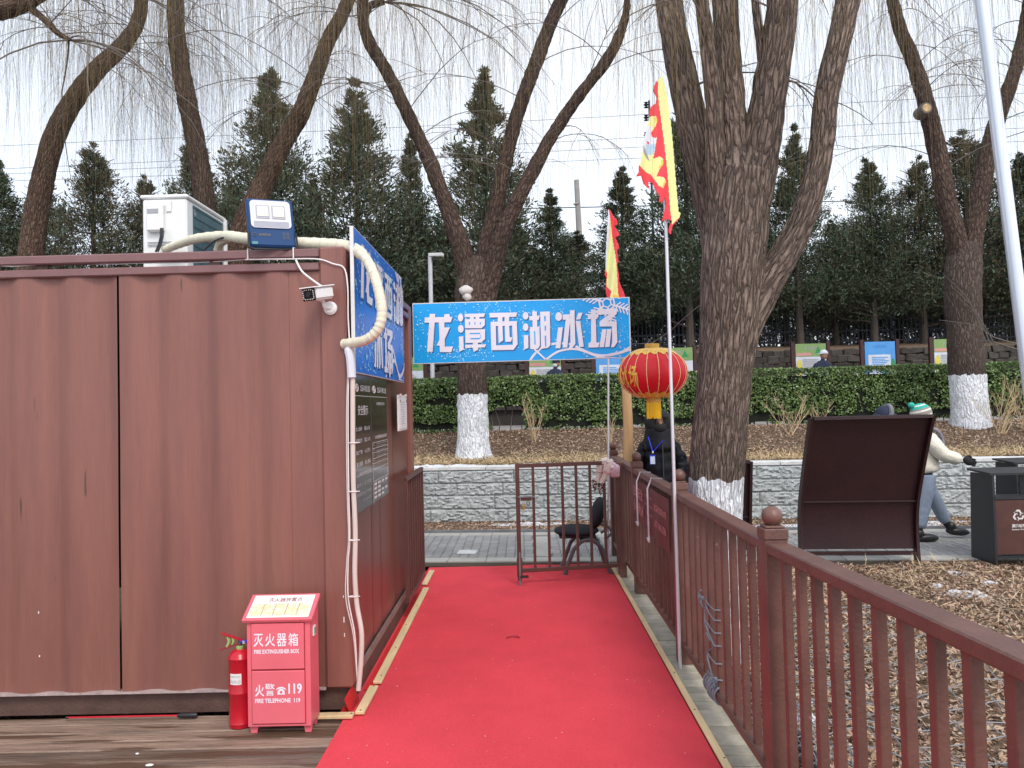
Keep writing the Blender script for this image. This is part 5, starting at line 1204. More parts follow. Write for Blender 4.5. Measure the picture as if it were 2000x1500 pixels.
# ================================================================== wire mesh roll and black pipes behind the railing
wmr = root('wire_mesh', (2.0, 3.2, 0), 'crumpled grey wire mesh fencing lying over the leaves behind the railing', 'wire mesh')
mb = MB()
def mesh_pt(i, j):
    x = 1.12+j*.125+.05*fnoise(i*.25, j*.4, 1); yy = 1.5+i*.145+.05*fnoise(i*.3, j*.3, 6); z = gz(x, yy)+.05+.26*math.exp(-((j-9.5)/2.6)**2)*(.55+.45*math.sin(i*.33+1))+.10*abs(fnoise(i*.28, j*.35, 9))+.10*math.exp(-((j-2.5)/1.7)**2)*(.6+.4*math.sin(i*.5))
    return Vector((x, yy, z))
NI, NJ = 27, 16
lim = lambda i: 15-abs(i-15)*.25 if i < 26 else 8
for i in range(NI+1):
    n = int(max(5, min(NJ, lim(i)))); mb.tube([mesh_pt(i, j) for j in range(n+1)], .0034, n=4)
for j in range(NJ+1):
    ii = [i for i in range(NI+1) if j <= min(NJ, lim(i))]
    if len(ii) > 2: mb.tube([mesh_pt(i, j) for i in ii], .0034, n=4)
mb.build('mesh_sheet', 'wire_grey', wmr)
mb = MB()
for k in range(5):
    P = [Vector((1.13+.08*math.cos(t)+.03*k, 1.6+k*.4+.2*math.sin(t), .12+.09*math.sin(t*1.5+k))) for t in np.linspace(0, 6.3, 22)]; mb.tube(P, .0026, n=4)
for k in range(26):
    yy = 1.3+k*.1; mb.tube([Vector((1.15+.11*math.cos(t)+.03*fnoise(k*.3, 1), yy+.01*math.sin(t*2), .13+.10*math.sin(t))) for t in np.linspace(0, 6.28, 13)], .0025, n=4)
for k in range(9):
    t = 2*math.pi*k/9; mb.tube([Vector((1.15+.11*math.cos(t)+.03*fnoise(q*.3, 1), 1.3+q*.1, .13+.10*math.sin(t)+.02*fnoise(q*.4, 3))) for q in range(27)], .0025, n=4)
mb.build('mesh_roll', 'wire_grey', wmr)
for k, lb in enumerate(('topmost', 'second', 'third', 'lowest', 'innermost')):
    x0 = 1.12+.035*k; P = [Vector((x0+.10*u*(1 if k % 2 else .6)+.03*math.sin(4*u+k), 4.35-3.4*u, .03+.014*(k % 3)+.02*math.sin(5*u+k*2))) for u in np.linspace(0, 1, 24)]
    tag(MB().tube(P, .011, n=7).build('black_cable', 'black_cable'), lb+' of the thick black cables lying along the foot of the railing on the leaves', 'cable', 'thick black cables behind the railing')

# ================================================================== beds: hedge and dry shrubs
HY0, HY1 = 13.2, 14.0
hd = root('hedge', (3, 13.6, 1.1), 'long clipped dark green hedge behind the planting bed', 'hedge')
def hz(x): return 2.14+.004*x+.014*fnoise(x*.8, 0)+.014*fnoise(x*3, 1)
gapc = -.25     # thin place low in the hedge
V = []; F = []; n = 90
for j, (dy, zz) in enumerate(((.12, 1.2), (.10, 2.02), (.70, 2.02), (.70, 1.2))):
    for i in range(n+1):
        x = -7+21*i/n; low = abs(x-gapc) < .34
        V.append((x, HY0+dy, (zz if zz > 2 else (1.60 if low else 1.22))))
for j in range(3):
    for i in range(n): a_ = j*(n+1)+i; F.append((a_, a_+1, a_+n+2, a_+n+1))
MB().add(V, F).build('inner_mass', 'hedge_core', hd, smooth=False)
def hedge_leaves():
    N = 62000; x = RNG.uniform(-2.6, 9.6, N); side = RNG.random(N) < .74
    f = RNG.random(N)
    y = np.where(side, HY0+.02+np.abs(RNG.normal(0, .07, N)), HY0+RNG.uniform(0, .8, N)); top = np.array([hz(a) for a in x])
    zb = np.array([1.16+.10*fnoise(a*2.2, 5) for a in x]); z = np.where(side, zb+(top-zb)*f, top-np.abs(RNG.normal(0, .035, N)))
    bul = np.array([fnoise(a*3.2, b*3.2, 2)+.6*fnoise(a*8, b*8, 4) for a, b in zip(x, z)]); y = np.where(side, y-.09*bul, y); y += np.where(side & (z < zb+.18), .10, 0)
    keep = ~((np.abs(x-gapc) < .30+.1*bul) & (z < 1.62+.1*bul)); keep &= ~(side & (bul < -.42) & (RNG.random(N) < .7))
    x, y, z, side = x[keep], y[keep], z[keep], side[keep]; n = len(x)
    L = RNG.uniform(.030, .058, n); W = L*.36
    d = RNG.normal(0, 1, (n, 3)); d[:, 1] -= np.where(side, .5, 0); d[:, 2] += .5; d /= np.linalg.norm(d, axis=1)[:, None]
    nn = np.stack([RNG.normal(0, .6, n), np.where(side, -1, -.2)+RNG.normal(0, .5, n), np.where(side, .5, 1)+RNG.normal(0, .5, n)], 1)
    s = np.cross(d, nn); s /= np.linalg.norm(s, axis=1)[:, None]+1e-9; C = np.stack([x, y, z], 1)
    V = np.stack([C-d*L[:, None]*.5, C+s*W[:, None], C+d*L[:, None]*.5, C-s*W[:, None]], 1).reshape(-1, 3)
    tag(rawmesh('foliage', V, np.arange(4*n).reshape(n, 4), 'hedge_leaf', parent=hd), kind='stuff')
hedge_leaves()
mb = MB()
for k in range(70):
    x = -2.4+k*.17+RNG.uniform(-.05, .05); mb.tube([(x, HY0+.25, 1.08), (x+RNG.uniform(-.06, .06), HY0+.22, 1.3), (x+RNG.uniform(-.1, .1), HY0+.18, 1.6)], [.011, .008, .004], n=4)
mb.build('stems', 'branch_grey', hd)
def dry_shrub(px, py, Y, h, n, label, seed, col='stem_dry', spread=.5):
    rg = random.Random(seed); p = PY(px, py, Y); s = p.x; z0 = bedz(p.x, Y+.0-A*p.x); mb = MB()
    for k in range(n):
        a = rg.uniform(0, 6.28); l = h*rg.uniform(.5, 1); P = [Vector((p.x+rg.uniform(-.05, .05), Y+rg.uniform(-.05, .05), z0-.02))]; d = Vector((math.cos(a)*spread*rg.uniform(.3, 1), math.sin(a)*spread*.5, 1)).normalized()
        for j in range(6): d = (d+Vector((rg.uniform(-.2, .2), rg.uniform(-.1, .1), rg.uniform(-.05, .15)))).normalized(); P.append(P[-1]+d*l/6)
        mb.tube(P, [.007*(1-j/8) for j in range(7)], n=4)
        for j in range(2, 6):
            for _ in range(2):
                e = (d+Vector((rg.uniform(-1, 1), rg.uniform(-.4, .4), rg.uniform(-.1, .8)))).normalized(); mb.tube([P[j], P[j]+e*l*.13, P[j]+e*l*.24+Vector((0, 0, .02))], [.003, .0022, .0012], n=3)
    return tag(mb.build('dry_shrub', col), label, 'shrub', 'leafless shrubs in the planting bed')
dry_shrub(1042, 880, 12.2, .85, 8, 'bare straw coloured shrub spreading in front of the hedge right of the centre willow', 3)
dry_shrub(1190, 875, 12.0, .5, 6, 'small bare shrub behind the thin pole of the small flag', 5)
dry_shrub(1545, 880, 12.0, .75, 8, 'bare pale shrub just left of the dark display board', 8, spread=.8)
dry_shrub(1600, 860, 12.1, .55, 6, 'low bare shrub partly hidden by the top left corner of the display board', 12)
dry_shrub(1955, 880, 11.6, .9, 12, 'bare brown shrub right of the painted willow at the picture edge', 15, spread=.7)
dry_shrub(2010, 880, 11.5, 1.0, 10, 'leafless shrub behind the leaning steel pole', 21, spread=.7)
rg = random.Random(2)
mb = MB()
for k in range(5):   # bare branch reaching in at the right
    P = [PY(2010, 690-12*k, 8.4), PY(1940, 668-10*k, 8.5), PY(1905, 655-12*k+rg.uniform(-8, 8), 8.6), PY(1850+rg.uniform(-20, 20), 630-5*k, 8.7)] if k < 2 else [PY(1960-8*k, 675, 8.5), PY(1930-9*k, 650-15*k, 8.5), PY(1900-14*k, 625-22*k, 8.5)]
    mb.tube(smoothpath(P), [.008*(1-.7*i/((len(P)-1)*6)) for i in range((len(P)-1)*6+1)], n=4)
tag(mb.build('bare_branch', 'branch_grey'), 'thin grey bare branch reaching in from the right edge across the far fence', 'branch')

# ================================================================== upper level: boards, dark bank, picket fence
bank = root('stone_bank', (5, 18.5, 1.1), 'dark rubble stone bank wall behind the information boards', 'wall')
MB().box((5, 18.85, 1.95), (40, .4, 1.75)).build('core', 'dark_stone', bank)
st_me = []
for k in range(4):
    mb = MB().box((0, 0, 0), (.284, .16, .172), ch=.018); rg = random.Random(k); mb.v = [(x+rg.uniform(-.02, .02), y+rg.uniform(-.02, .02), z+rg.uniform(-.02, .02)) for x, y, z in mb.v]
    st_me.append(proto(mb, 'stone', 'dark_stone', smooth=False))
cnt = 0; sm = MB()
for r_ in range(10):
    for i in range(62):
        x = -3.2+i*.285+(r_ % 2)*.14+RNG.uniform(-.03, .03); z = 2.74-r_*.165
        if r_ < 4: inst('stone', st_me[int(RNG.integers(0, 4))], (x, 18.62+RNG.uniform(-.03, .03), z+RNG.uniform(-.015, .015)), bank, rot=(0, RNG.uniform(-.08, .08), 0), scale=(RNG.uniform(.8, 1.15), 1, RNG.uniform(.8, 1.05)))
        elif r_ < 8: sm.box((x, 18.62, z), (.26, .16, .15), m=0)
tag(sm.build('lower_stonework', 'dark_stone', bank, smooth=False), kind='stuff')

def info(px0, px1, pyt, label, kind, Yb=17.0):
    a_, b_ = PY(px0, pyt, Yb), PY(px1, pyt, Yb); xm = (a_.x+b_.x)/2; zt_ = a_.z+.0; w = b_.x-a_.x
    r = root('information_board', (xm, Yb, 1.12), label, 'information board', 'information boards along the upper path')
    for x in (a_.x-.06, b_.x+.06): MB().box((x, Yb+.02, (1.12+zt_)/2+.02), (.075, .075, zt_-1.12+.06)).build('post', 'frame_darkred', r)
    pn = MB().box((xm, Yb, zt_-.55), (w, .03, 1.1)).build('panel', 'board_print' if kind != 'sky' else 'board_sky', r)
    f = lambda u, v, d=.018: Vector((a_.x+w*u, Yb-d, zt_-1.1*v)); Rr = lambda mb, u0, v0, u1, v1, d=.018: mb.poly([f(u0, v0, d), f(u1, v0, d), f(u1, v1, d), f(u0, v1, d)])
    if kind == 'green':
        mb = MB(); Rr(mb, 0, 0, 1, .27); mb.build('green_heading', 'board_green', pn, smooth=False); mb = MB(); mb.poly([f(.64, .2, .02), f(.74, .06, .02), f(.86, .2, .02)]); mb.poly([f(.28, .70, .02), f(.4, .60, .02), f(.56, .64, .02), f(.62, .75, .02), f(.28, .75, .02)]); mb.build('green_shapes', 'leaf_green', pn, smooth=False)
        mb = MB(); Rr(mb, .02, .19, .5, .25, .02); mb.build('red_line', 'banner_print', pn, smooth=False); mb = MB(); mb.poly([f(.02+.09+.1*math.cos(t), .52+.2*math.sin(t), .02) for t in np.linspace(0, 6, 14)]); mb.build('yellow_shape', 'board_yellow', pn, smooth=False)
    else:
        mb = MB(); Rr(mb, .10, .27, .84, .62, .02); mb.build('text_field', 'board_print', pn, smooth=False); mb = MB(); mb.poly([f(.02, .66, .02), f(.5, .62, .02), f(.98, .60, .02), f(.98, .99, .02), f(.02, .99, .02)]); mb.build('pale_ground', 'board_print', pn, smooth=False)
        mb = MB(); mb.poly([f(.66+.13*math.cos(t), .66+.10*math.sin(t), .023) for t in np.linspace(0, 6, 16)]); mb.build('teal_disc', 'board_teal', pn, smooth=False); mb = MB(); mb.poly([f(.92+.06*math.cos(t), .5+.15*math.sin(t), .024) for t in np.linspace(0, 6, 14)]); mb.build('green_shape', 'leaf_green', pn, smooth=False)
    mb = MB(); rg = random.Random(px0)
    for k in range(8): Rr(mb, .22, .32+k*.035, .22+rg.uniform(.4, .58), .34+k*.035, .0225)
    put_text(mb, '科普知识', lambda u, v: f(.3+u, .13-v, .0225), .4, .07, .01); mb.build('print_lines', 'print_grey' if kind == 'green' else 'board_sky', pn, smooth=False)['kind'] = 'stuff'
info(768, 826, 700, 'leftmost information board, below the left corner of the blue hanging sign', 'green')
info(1033, 1095, 692, 'information board behind the masked woman, below the middle of the hanging sign', 'green')
info(1163, 1226, 688, 'blue headed information board just left of the red lantern', 'sky')
info(1292, 1352, 680, 'information board partly hidden by the red lantern', 'green')
info(1553, 1612, 672, 'green headed information board behind the man in the white cap', 'green')
info(1688, 1747, 668, 'bright blue headed information board standing alone above the hedge', 'sky')
info(1823, 1880, 663, 'information board half hidden by the right painted willow', 'green')

pf = root('picket_fence', (5, 21.6, 3.1), 'tall dark blue black metal picket fence on top of the bank', 'fence')
pme = proto(MB().box((0, 0, 0), (.034, .034, 1.62)), 'picket', 'picket')
for i in range(196): inst('picket', pme, (-7.5+i*.118, 21.6, 3.1+.83), pf)
for z in (3.25, 3.55, 4.45, 4.62): MB().box((4, 21.57, z), (24, .03, .045)).build('rail', 'picket', pf)
for x in np.arange(-7.4, 16, 2.6): MB().box((x, 21.6, 3.95), (.09, .09, 1.8)).build('post', 'picket', pf)
# dim far thicket seen through the pickets
n_ = 26000; tx = RNG.uniform(-12, 22, n_); ty = RNG.uniform(27, 30, n_); tz_ = 3.1+RNG.random(n_)**1.25*np.array([2.6+.7*fnoise(a*.5, 3) for a in tx]); dd_ = RNG.normal(0, 1, (n_, 3)); dd_[:, 2] = np.abs(dd_[:, 2])+.6; dd_ /= np.linalg.norm(dd_, axis=1)[:, None]; L_ = RNG.uniform(.12, .5, n_)
ss_ = np.cross(dd_, RNG.normal(0, 1, (n_, 3))); ss_ /= np.linalg.norm(ss_, axis=1)[:, None]; C_ = np.stack([tx, ty, tz_], 1); w_ = (RNG.uniform(.012, .05, n_))[:, None]
tag(rawmesh('far_thicket', np.stack([C_-ss_*w_, C_+ss_*w_, C_+dd_*L_[:, None]+ss_*w_*.4, C_+dd_*L_[:, None]-ss_*w_*.4], 1).reshape(-1, 3), np.arange(4*n_).reshape(n_, 4), 'thicket'), 'dim grey brown thicket beyond the picket fence', 'bushes', kind='stuff')
cp = PY(845, 740, 15.2); zt_ = PY(843, 500, 15.2).z
cpr = root('camera_post', (cp.x, 15.2, 1.12), 'slim grey post with a small camera behind the left part of the hanging sign', 'post'); MB().tube([(cp.x, 15.2, 1.12), (cp.x, 15.2, zt_)], .045, n=12).build('post', 'pole_metal', cpr)
MB().bar((cp.x-.02, 15.2, zt_+.02), (cp.x+.28, 15.1, zt_-.0), .10, .07, ch=.01).build('camera', 'white_metal', cpr); MB().box((cp.x+.1, 15.16, zt_-.08), (.08, .09, .09), ch=.02).build('bracket', 'black_plastic', cpr)
ub = PY(1140, 560, 31); ut = PY(1126, 352, 31); tag(MB().tube([(ub.x, 31, 2.9), (ut.x, 31, ut.z)], [.17, .105], n=18).tube([(ut.x-.16, 30.9, ut.z-1.05), (ut.x+.05, 30.9, ut.z-1.0)], .05, n=8).build('utility_pole', 'concrete_pole'), 'pale tapered concrete utility pole among the conifers', 'utility pole')
for k, (pl_, pr_, rr_, lb) in enumerate((((0, 283), (2000, 182), .009, 'uppermost'), ((0, 328), (2000, 226), .009, 'second highest'), ((0, 338), (2000, 250), .009, 'third highest'), ((0, 352), (2000, 276), .009, 'fourth highest'), ((0, 420), (2000, 385), .022, 'lowest and thickest'))):
    a_, b_ = PY(*pl_, 33), PY(*pr_, 33); d_ = b_-a_; tag(MB().tube(smoothpath([a_-d_*.5, a_+Vector((0, 0, -.05)), a_.lerp(b_, .5)+Vector((0, 0, -.12)), b_, b_+d_*.5]), rr_, n=5).build('overhead_wire', 'black_cable'), lb+' of the overhead wires crossing the sky behind the trees', 'wire', 'overhead wires behind the trees')
for k, py in enumerate((203, 228, 262, 305)):
    p = PY(1262, py, 32.8); o_ = MB().lathe(p, [(.02, -.2), (.11, -.16), (.03, -.1), (.13, -.04), (.03, .02), (.10, .06), (.02, .1)], n=10).build('insulator', 'picket')
    tag(o_, ('highest', 'second', 'third', 'lowest')[k]+' dark insulator on the overhead wires left of the large flag', 'insulator', 'insulators beside the large flag')
ipx = PY(1268, 205, 33.1); tag(MB().tube([(ipx.x, 33.1, 3), (ipx.x, 33.1, ipx.z+.2)], .05, n=8).build('wire_mast', 'picket'), 'thin dark mast carrying the insulators behind the large flag', 'mast')
np_ = PY(910, 568, 11.2); 
V = MB(); V.ball(np_, (.10, .09, .085), n=16).ball(np_+Vector((.01, 0, -.09)), (.07, .07, .07), n=12); V.v = [tuple(Vector(v)+Vector((fnoise(v[0]*14, v[1]*14, v[2]*14), 0, fnoise(v[2]*14, v[0]*14)))*.03) for v in V.v]
tag(V.build('white_bundle', 'nest_white', ang=180), 'white cloth bundle stuck on the left side of the centre willow trunk above the sign', 'bundle')
# ================================================================== willows
def limb(parent, name, P, R, m, n=28, seg=.06, rough=.05, flare=0, wob=0):
    """bark covered tube with its own furrowed relief; u runs round the limb, v along it, both in metres"""
    Q = smoothpath(P, 8); rs = []
    for i in range(len(P)-1):
        for k in range(8): rs.append(R[i]+(R[i+1]-R[i])*k/8)
    rs.append(R[-1])
    # resample evenly
    d = [0]
    for i in range(1, len(Q)): d.append(d[-1]+(Q[i]-Q[i-1]).length)
    N = max(4, int(d[-1]/seg)); out = []; orr = []
    j = 0
    for i in range(N+1):
        t = d[-1]*i/N
        while j < len(d)-2 and d[j+1] < t: j += 1
        f = (t-d[j])/max(1e-6, d[j+1]-d[j]); out.append(Q[j].lerp(Q[j+1], min(1, f))); orr.append(rs[j]+(rs[j+1]-rs[j])*min(1, f))
    mb = MB(); mb.uv = []; T = [(out[min(i+1, N)]-out[max(i-1, 0)]).normalized() for i in range(N+1)]; x = Vector((1, 0, 0)); sd = sum(map(ord, name))*.37+P[0].x
    rm = sum(orr)/len(orr)
    for i in range(N+1):
        x = (x-T[i]*x.dot(T[i])).normalized(); y = T[i].cross(x); r = orr[i]; v = d[-1]*i/N
        fl = 1+flare*math.exp(-v/.16)
        for j_ in range(n+1):
            a = 2*math.pi*j_/n; ca, sa = math.cos(a), math.sin(a)
            big = fnoise(ca*1.2+sd, sa*1.2, v*1.6)*.09; rid = fnoise(ca*rm*34+sd, sa*rm*34, v*5.5); rid2 = fnoise(ca*rm*70, sa*rm*70+sd, v*12)
            rr = r*(1+big)*(1+(fl-1)*(1+.5*math.sin(a*4+sd)))+ rough*.35*(abs(rid)*1.4-.35)+rough*.12*rid2
            mb.v.append(tuple(out[i]+x*(ca*rr)+y*(sa*rr))); mb.uv.append((a*rm, v))
    for i in range(N):
        for j_ in range(n): q = i*(n+1)+j_; mb.f.append((q, q+1, q+n+2, q+n+1))
    mb.m = [0]*len(mb.f)
    k = len(mb.v); mb.v.append(tuple(out[-1]+T[-1]*orr[-1]*.4)); mb.uv.append((0, d[-1]))
    for j_ in range(n): mb.f.append((N*(n+1)+j_, N*(n+1)+j_+1, k)); mb.m.append(0)
    return mb.build(name, m, parent, ang=180, fix=False), out, orr
def px_limb(spec, Y, dy=0, ws=1):
    """spec: (px, py, width px) ; depth Y changes by dy over the length"""
    P, R = [], []; n = len(spec)-1
    for i, (px, py, w) in enumerate(spec): y = Y+dy*i/n; P.append(PY(px, py, y)); R.append(w/2/FPX*y*ws)
    return P, R
def strands(start, n_each, L, drift, r0=.0030, seedk=0, zmin=None):
    """hanging willow whips from an (n,3) array of start points"""
    S = np.repeat(start, n_each, axis=0); n = len(S); S = S+RNG.normal(0, .05, S.shape); K = 12
    Ls = RNG.uniform(L[0], L[1], n)
    if zmin is not None: Ls = np.minimum(Ls, np.maximum(.4, S[:, 2]-RNG.uniform(zmin[0], zmin[1], n)))
    a = RNG.uniform(0, 2*np.pi, n); dr = RNG.uniform(.2, 1, n)*drift; ph = RNG.uniform(0, 6.28, n); am = RNG.uniform(.01, .05, n)
    t = np.linspace(0, 1, K)[None, :]; e = 1-np.exp(-3.5*t)
    X = S[:, 0:1]+np.cos(a)[:, None]*dr[:, None]*e+am[:, None]*np.sin(ph[:, None]+t*7)*t; Yy = S[:, 1:2]+np.sin(a)[:, None]*dr[:, None]*e*.8+am[:, None]*np.cos(ph[:, None]+t*6)*t
    Z = S[:, 2:3]-Ls[:, None]*(t**1.25)+.12*np.sin(np.pi*t)*dr[:, None]
    C = np.stack([X, Yy, Z], 2); r = (r0*RNG.uniform(.6, 1.25, n))[:, None]*(1-.72*t)
    off = np.array([[math.cos(k*2.094), math.sin(k*2.094), 0] for k in range(3)])
    V = C[:, :, None, :]+off[None, None]*r[:, :, None, None]; V = V.reshape(-1, 3)
    base = (np.arange(n)*K*3)[:, None, None]+(np.arange(K-1)*3)[None, :, None]; k3 = np.arange(3)[None, None]; k4 = (np.arange(3)+1) % 3
    F = np.stack([base+k3, base+k4[None, None], base+3+k4[None, None], base+3+k3], 3).reshape(-1, 4)
    return V, F, C
def side_branches(parent, paths, count, length, zr=(2.5, 30), up=.6, droop=.9, r=.0085, rg=None, m='branch_grey', yb=0):
    """arching branches leaving the limbs; returns points along them"""
    pts = []; mb = MB()
    for _ in range(count):
        path, rad = rg.choice(paths); c = [i for i in range(len(path)) if zr[0] < path[i].z < zr[1]]
        if not c: continue
        i = rg.choice(c); p = path[i].copy(); a = rg.uniform(0, 2*math.pi); d = Vector((math.cos(a), math.sin(a)*.7+yb, up*rg.uniform(.5, 1.5))).normalized(); l = length*rg.uniform(.5, 1.2); P = [p]; n = 9
        for k in range(n):
            d = (d+Vector((rg.uniform(-.12, .12), rg.uniform(-.12, .12), -droop/n*(1+k*.18)))).normalized(); P.append(P[-1]+d*l/n)
            if k >= 2: pts.append(tuple(P[-1])); pts.append(tuple(P[-1].lerp(P[-2], .5)))
            if k in (2, 4, 5, 6):
                e = (d+Vector((rg.uniform(-.9, .9), rg.uniform(-.7, .7), rg.uniform(-.1, .6)))).normalized(); q = [P[-1]]
                for _k in range(4): e = (e+Vector((rg.uniform(-.15, .15), rg.uniform(-.15, .15), -.22))).normalized(); q.append(q[-1]+e*l*.11); pts.append(tuple(q[-1]))
                mb.tube(q, [.005, .004, .0035, .003, .002], n=4, cap=False)
        mb.tube(P, [r*rg.uniform(.8, 1.1)*(1-.085*k) for k in range(n+1)], n=5, cap=False)
    if mb.v: mb.build('side_branches', m, parent, fix=False)['kind'] = 'stuff'
    return np.array(pts) if pts else np.zeros((0, 3))
DENS = .95
def willow(label, limbs, Y, seed, bark='bark', nb=26, blen=2.4, nstr=1, crown=True, strL=(.8, 2.6), n=26, rough=.05, seg=.07, zr=(4.2, 30), yel=.35, whip_r=.0017, zmin=(3.6, 7), ncrown=34, flare=.3, ws0=1, ws1=1):
    rg = random.Random(seed); P0, R0 = px_limb(limbs[0][0], limbs[0][1]); base = P0[0]
    r = root('willow_tree', (base.x, base.y, base.z), label, 'tree', 'big leafless willows'); paths = []
    for k, L_ in enumerate(limbs):
        P, R = px_limb(L_[0], L_[1], L_[2] if len(L_) > 2 else 0, ws0 if k == 0 else ws1); o, q, rr = limb(r, 'trunk' if k == 0 else 'limb', P, R, bark if not (len(L_) > 3) else L_[3], n=n, seg=seg, rough=rough*(1 if R[0] > .12 else .6), flare=flare if k == 0 else 0); paths.append((q, rr))
    lim = paths[1:] or paths
    pts = side_branches(r, lim, int(nb*.6), blen, zr, rg=rg)
    sets = []
    if len(pts): sets.append((pts[RNG.random(len(pts)) < DENS], nstr, strL, .35))
    if crown:   # branches above the picture, carrying the long curtains
        tops = []
        for q, rr in lim:
            e = q[-1]; d = (q[-1]-q[-3]).normalized()
            for _ in range(max(3, int(ncrown*.62)//max(1, len(lim)))):
                a = rg.uniform(0, 6.28); dd = (d*.8+Vector((math.cos(a), math.sin(a)*.8, .35))).normalized(); P = [e.copy()]
                for k in range(8): dd = (dd+Vector((rg.uniform(-.15, .15), rg.uniform(-.15, .15), -.16))).normalized(); P.append(P[-1]+dd*rg.uniform(.25, .5)); tops.append(tuple(P[-1]))
                MBc.tube(P, [.013*(1-.1*k) for k in range(9)], n=5, cap=False)
        tops = np.array(tops); sets.append((tops, 3, (2.2, 5.8), .7))
    MBc_build(r)
    Vs, Fs, off = [], [], 0
    mi = []
    for pts_, ne, L_, dr in sets:
        V, F, C = strands(pts_, ne, L_, dr, r0=whip_r, zmin=zmin); Vs.append(V); Fs.append(F+off); off += len(V)
        yy = np.repeat(RNG.random(len(pts_)*ne) < yel, 11*3); mi.append(yy.astype(int))
    o = rawmesh('hanging_whips', np.concatenate(Vs), np.concatenate(Fs), ['twig', 'twig_yellow'], np.concatenate(mi), parent=r); o['kind'] = 'stuff'
    return r, paths
MBc = MB()
def MBc_build(r):
    if MBc.v:
        m = MB(); m.v, m.f, m.m = MBc.v[:], MBc.f[:], MBc.m[:]; m.build('upper_branches', 'branch_grey', r, fix=False)['kind'] = 'stuff'; MBc.v.clear(); MBc.f.clear(); MBc.m.clear()

willow('leftmost willow leaning right, its trunk rising behind the left end of the container', [
    ([(42, 900, 74), (50, 640, 66), (62, 490, 62), (78, 380, 56), (105, 270, 50), (150, 185, 46), (200, 125, 42)], 11.9),
    ([(196, 130, 43), (240, 88, 38), (268, 45, 34), (277, 0, 32), (285, -70, 26)], 11.9, -.2)], 11.9, 21, ws0=.76, ws1=.76, nb=34, ncrown=46, zr=(4.8, 9))
willow('dark upright willow trunk rising straight behind the air conditioner', [
    ([(425, 900, 66), (412, 640, 62), (404, 480, 60), (398, 380, 56), (383, 280, 52), (364, 190, 50)], 11.6),
    ([(366, 200, 47), (350, 110, 42), (343, 30, 38), (344, -80, 30)], 11.6, .2)], 11.6, 33, ws0=.70, ws1=.84, bark='bark_dark', nb=18, ncrown=50, zr=(6.2, 9))
willow('willow behind the floodlight bending right to the top of the picture', [
    ([(430, 900, 76), (440, 640, 72), (468, 480, 66), (505, 380, 54), (548, 290, 46), (590, 218, 42)], 12.0),
    ([(586, 226, 42), (618, 140, 37), (640, 80, 34), (672, 20, 31), (700, -60, 26)], 12.0, -.2)], 12.0, 45, ws0=.80, ws1=.84, nb=26, ncrown=46, zr=(5.6, 9))
wc, wp_ = willow('centre willow with white painted foot and three spreading limbs behind the hanging sign', [
    ([(925, 908, 68), (924, 860, 60), (923, 780, 57), (922, 700, 56), (922, 640, 60), (927, 580, 76), (934, 535, 76), (938, 505, 50)], 11.5, 0, 'bark_painted_centre'),
    ([(925, 600, 52), (905, 500, 58), (882, 430, 46), (845, 330, 40), (800, 230, 36), (755, 140, 34), (722, 85, 33), (708, 30, 28), (712, -30, 24)], 11.5, -.5),
    ([(712, 40, 18), (722, 12, 20), (750, 4, 15)], 11.1),
    ([(935, 590, 52), (952, 480, 54), (968, 410, 44), (985, 320, 41), (1010, 225, 39), (1040, 140, 38), (1070, 60, 36), (1100, -10, 33), (1130, -80, 28)], 11.5, .2),
    ([(945, 600, 56), (968, 500, 58), (992, 430, 44), (1035, 345, 36), (1080, 262, 34), (1130, 188, 30), (1180, 125, 30), (1208, 75, 27), (1222, 30, 20), (1228, -40, 14)], 11.4, -.3)], 11.5, 57, ws1=.72, bark='bark_dark', nb=60, ncrown=60, n=36, rough=.07, zr=(4.9, 9))
w5, p5_ = willow('huge nearest willow with white painted foot rising through the railing side right of the lantern', [
    ([(1393, 1300, 124), (1394, 1200, 108), (1397, 1080, 102), (1400, 960, 100), (1404, 860, 102), (1412, 760, 104), (1420, 680, 108), (1426, 610, 116), (1430, 540, 124), (1437, 470, 122), (1444, 400, 118), (1452, 340, 112)], 4.74, 0, 'bark_painted_near'),
    ([(1440, 400, 80), (1434, 300, 66), (1426, 200, 56), (1420, 100, 50), (1416, 0, 48), (1414, -70, 46)], 4.74, .1),
    ([(1462, 400, 84), (1482, 300, 74), (1500, 200, 66), (1514, 110, 62), (1526, 20, 58), (1532, -70, 54)], 4.74, -.1),
    ([(1418, 560, 66), (1400, 460, 62), (1374, 340, 60), (1352, 240, 58), (1332, 140, 56), (1312, 40, 52), (1298, -70, 48)], 4.9, .25),
    ([(1412, 590, 44), (1406, 470, 42), (1400, 380, 38), (1396, 290, 36), (1394, 200, 32), (1384, 110, 30), (1374, 30, 28), (1364, -70, 26)], 4.78, -.22),
    ([(1446, 660, 62), (1485, 570, 66), (1530, 500, 56), (1566, 430, 50), (1592, 350, 47), (1606, 270, 46), (1614, 190, 47), (1632, 110, 46), (1650, 30, 46), (1670, -70, 44)], 4.7, .2),
    ([(1494, 165, 22), (1486, 90, 18), (1476, 20, 15), (1468, -60, 12)], 4.7)], 4.74, 69, bark='bark_painted_near', nb=9, blen=1.1, nstr=1, ncrown=20, n=72, rough=.034, seg=.028, zr=(3.6, 4.6), strL=(.4, 1.3), yel=.8, whip_r=.0016, zmin=(2.6, 4), flare=.12)
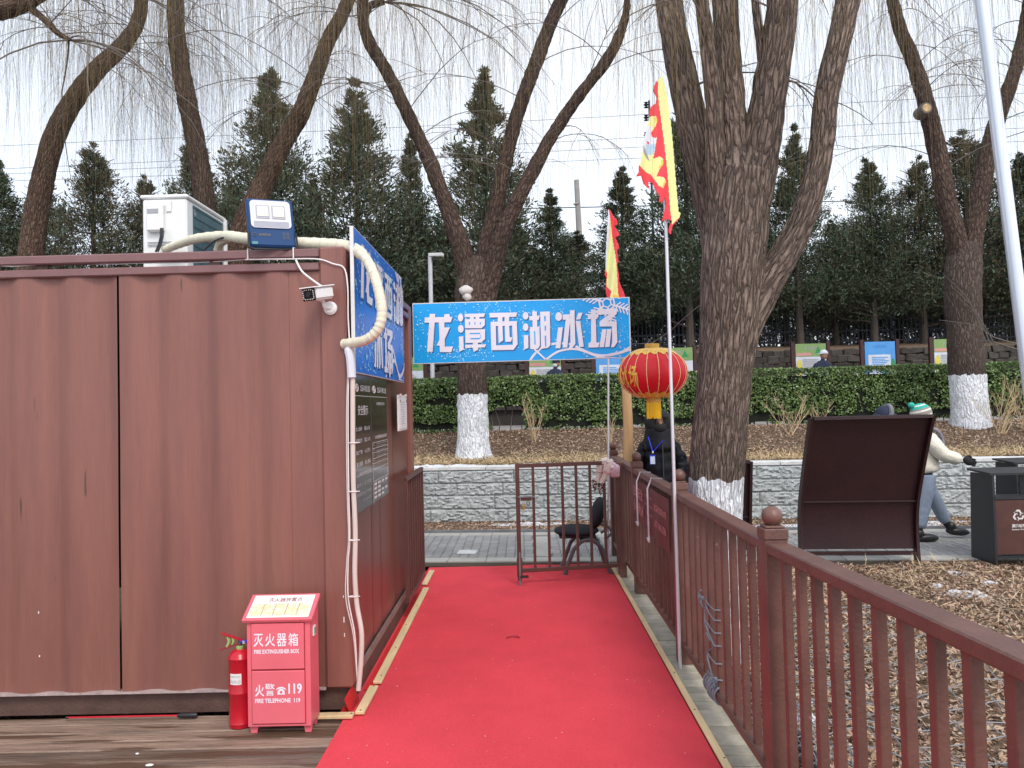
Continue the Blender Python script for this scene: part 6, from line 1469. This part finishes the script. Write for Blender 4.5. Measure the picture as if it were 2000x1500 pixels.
willow('right willow with white painted foot and a sawn limb stub beside the leaning pole', [
    ([(1897, 868, 76), (1893, 800, 66), (1888, 720, 62), (1884, 640, 62), (1880, 560, 64), (1882, 510, 64), (1884, 475, 44)], 12.2, 0, 'bark_painted_right'),
    ([(1882, 540, 52), (1866, 460, 48), (1848, 390, 44), (1834, 310, 42), (1818, 240, 38), (1800, 170, 36), (1776, 100, 32), (1752, 40, 28), (1738, -40, 24)], 12.2, -.3),
    ([(1888, 540, 56), (1900, 460, 50), (1914, 380, 44), (1930, 300, 40), (1946, 240, 35), (1968, 180, 32), (1990, 110, 30), (2006, 30, 28), (2015, -60, 24)], 12.2, .3)], 12.2, 81, ws1=.80, bark='bark_dark', nb=40, ncrown=50, n=34, rough=.06, zr=(5.2, 9))
willow('mostly unseen willow left of the picture whose cut limb crosses the top left corner', [
    ([(-230, 900, 70), (-240, 500, 60), (-225, 250, 50), (-170, 110, 44)], 11.0),
    ([(-175, 120, 44), (-110, 50, 42), (-40, 28, 40), (20, 14, 36), (70, -6, 28), (110, -30, 22)], 10.6, -.6),
    ([(52, 10, 12), (80, 32, 13), (108, 60, 11), (134, 78, 8)], 10.2)], 11.0, 93, nb=16, ncrown=20, zr=(6, 9))
# sawn stub on the right willow
q = PY(1808, 212, 11.75); v = root('cut_stub', tuple(q), None, None) if False else None
wr = [o for o in bpy.data.objects if o.get('label', '').startswith('right willow')][0]
sb = MB().tube([q+Vector((0, .2, -.02)), q, q+Vector((-.0, -.03, 0))], [.10, .095, .088], n=16).build('cut_stub', 'branch_grey', wr); MB().lathe((0, 0, 0), [(.0001, .001), (.07, 0)], n=14, cap=False)
MB().tube([q+Vector((0, -.031, 0)), q+Vector((0, -.036, 0))], [.066, .06], n=14).build('cut_face', 'cut_wood', sb)
# lone bare whips hanging in front of the sign
# ================================================================== conifers
def conifer_mesh(name, H, Rm, N, seed, mats, fol=1.0):
    g = np.random.default_rng(seed); t = g.random(N)**.75; z = H*(.12+(1-t)*0.83); k = 1-(z/H)
    lump = np.array([fnoise(a*1.2, seed, b) for a, b in zip(z, g.random(N)*0+seed)])
    a = g.uniform(0, 2*np.pi, N); nb = int(14+H*2); # branches gather the sprays into tiers
    bz = H*(.12+.87*(1-g.random(nb*5)**.80)); ba = g.uniform(0, 2*np.pi, nb*5); br = g.uniform(.6, 1.3, nb*5)
    bi = g.integers(0, nb*5, N); wsel = g.random(N) < .82
    z = np.where(wsel, bz[bi], z); a = np.where(wsel, ba[bi], a); k = np.clip(1-z/H, 0, 1)
    R_ = Rm*(k**1.15+.012)*(.45+.55*np.minimum(1, (z+.6)/1.8))*1.12
    f = np.sqrt(g.random(N))*np.where(wsel, br[bi], .9); rr = R_*f
    P = np.stack([np.cos(a)*rr, np.sin(a)*rr, z+.42*rr*g.uniform(.5, 1.3, N)*np.where(wsel, 1, .6)], 1)+g.normal(0, .11, (N, 3))*(.10+.90*np.minimum(1, R_*1.15))[:, None]
    out = np.stack([np.cos(a), np.sin(a), np.full(N, 1.0)], 1); M = 5
    P = np.repeat(P, M, 0); out = np.repeat(out, M, 0); n = len(P); d = out+g.normal(0, .75, (n, 3)); d /= np.linalg.norm(d, axis=1)[:, None]
    L = g.uniform(.05, .145, n); W = L*g.uniform(.2, .38, n); s = np.cross(d, g.normal(0, 1, (n, 3))); s /= np.linalg.norm(s, axis=1)[:, None]+1e-9
    P = P+g.normal(0, .07, (n, 3))*np.repeat(.25+.75*np.minimum(1, R_*1.2), M)[:, None]
    V = np.stack([P-s*W[:, None]*.5, P+s*W[:, None]*.5, P+d*L[:, None]*.7+s*W[:, None]*.6, P+d*L[:, None]], 1).reshape(-1, 3); F = np.arange(4*n).reshape(n, 4)
    mi = (g.random(n) < (.10 if mats[0] == 'conifer' else .5)).astype(int)
    ORG['__t'] = (0, 0, 0)
    me = bpy.data.meshes.new(name); me.vertices.add(len(V)); me.vertices.foreach_set('co', V.astype(np.float32).ravel()); me.loops.add(n*4); me.loops.foreach_set('vertex_index', F.astype(np.int32).ravel()); me.polygons.add(n); me.polygons.foreach_set('loop_start', np.arange(0, n*4, 4, dtype=np.int32)); me.polygons.foreach_set('material_index', mi.astype(np.int32))
    for m in mats: me.materials.append(MATS[m])
    me.update(calc_edges=True)
    mb = MB(); mb.tube([(0, 0, -.1), (.03, 0, H*.4), (0, .02, H*.95)], [.11+H*.004, .08, .015], n=9); rg = random.Random(seed)
    for i in range(26):
        zz = rg.uniform(.5, H*.9); aa = rg.uniform(0, 6.28); l = Rm*(1-zz/H)**.72; mb.tube([(0, 0, zz), (math.cos(aa)*l*.5, math.sin(aa)*l*.5, zz+.15), (math.cos(aa)*l*.95, math.sin(aa)*l*.95, zz+l*.5)], [.03, .02, .008], n=4)
    o = mb.build(name+'_t', 'bark_dark2', None, org=(0, 0, 0)); tm = o.data; bpy.data.objects.remove(o); return me, tm
mat('bark_dark2', (.07, .055, .045), .9, var=.3, vscale=8, stretch=(2, 2, .4))
CV = [conifer_mesh('crown', 8.0, 2.35, 7200, 3, ['conifer', 'conifer_brown']), conifer_mesh('crown', 8.0, 2.5, 8000, 8, ['conifer', 'conifer_brown']), conifer_mesh('crown', 8.0, 1.9, 6200, 14, ['conifer', 'conifer_brown']), conifer_mesh('crown', 8.0, 2.9, 6200, 22, ['conifer_brown', 'conifer'])]
CL = [  # px of tip, py of tip, Y, variant, width factor, label
 (-12, 285, 20.5, 1, 1.0, 'dense conifer cut by the left edge of the picture'), (85, 330, 21.0, 3, .9, 'brownish bushy conifer behind the leftmost willow trunk'), (182, 262, 20.2, 3, .95, 'broad brownish conifer left of the air conditioner'),
 (285, 330, 21.0, 3, .8, 'low loose conifer right above the air conditioner'), (378, 222, 20.6, 2, 1.05, 'conifer behind the dark upright willow trunk'), (452, 335, 21.3, 3, .8, 'low brownish conifer just left of the floodlight'),
 (528, 112, 20.0, 1, 1.0, 'tall dark pointed conifer above the floodlight'), (610, 330, 21.4, 2, .9, 'short conifer filling the gap left of the blue container sign'), (692, 150, 19.8, 0, 1.18, 'full dark conifer above the upright blue container sign'),
 (800, 250, 20.6, 2, .85, 'slim loose conifer crossed by the left limb of the centre willow'), (942, 118, 20.0, 2, 1.25, 'tall pointed conifer framed by the centre willow limbs'), (868, 420, 21.2, 0, .8, 'low conifer behind the fork of the centre willow'),
 (1074, 362, 20.4, 2, 1.0, 'short pointed conifer just left of the concrete utility pole'), (1212, 318, 20.0, 2, 1.1, 'pointed conifer right of the utility pole behind the small flag'), (1332, 165, 19.7, 0, .95, 'tall dark conifer behind the large flag'),
 (1440, 330, 21.0, 1, .9, 'conifer hidden mostly by the nearest willow'), (1548, 240, 20.3, 0, .95, 'dark pointed conifer between the two right limbs of the nearest willow'), (1625, 420, 21.2, 3, .8, 'low brownish conifer under the right limb of the nearest willow'),
 (1694, 298, 20.2, 1, .95, 'conifer right of the nearest willow with a blunt tip'), (1790, 292, 20.6, 3, .9, 'loose conifer behind the left limb of the right willow'), (1880, 238, 20.4, 3, 1.25, 'broad olive brown conifer behind the right willow fork'),
 (1996, 285, 20.2, 1, .95, 'conifer cut by the right edge behind the steel pole'), (2090, 300, 20.5, 0, 1.0, 'conifer standing beyond the right edge of the picture'), (-110, 300, 20.5, 0, 1.0, 'conifer standing beyond the left edge of the picture')]
for k, (px, py, Y, v, wf, lb) in enumerate(CL):
    tip = PY(px, py, Y); z0 = 3.05; H = tip.z-z0; r = root('conifer_tree', (tip.x, Y, z0), lb, 'tree', 'conifers along the far fence'); cm_, tm_ = CV[v]
    s = H/8.05; w_ = wf*(.55+.45*s)*.92; rot = (0, 0, k*1.7)
    inst('crown', cm_, (tip.x, Y, z0), r, rot=rot, scale=(w_, w_, s))['kind'] = 'stuff'; inst('trunk', tm_, (tip.x, Y, z0), r, rot=rot, scale=(w_, w_, s))
LMK = [(60, 'leftmost willow'), (320, 'air conditioner'), (400, 'dark upright willow'), (525, 'floodlight'), (735, 'sign on the container'), (930, 'centre willow'), (1130, 'utility pole'), (1300, 'large flag'), (1430, 'nearest willow'), (1600, 'nearest willow\'s right limb'), (1760, 'right willow\'s left limb'), (1900, 'right willow fork'), (1990, 'steel pole')]; used_lb = set()
# lower, looser second row seen between the first
for k in range(15):
    x = -8.5+k*1.75+RNG.uniform(-.4, .4); pxk = 1016+x/24.5*FPX; lm = min(LMK, key=lambda q: abs(q[0]-pxk)); sd_ = 'left of' if pxk < lm[0] else 'right of'
    lb = 'low loose conifer beyond the picket fence, just %s the %s' % (sd_, lm[1]); lb = lb if lb not in used_lb else lb.replace('just', 'further'); used_lb.add(lb)
    r = root('conifer_tree', (x, 24.5+RNG.uniform(-.6, .6), 3.05), lb, 'tree', 'second row of conifers beyond the fence')
    cm_, tm_ = CV[(3, 0, 3, 1)[k % 4]]; H = RNG.uniform(3.6, 5.0); s = H/8; inst('crown', cm_, tuple(r.location), r, rot=(0, 0, k*2.1), scale=(.95, .95, s))['kind'] = 'stuff'; inst('trunk', tm_, tuple(r.location), r, scale=(1, 1, s))

# ================================================================== people
def skin(name, J, E, m, parent, sub=2, post=None):
    """one continuous surface grown round a skeleton: J = {key:(x,y,z,rx[,ry])}, first key is the root"""
    keys = list(J); me = bpy.data.meshes.new(name); me.from_pydata([J[k][:3] for k in keys], [(keys.index(a), keys.index(b)) for a, b in E], [])
    o = bpy.data.objects.new(name+'_src', me); COL.objects.link(o); md = o.modifiers.new('s', 'SKIN'); md.branch_smoothing = .4
    if not me.skin_vertices: me.attributes.new
    for i, k in enumerate(keys):
        sv = me.skin_vertices[0].data[i]; r = J[k][3:]; sv.radius = (r[0], r[1] if len(r) > 1 else r[0]); sv.use_root = (i == 0)
    sb = o.modifiers.new('b', 'SUBSURF'); sb.levels = sub; sb.render_levels = sub
    bpy.context.view_layer.update(); dg = bpy.context.evaluated_depsgraph_get(); nm = bpy.data.meshes.new_from_object(o.evaluated_get(dg)); nm.name = name
    bpy.data.objects.remove(o); o_ = Vector(ORG[parent.name])
    for v in nm.vertices:
        if post: v.co = post(v.co, v.normal)
        v.co -= o_
    nm.materials.clear(); nm.materials.append(MATS[m]); nm.shade_smooth(); n2 = bpy.data.objects.new(name, nm); COL.objects.link(n2); n2.parent = parent; ORG[n2.name] = tuple(o_); return n2
def head(parent, c, s, yaw, m='skin'):
    """face looking along yaw (0 = towards -Y)"""
    R = Matrix.Rotation(yaw, 3, 'Z'); mb = MB(); k0 = len(mb.v); mb.ball(c, (.076*s, .095*s, .112*s), n=26, R=R)
    out = []
    for v in mb.v:
        p = R.transposed() @ (Vector(v)-Vector(c)); 
        if p.z < -.03*s: p.x *= 1-.9*(-p.z/s-.03)*2.2; p.y *= 1-.5*(-p.z/s-.03)
        if p.y < -.07*s and abs(p.z-.012*s) < .02*s and .015*s < abs(p.x) < .05*s: p.y += .008*s
        out.append(tuple(Vector(c)+R @ p))
    mb.v = out; W = lambda x, y, z: Vector(c)+R @ Vector((x*s, y*s, z*s))
    mb.prism([W(-.014, -.088, -.028), W(.014, -.088, -.028), W(.006, -.092, .02), W(-.006, -.092, .02)], R @ Vector((0, -.016*s, 0)))
    for sx in (-1, 1): mb.ball(W(sx*.078, .008, -.005), (.012*s, .02*s, .03*s), n=8, R=R)
    h = mb.build('head', m, parent, ang=60)
    e = MB()
    for sx in (-1, 1): e.ball(W(sx*.031, -.086, .012), (.013*s, .006*s, .006*s), n=8, R=R); e.ball(W(sx*.031, -.089, .032), (.019*s, .005*s, .004*s), n=8, R=R)
    e.ball(W(0, -.090, -.052), (.023*s, .005*s, .006*s), n=8, R=R); e.build('features', 'cloth_black', h); return h, W, R

# guard behind the railing
gx_, gy_ = PY(1287, 870, 7.35).x, 7.35; HZ = 0.0
gd_ = root('person', (gx_, gy_, 0), 'person in a black puffer coat with hood, mask and blue lanyard behind the railing', 'person')
sc1 = .885; G_ = lambda x, y, z: (gx_+x*sc1, gy_+y*sc1, z*sc1)
def J_(d, infl=0): return {k: (*G_(*v[:3]), *[(r_+infl)*sc1 for r_ in v[3:]]) for k, v in d.items()}
body = {'hip': (0, 0, .92, .13, .10), 'waist': (0, 0, 1.08, .13, .10), 'chest': (0, 0, 1.27, .15, .11), 'neck': (0, 0, 1.44, .055), 'nh': (0, -.01, 1.52, .055),
 'sl': (-.17, 0, 1.37, .06), 'el': (-.225, .03, 1.10, .045), 'wl': (-.19, -.0, .86, .032), 'sr': (.17, 0, 1.37, .06), 'er': (.225, .03, 1.10, .045), 'wr': (.19, 0, .86, .032),
 'll': (-.09, 0, .85, .085), 'kl': (-.10, 0, .48, .06), 'al': (-.10, .01, .09, .04), 'tl': (-.11, -.13, .04, .035), 'lr': (.09, 0, .85, .085), 'kr': (.10, 0, .48, .06), 'ar': (.10, .01, .09, .04), 'tr': (.11, -.13, .04, .035)}
BE = [('hip', 'waist'), ('waist', 'chest'), ('chest', 'neck'), ('neck', 'nh'), ('chest', 'sl'), ('sl', 'el'), ('el', 'wl'), ('chest', 'sr'), ('sr', 'er'), ('er', 'wr'), ('hip', 'll'), ('ll', 'kl'), ('kl', 'al'), ('al', 'tl'), ('hip', 'lr'), ('lr', 'kr'), ('kr', 'ar'), ('ar', 'tr')]
skin('body', J_(body), BE, 'cloth_black', gd_)
coat = {'hip': (0, 0, .86, .205, .15), 'waist': (0, 0, 1.05, .20, .15), 'chest': (0, 0, 1.26, .20, .15), 'sh': (0, 0, 1.38, .15, .13), 'neck': (0, .0, 1.46, .105, .11), 'sl': (-.17, 0, 1.345, .095), 'el': (-.245, .02, 1.10, .078), 'wl': (-.205, .0, .86, .058), 'sr': (.17, 0, 1.345, .095), 'er': (.245, .02, 1.10, .078), 'wr': (.205, 0, .86, .058)}
def quilt(co, no):
    z = co.z/sc1; return co + no*(.022*abs(math.sin((z-.02)*math.pi/.125))**.6-.006) + no*.006*fnoise(co.x*14, co.y*14, co.z*14)
ct = skin('puffer_coat', J_(coat), [('hip', 'waist'), ('waist', 'chest'), ('chest', 'sh'), ('sh', 'neck'), ('chest', 'sl'), ('sl', 'el'), ('el', 'wl'), ('chest', 'sr'), ('sr', 'er'), ('er', 'wr')], 'jacket_black', gd_, sub=3, post=quilt)
MB().bar(Vector(G_(.01, -.168, .80)), Vector(G_(.01, -.16, 1.36)), .010, .012).build('zip', 'glass_black', ct)
hc = Vector(G_(0, -.02, 1.585)); hh_, W_h, R_h = head(gd_, hc, .95, 0)
hb = MB(); hb.ball(hc+Vector((0, .02, .0)), (.138, .125, .138), n=24); hb.v = [(x, max(y, hc.y-.072-.1*max(0, z-hc.z)), z) for x, y, z in hb.v]; hb.f = [f for f in hb.f if not all(hb.v[i][1] <= hc.y-.071 and abs(hb.v[i][0]-hc.x) < .062 and hc.z-.2 < hb.v[i][2] < hc.z+.055 for i in f)]; hb.m = [0]*len(hb.f); hb.build('hood', 'cloth_black', gd_, ang=180)
MB().tube([hc+Vector((-.075, -.075, .055)), hc+Vector((0, -.125, .066)), hc+Vector((.075, -.075, .055))], [.012, .016, .012], n=8, ell=.4).build('cap_peak', 'cloth_black', gd_)
MB().ball(hc+Vector((0, -.045, -.048)), (.074, .070, .062), n=20).build('face_mask', 'cloth_black', gd_, ang=180)
MB().lathe(hc+Vector((0, .01, 0)), [(.175, -.27), (.172, -.235), (.165, -.195), (.152, -.16), (.142, -.12), (.136, -.08), (.125, -.05)], n=28, sq=.78).build('raised_collar', 'jacket_black', gd_, ang=180)
yb_f = gy_-.185
ly = MB(); n0 = PY(1266, 853, yb_f+.05); n1 = PY(1295, 860, yb_f+.04); nb_ = PY(1275, 883, yb_f)
ly.bar(n0, nb_, .012, .003); ly.bar(n1, nb_, .012, .003); lyo = ly.build('lanyard', 'lanyard_blue', gd_); bc_ = PY(1274.5, 898, yb_f-.004)
MB().box(bc_, (.056, .006, .092), ch=.002).build('badge_holder', 'lanyard_blue', lyo); MB().box(bc_+Vector((0, -.004, -.004)), (.044, .003, .072)).build('badge', 'badge', lyo); MB().box(nb_+Vector((0, -.004, .0)), (.014, .008, .022), ch=.003).build('badge_clip', 'white_metal', lyo)

# walker in a cream coat
wx, wy = 4.46, 8.35
wk = root('person', (wx, wy, 0), 'person walking right in cream coat, pale jeans and teal striped knitted hat', 'person')
Q_ = lambda x, y, z: (wx+x*.95, wy+y, z*.93)
wb = {'hip': (0, 0, .84, .12, .10), 'waist': (.0, 0, .98, .11, .1), 'chest': (.0, 0, 1.18, .12, .12), 'neck': (.0, 0, 1.34, .05), 'nh': (.0, 0, 1.40, .05), 'sl': (0, -.15, 1.26, .05), 'el': (.10, -.19, 1.02, .04), 'wl': (.34, -.2, .955, .028), 'sr': (0, .15, 1.26, .05), 'er': (-.14, .19, 1.03, .04), 'wr': (-.16, .18, .82, .028),
 'll': (0, -.08, .76, .08), 'kl': (-.06, -.09, .44, .055), 'al': (-.13, -.09, .09, .04), 'tl': (-.0, -.09, .04, .036), 'lr': (.02, .08, .76, .08), 'kr': (.20, .09, .45, .055), 'ar': (.33, .09, .13, .04), 'tr': (.47, .09, .08, .034)}
def S_(d): return {k: (*Q_(*v[:3]), *v[3:]) for k, v in d.items()}
skin('body', S_(wb), BE, 'cloth_black', wk)
jn = {'hip': (0, 0, .84, .12, .11), 'll': (0, -.08, .74, .105), 'kl': (-.055, -.09, .44, .082), 'al': (-.12, -.09, .14, .072), 'lr': (.02, .08, .74, .105), 'kr': (.19, .09, .45, .082), 'ar': (.31, .09, .17, .068)}
skin('jeans', S_(jn), [('hip', 'll'), ('ll', 'kl'), ('kl', 'al'), ('hip', 'lr'), ('lr', 'kr'), ('kr', 'ar')], 'jeans', wk, sub=3, post=lambda co, no: co+no*(.008*fnoise(co.x*12, co.y*12, co.z*20)))
cc_ = {'hem': (.03, 0, .79, .165, .15), 'hip': (0.02, 0, .88, .18, .16), 'waist': (.02, 0, 1.0, .175, .16), 'chest': (0.02, 0, 1.16, .165, .16), 'sh': (.0, 0, 1.29, .12, .13), 'neck': (0, 0, 1.36, .09), 'sl': (0, -.16, 1.24, .085), 'el': (.11, -.20, 1.03, .082), 'wl': (.33, -.20, .97, .066), 'sr': (0, .16, 1.24, .085), 'er': (-.14, .19, 1.03, .08), 'wr': (-.15, .18, .85, .06)}
ck = skin('padded_coat', S_(cc_), [('hem', 'hip'), ('hip', 'waist'), ('waist', 'chest'), ('chest', 'sh'), ('sh', 'neck'), ('chest', 'sl'), ('sl', 'el'), ('el', 'wl'), ('chest', 'sr'), ('sr', 'er'), ('er', 'wr')], 'coat_cream', wk, sub=3, post=lambda co, no: co+no*(.014*fnoise(co.x*9, co.y*9, co.z*13)+.004))
def shoe(x, y, z, tilt=0):
    R = Matrix.Rotation(tilt, 3, 'Y'); mb = MB(); c = Vector(Q_(x, y, z)); mb.ball(c+R@Vector((.05, 0, 0)), (.135, .048, .048), n=18, R=R); mb.ball(c+R@Vector((-.03, 0, .05)), (.055, .05, .06), n=14, R=R); mb.v = [(a, b, max(cz, .004)) for a, b, cz in mb.v]; mb.build('shoe', 'black_plastic', wk, ang=180)
shoe(-.09, -.09, .045); shoe(.38, .09, .085, math.radians(6))
def hand(parent, c, d, s=1.0, m='cloth_black'):
    c = Vector(c); d = Vector(d).normalized(); u = Vector((0, 0, 1)); w = d.cross(u).normalized(); mb = MB(); R = Matrix((d, w, u)).transposed()
    mb.ball(c+d*.035*s, (.048*s, .020*s, .042*s), n=14, R=R)
    for k, l in enumerate((.062, .072, .068, .054)):
        b = c+d*.065*s+u*(.028-.019*k)*s; mb.tube(smoothpath([b, b+d*l*.45*s-w*.006*s, b+d*l*.75*s-w*.024*s, b+d*l*.6*s-w*.044*s]), .0095*s, n=7)
    b = c+d*.02*s+u*.032*s; mb.tube(smoothpath([b, b+d*.03*s+u*.018*s-w*.012*s, b+d*.058*s+u*.01*s-w*.028*s]), .011*s, n=7); return mb.build('glove', m, parent, ang=180)
hand(wk, Q_(.365, -.20, .962), (1, -.1, -.25), 1.15); hand(wk, Q_(-.16, .18, .80), (-.1, 0, -1))
hcw = Vector(Q_(.015, 0, 1.492)); head(wk, hcw, .95, math.radians(90))
mb = MB(); n_ = 30
for j in range(12):
    t = math.pi*.60*j/11; 
    for i in range(n_): a = 2*math.pi*i/n_; p = Vector((.106*math.sin(t)*math.cos(a)*1.1, .098*math.sin(t)*math.sin(a), .112*math.cos(t)+.025)); p = Matrix.Rotation(math.radians(-14), 3, 'Y') @ p; mb.v.append(tuple(hcw+p))
for j in range(11):
    for i in range(n_): mb.f.append((j*n_+i, (j+1)*n_+i, (j+1)*n_+(i+1) % n_, j*n_+(i+1) % n_)); mb.m.append((0, 0, 0, 1, 0, 0, 2, 1, 2, 2, 1)[j])
hat = mb.build('knitted_hat', ['knit_teal', 'knit_white', 'knit_grey'], wk, ang=180); MB().ball(hcw+Vector((-.11, 0, .115)), (.036, .036, .034), n=12).build('bobble', 'knit_teal', hat, ang=180)
MB().tube(smoothpath([hcw+Vector((.03, -.07, -.12)), hcw+Vector((.13, -.11, -.2)), hcw+Vector((.16, -.12, -.36)), hcw+Vector((.15, -.14, -.46))]), .022, n=8, ell=2).build('bag_strap', 'fur_grey', wk)
# hooded companion almost hidden by the display board
hx_, hy_ = PY(1727, 800, 9.0).x, 9.0; hp_ = root('person', (hx_, hy_, 0), 'person in a dark coat with a grey fur rimmed hood hidden behind the display board', 'person')
T_ = lambda d: {k: (hx_+v[0]*.97, hy_+v[1], v[2]*.985, *v[3:]) for k, v in d.items()}
skin('body', T_(body), BE, 'cloth_navy', hp_); skin('coat', T_(coat), [('hip', 'waist'), ('waist', 'chest'), ('chest', 'sh'), ('sh', 'neck'), ('chest', 'sl'), ('sl', 'el'), ('el', 'wl'), ('chest', 'sr'), ('sr', 'er'), ('er', 'wr')], 'cloth_navy', hp_)
htop = PY(1727, 791, 9.0).z; hc2 = Vector((hx_, hy_, htop-.125)); head(hp_, hc2, .95, math.radians(90)); MB().ball(hc2+Vector((0, 0, .0)), (.115, .115, .12), n=22).build('hood', 'cloth_navy', hp_, ang=180); MB().tube([hc2+Vector((.02+.03*math.sin(t), -.118*math.cos(t)*1.02, .118*math.sin(t))) for t in np.linspace(-.3, 3.44, 18)], .026, n=8).build('fur_trim', 'fur_grey', hp_)
# two passers-by on the upper path
def far_person(px, py, Y, label, facing, capm, coatm, maskm=None, brim=False):
    top = PY(px, py, Y); s = .98; x = top.x; zf = 1.12; hgt = top.z-zf; r = root('person', (x, Y, zf), label, 'person'); k = hgt/1.68
    D = lambda d: {q: (x+v[0]*k, Y+v[1]*k, zf+v[2]*k*.985, *[w*k for w in v[3:]]) for q, v in d.items()}
    skin('body', D(body), BE, coatm, r, sub=1); skin('coat', D(coat), [('hip', 'waist'), ('waist', 'chest'), ('chest', 'sh'), ('sh', 'neck'), ('chest', 'sl'), ('sl', 'el'), ('el', 'wl'), ('chest', 'sr'), ('sr', 'er'), ('er', 'wr')], coatm, r, sub=2)
    c = Vector((x+.03*math.sin(-facing), Y, top.z-.125*k)); h, W, R = head(r, c, .95*k, facing)
    mb = MB(); mb.ball(c+Vector((0, 0, .03*k)), (.090*k, .108*k, .098*k), n=18, R=R); mb.v = [v for v in mb.v]; cut = c.z+.02*k; mb.v = [(a, b, max(z, cut)) for a, b, z in mb.v]; mb.build('cap', capm, r, ang=180)
    if brim: MB().prism([W(-.06, -.08, .035), W(.06, -.08, .035), W(.05, -.165, .02), W(0, -.18, .018), W(-.05, -.165, .02)], (0, 0, .01)).build('peak', capm, r)
    if maskm: MB().ball(W(0, -.055, -.045), (.066*k, .055*k, .05*k), n=14, R=R).build('face_mask', maskm, r, ang=180)
    return r
far_person(1606, 683, 15.4, 'person in a white peaked cap and navy coat looking left above the hedge', math.radians(-62), 'lamp_white', 'cloth_navy', brim=True)
far_person(1084, 700, 15.6, 'person in dark hat and pale mask peeping over the hedge below the hanging sign', math.radians(-50), 'cloth_navy', 'cloth_navy', 'mask_white')
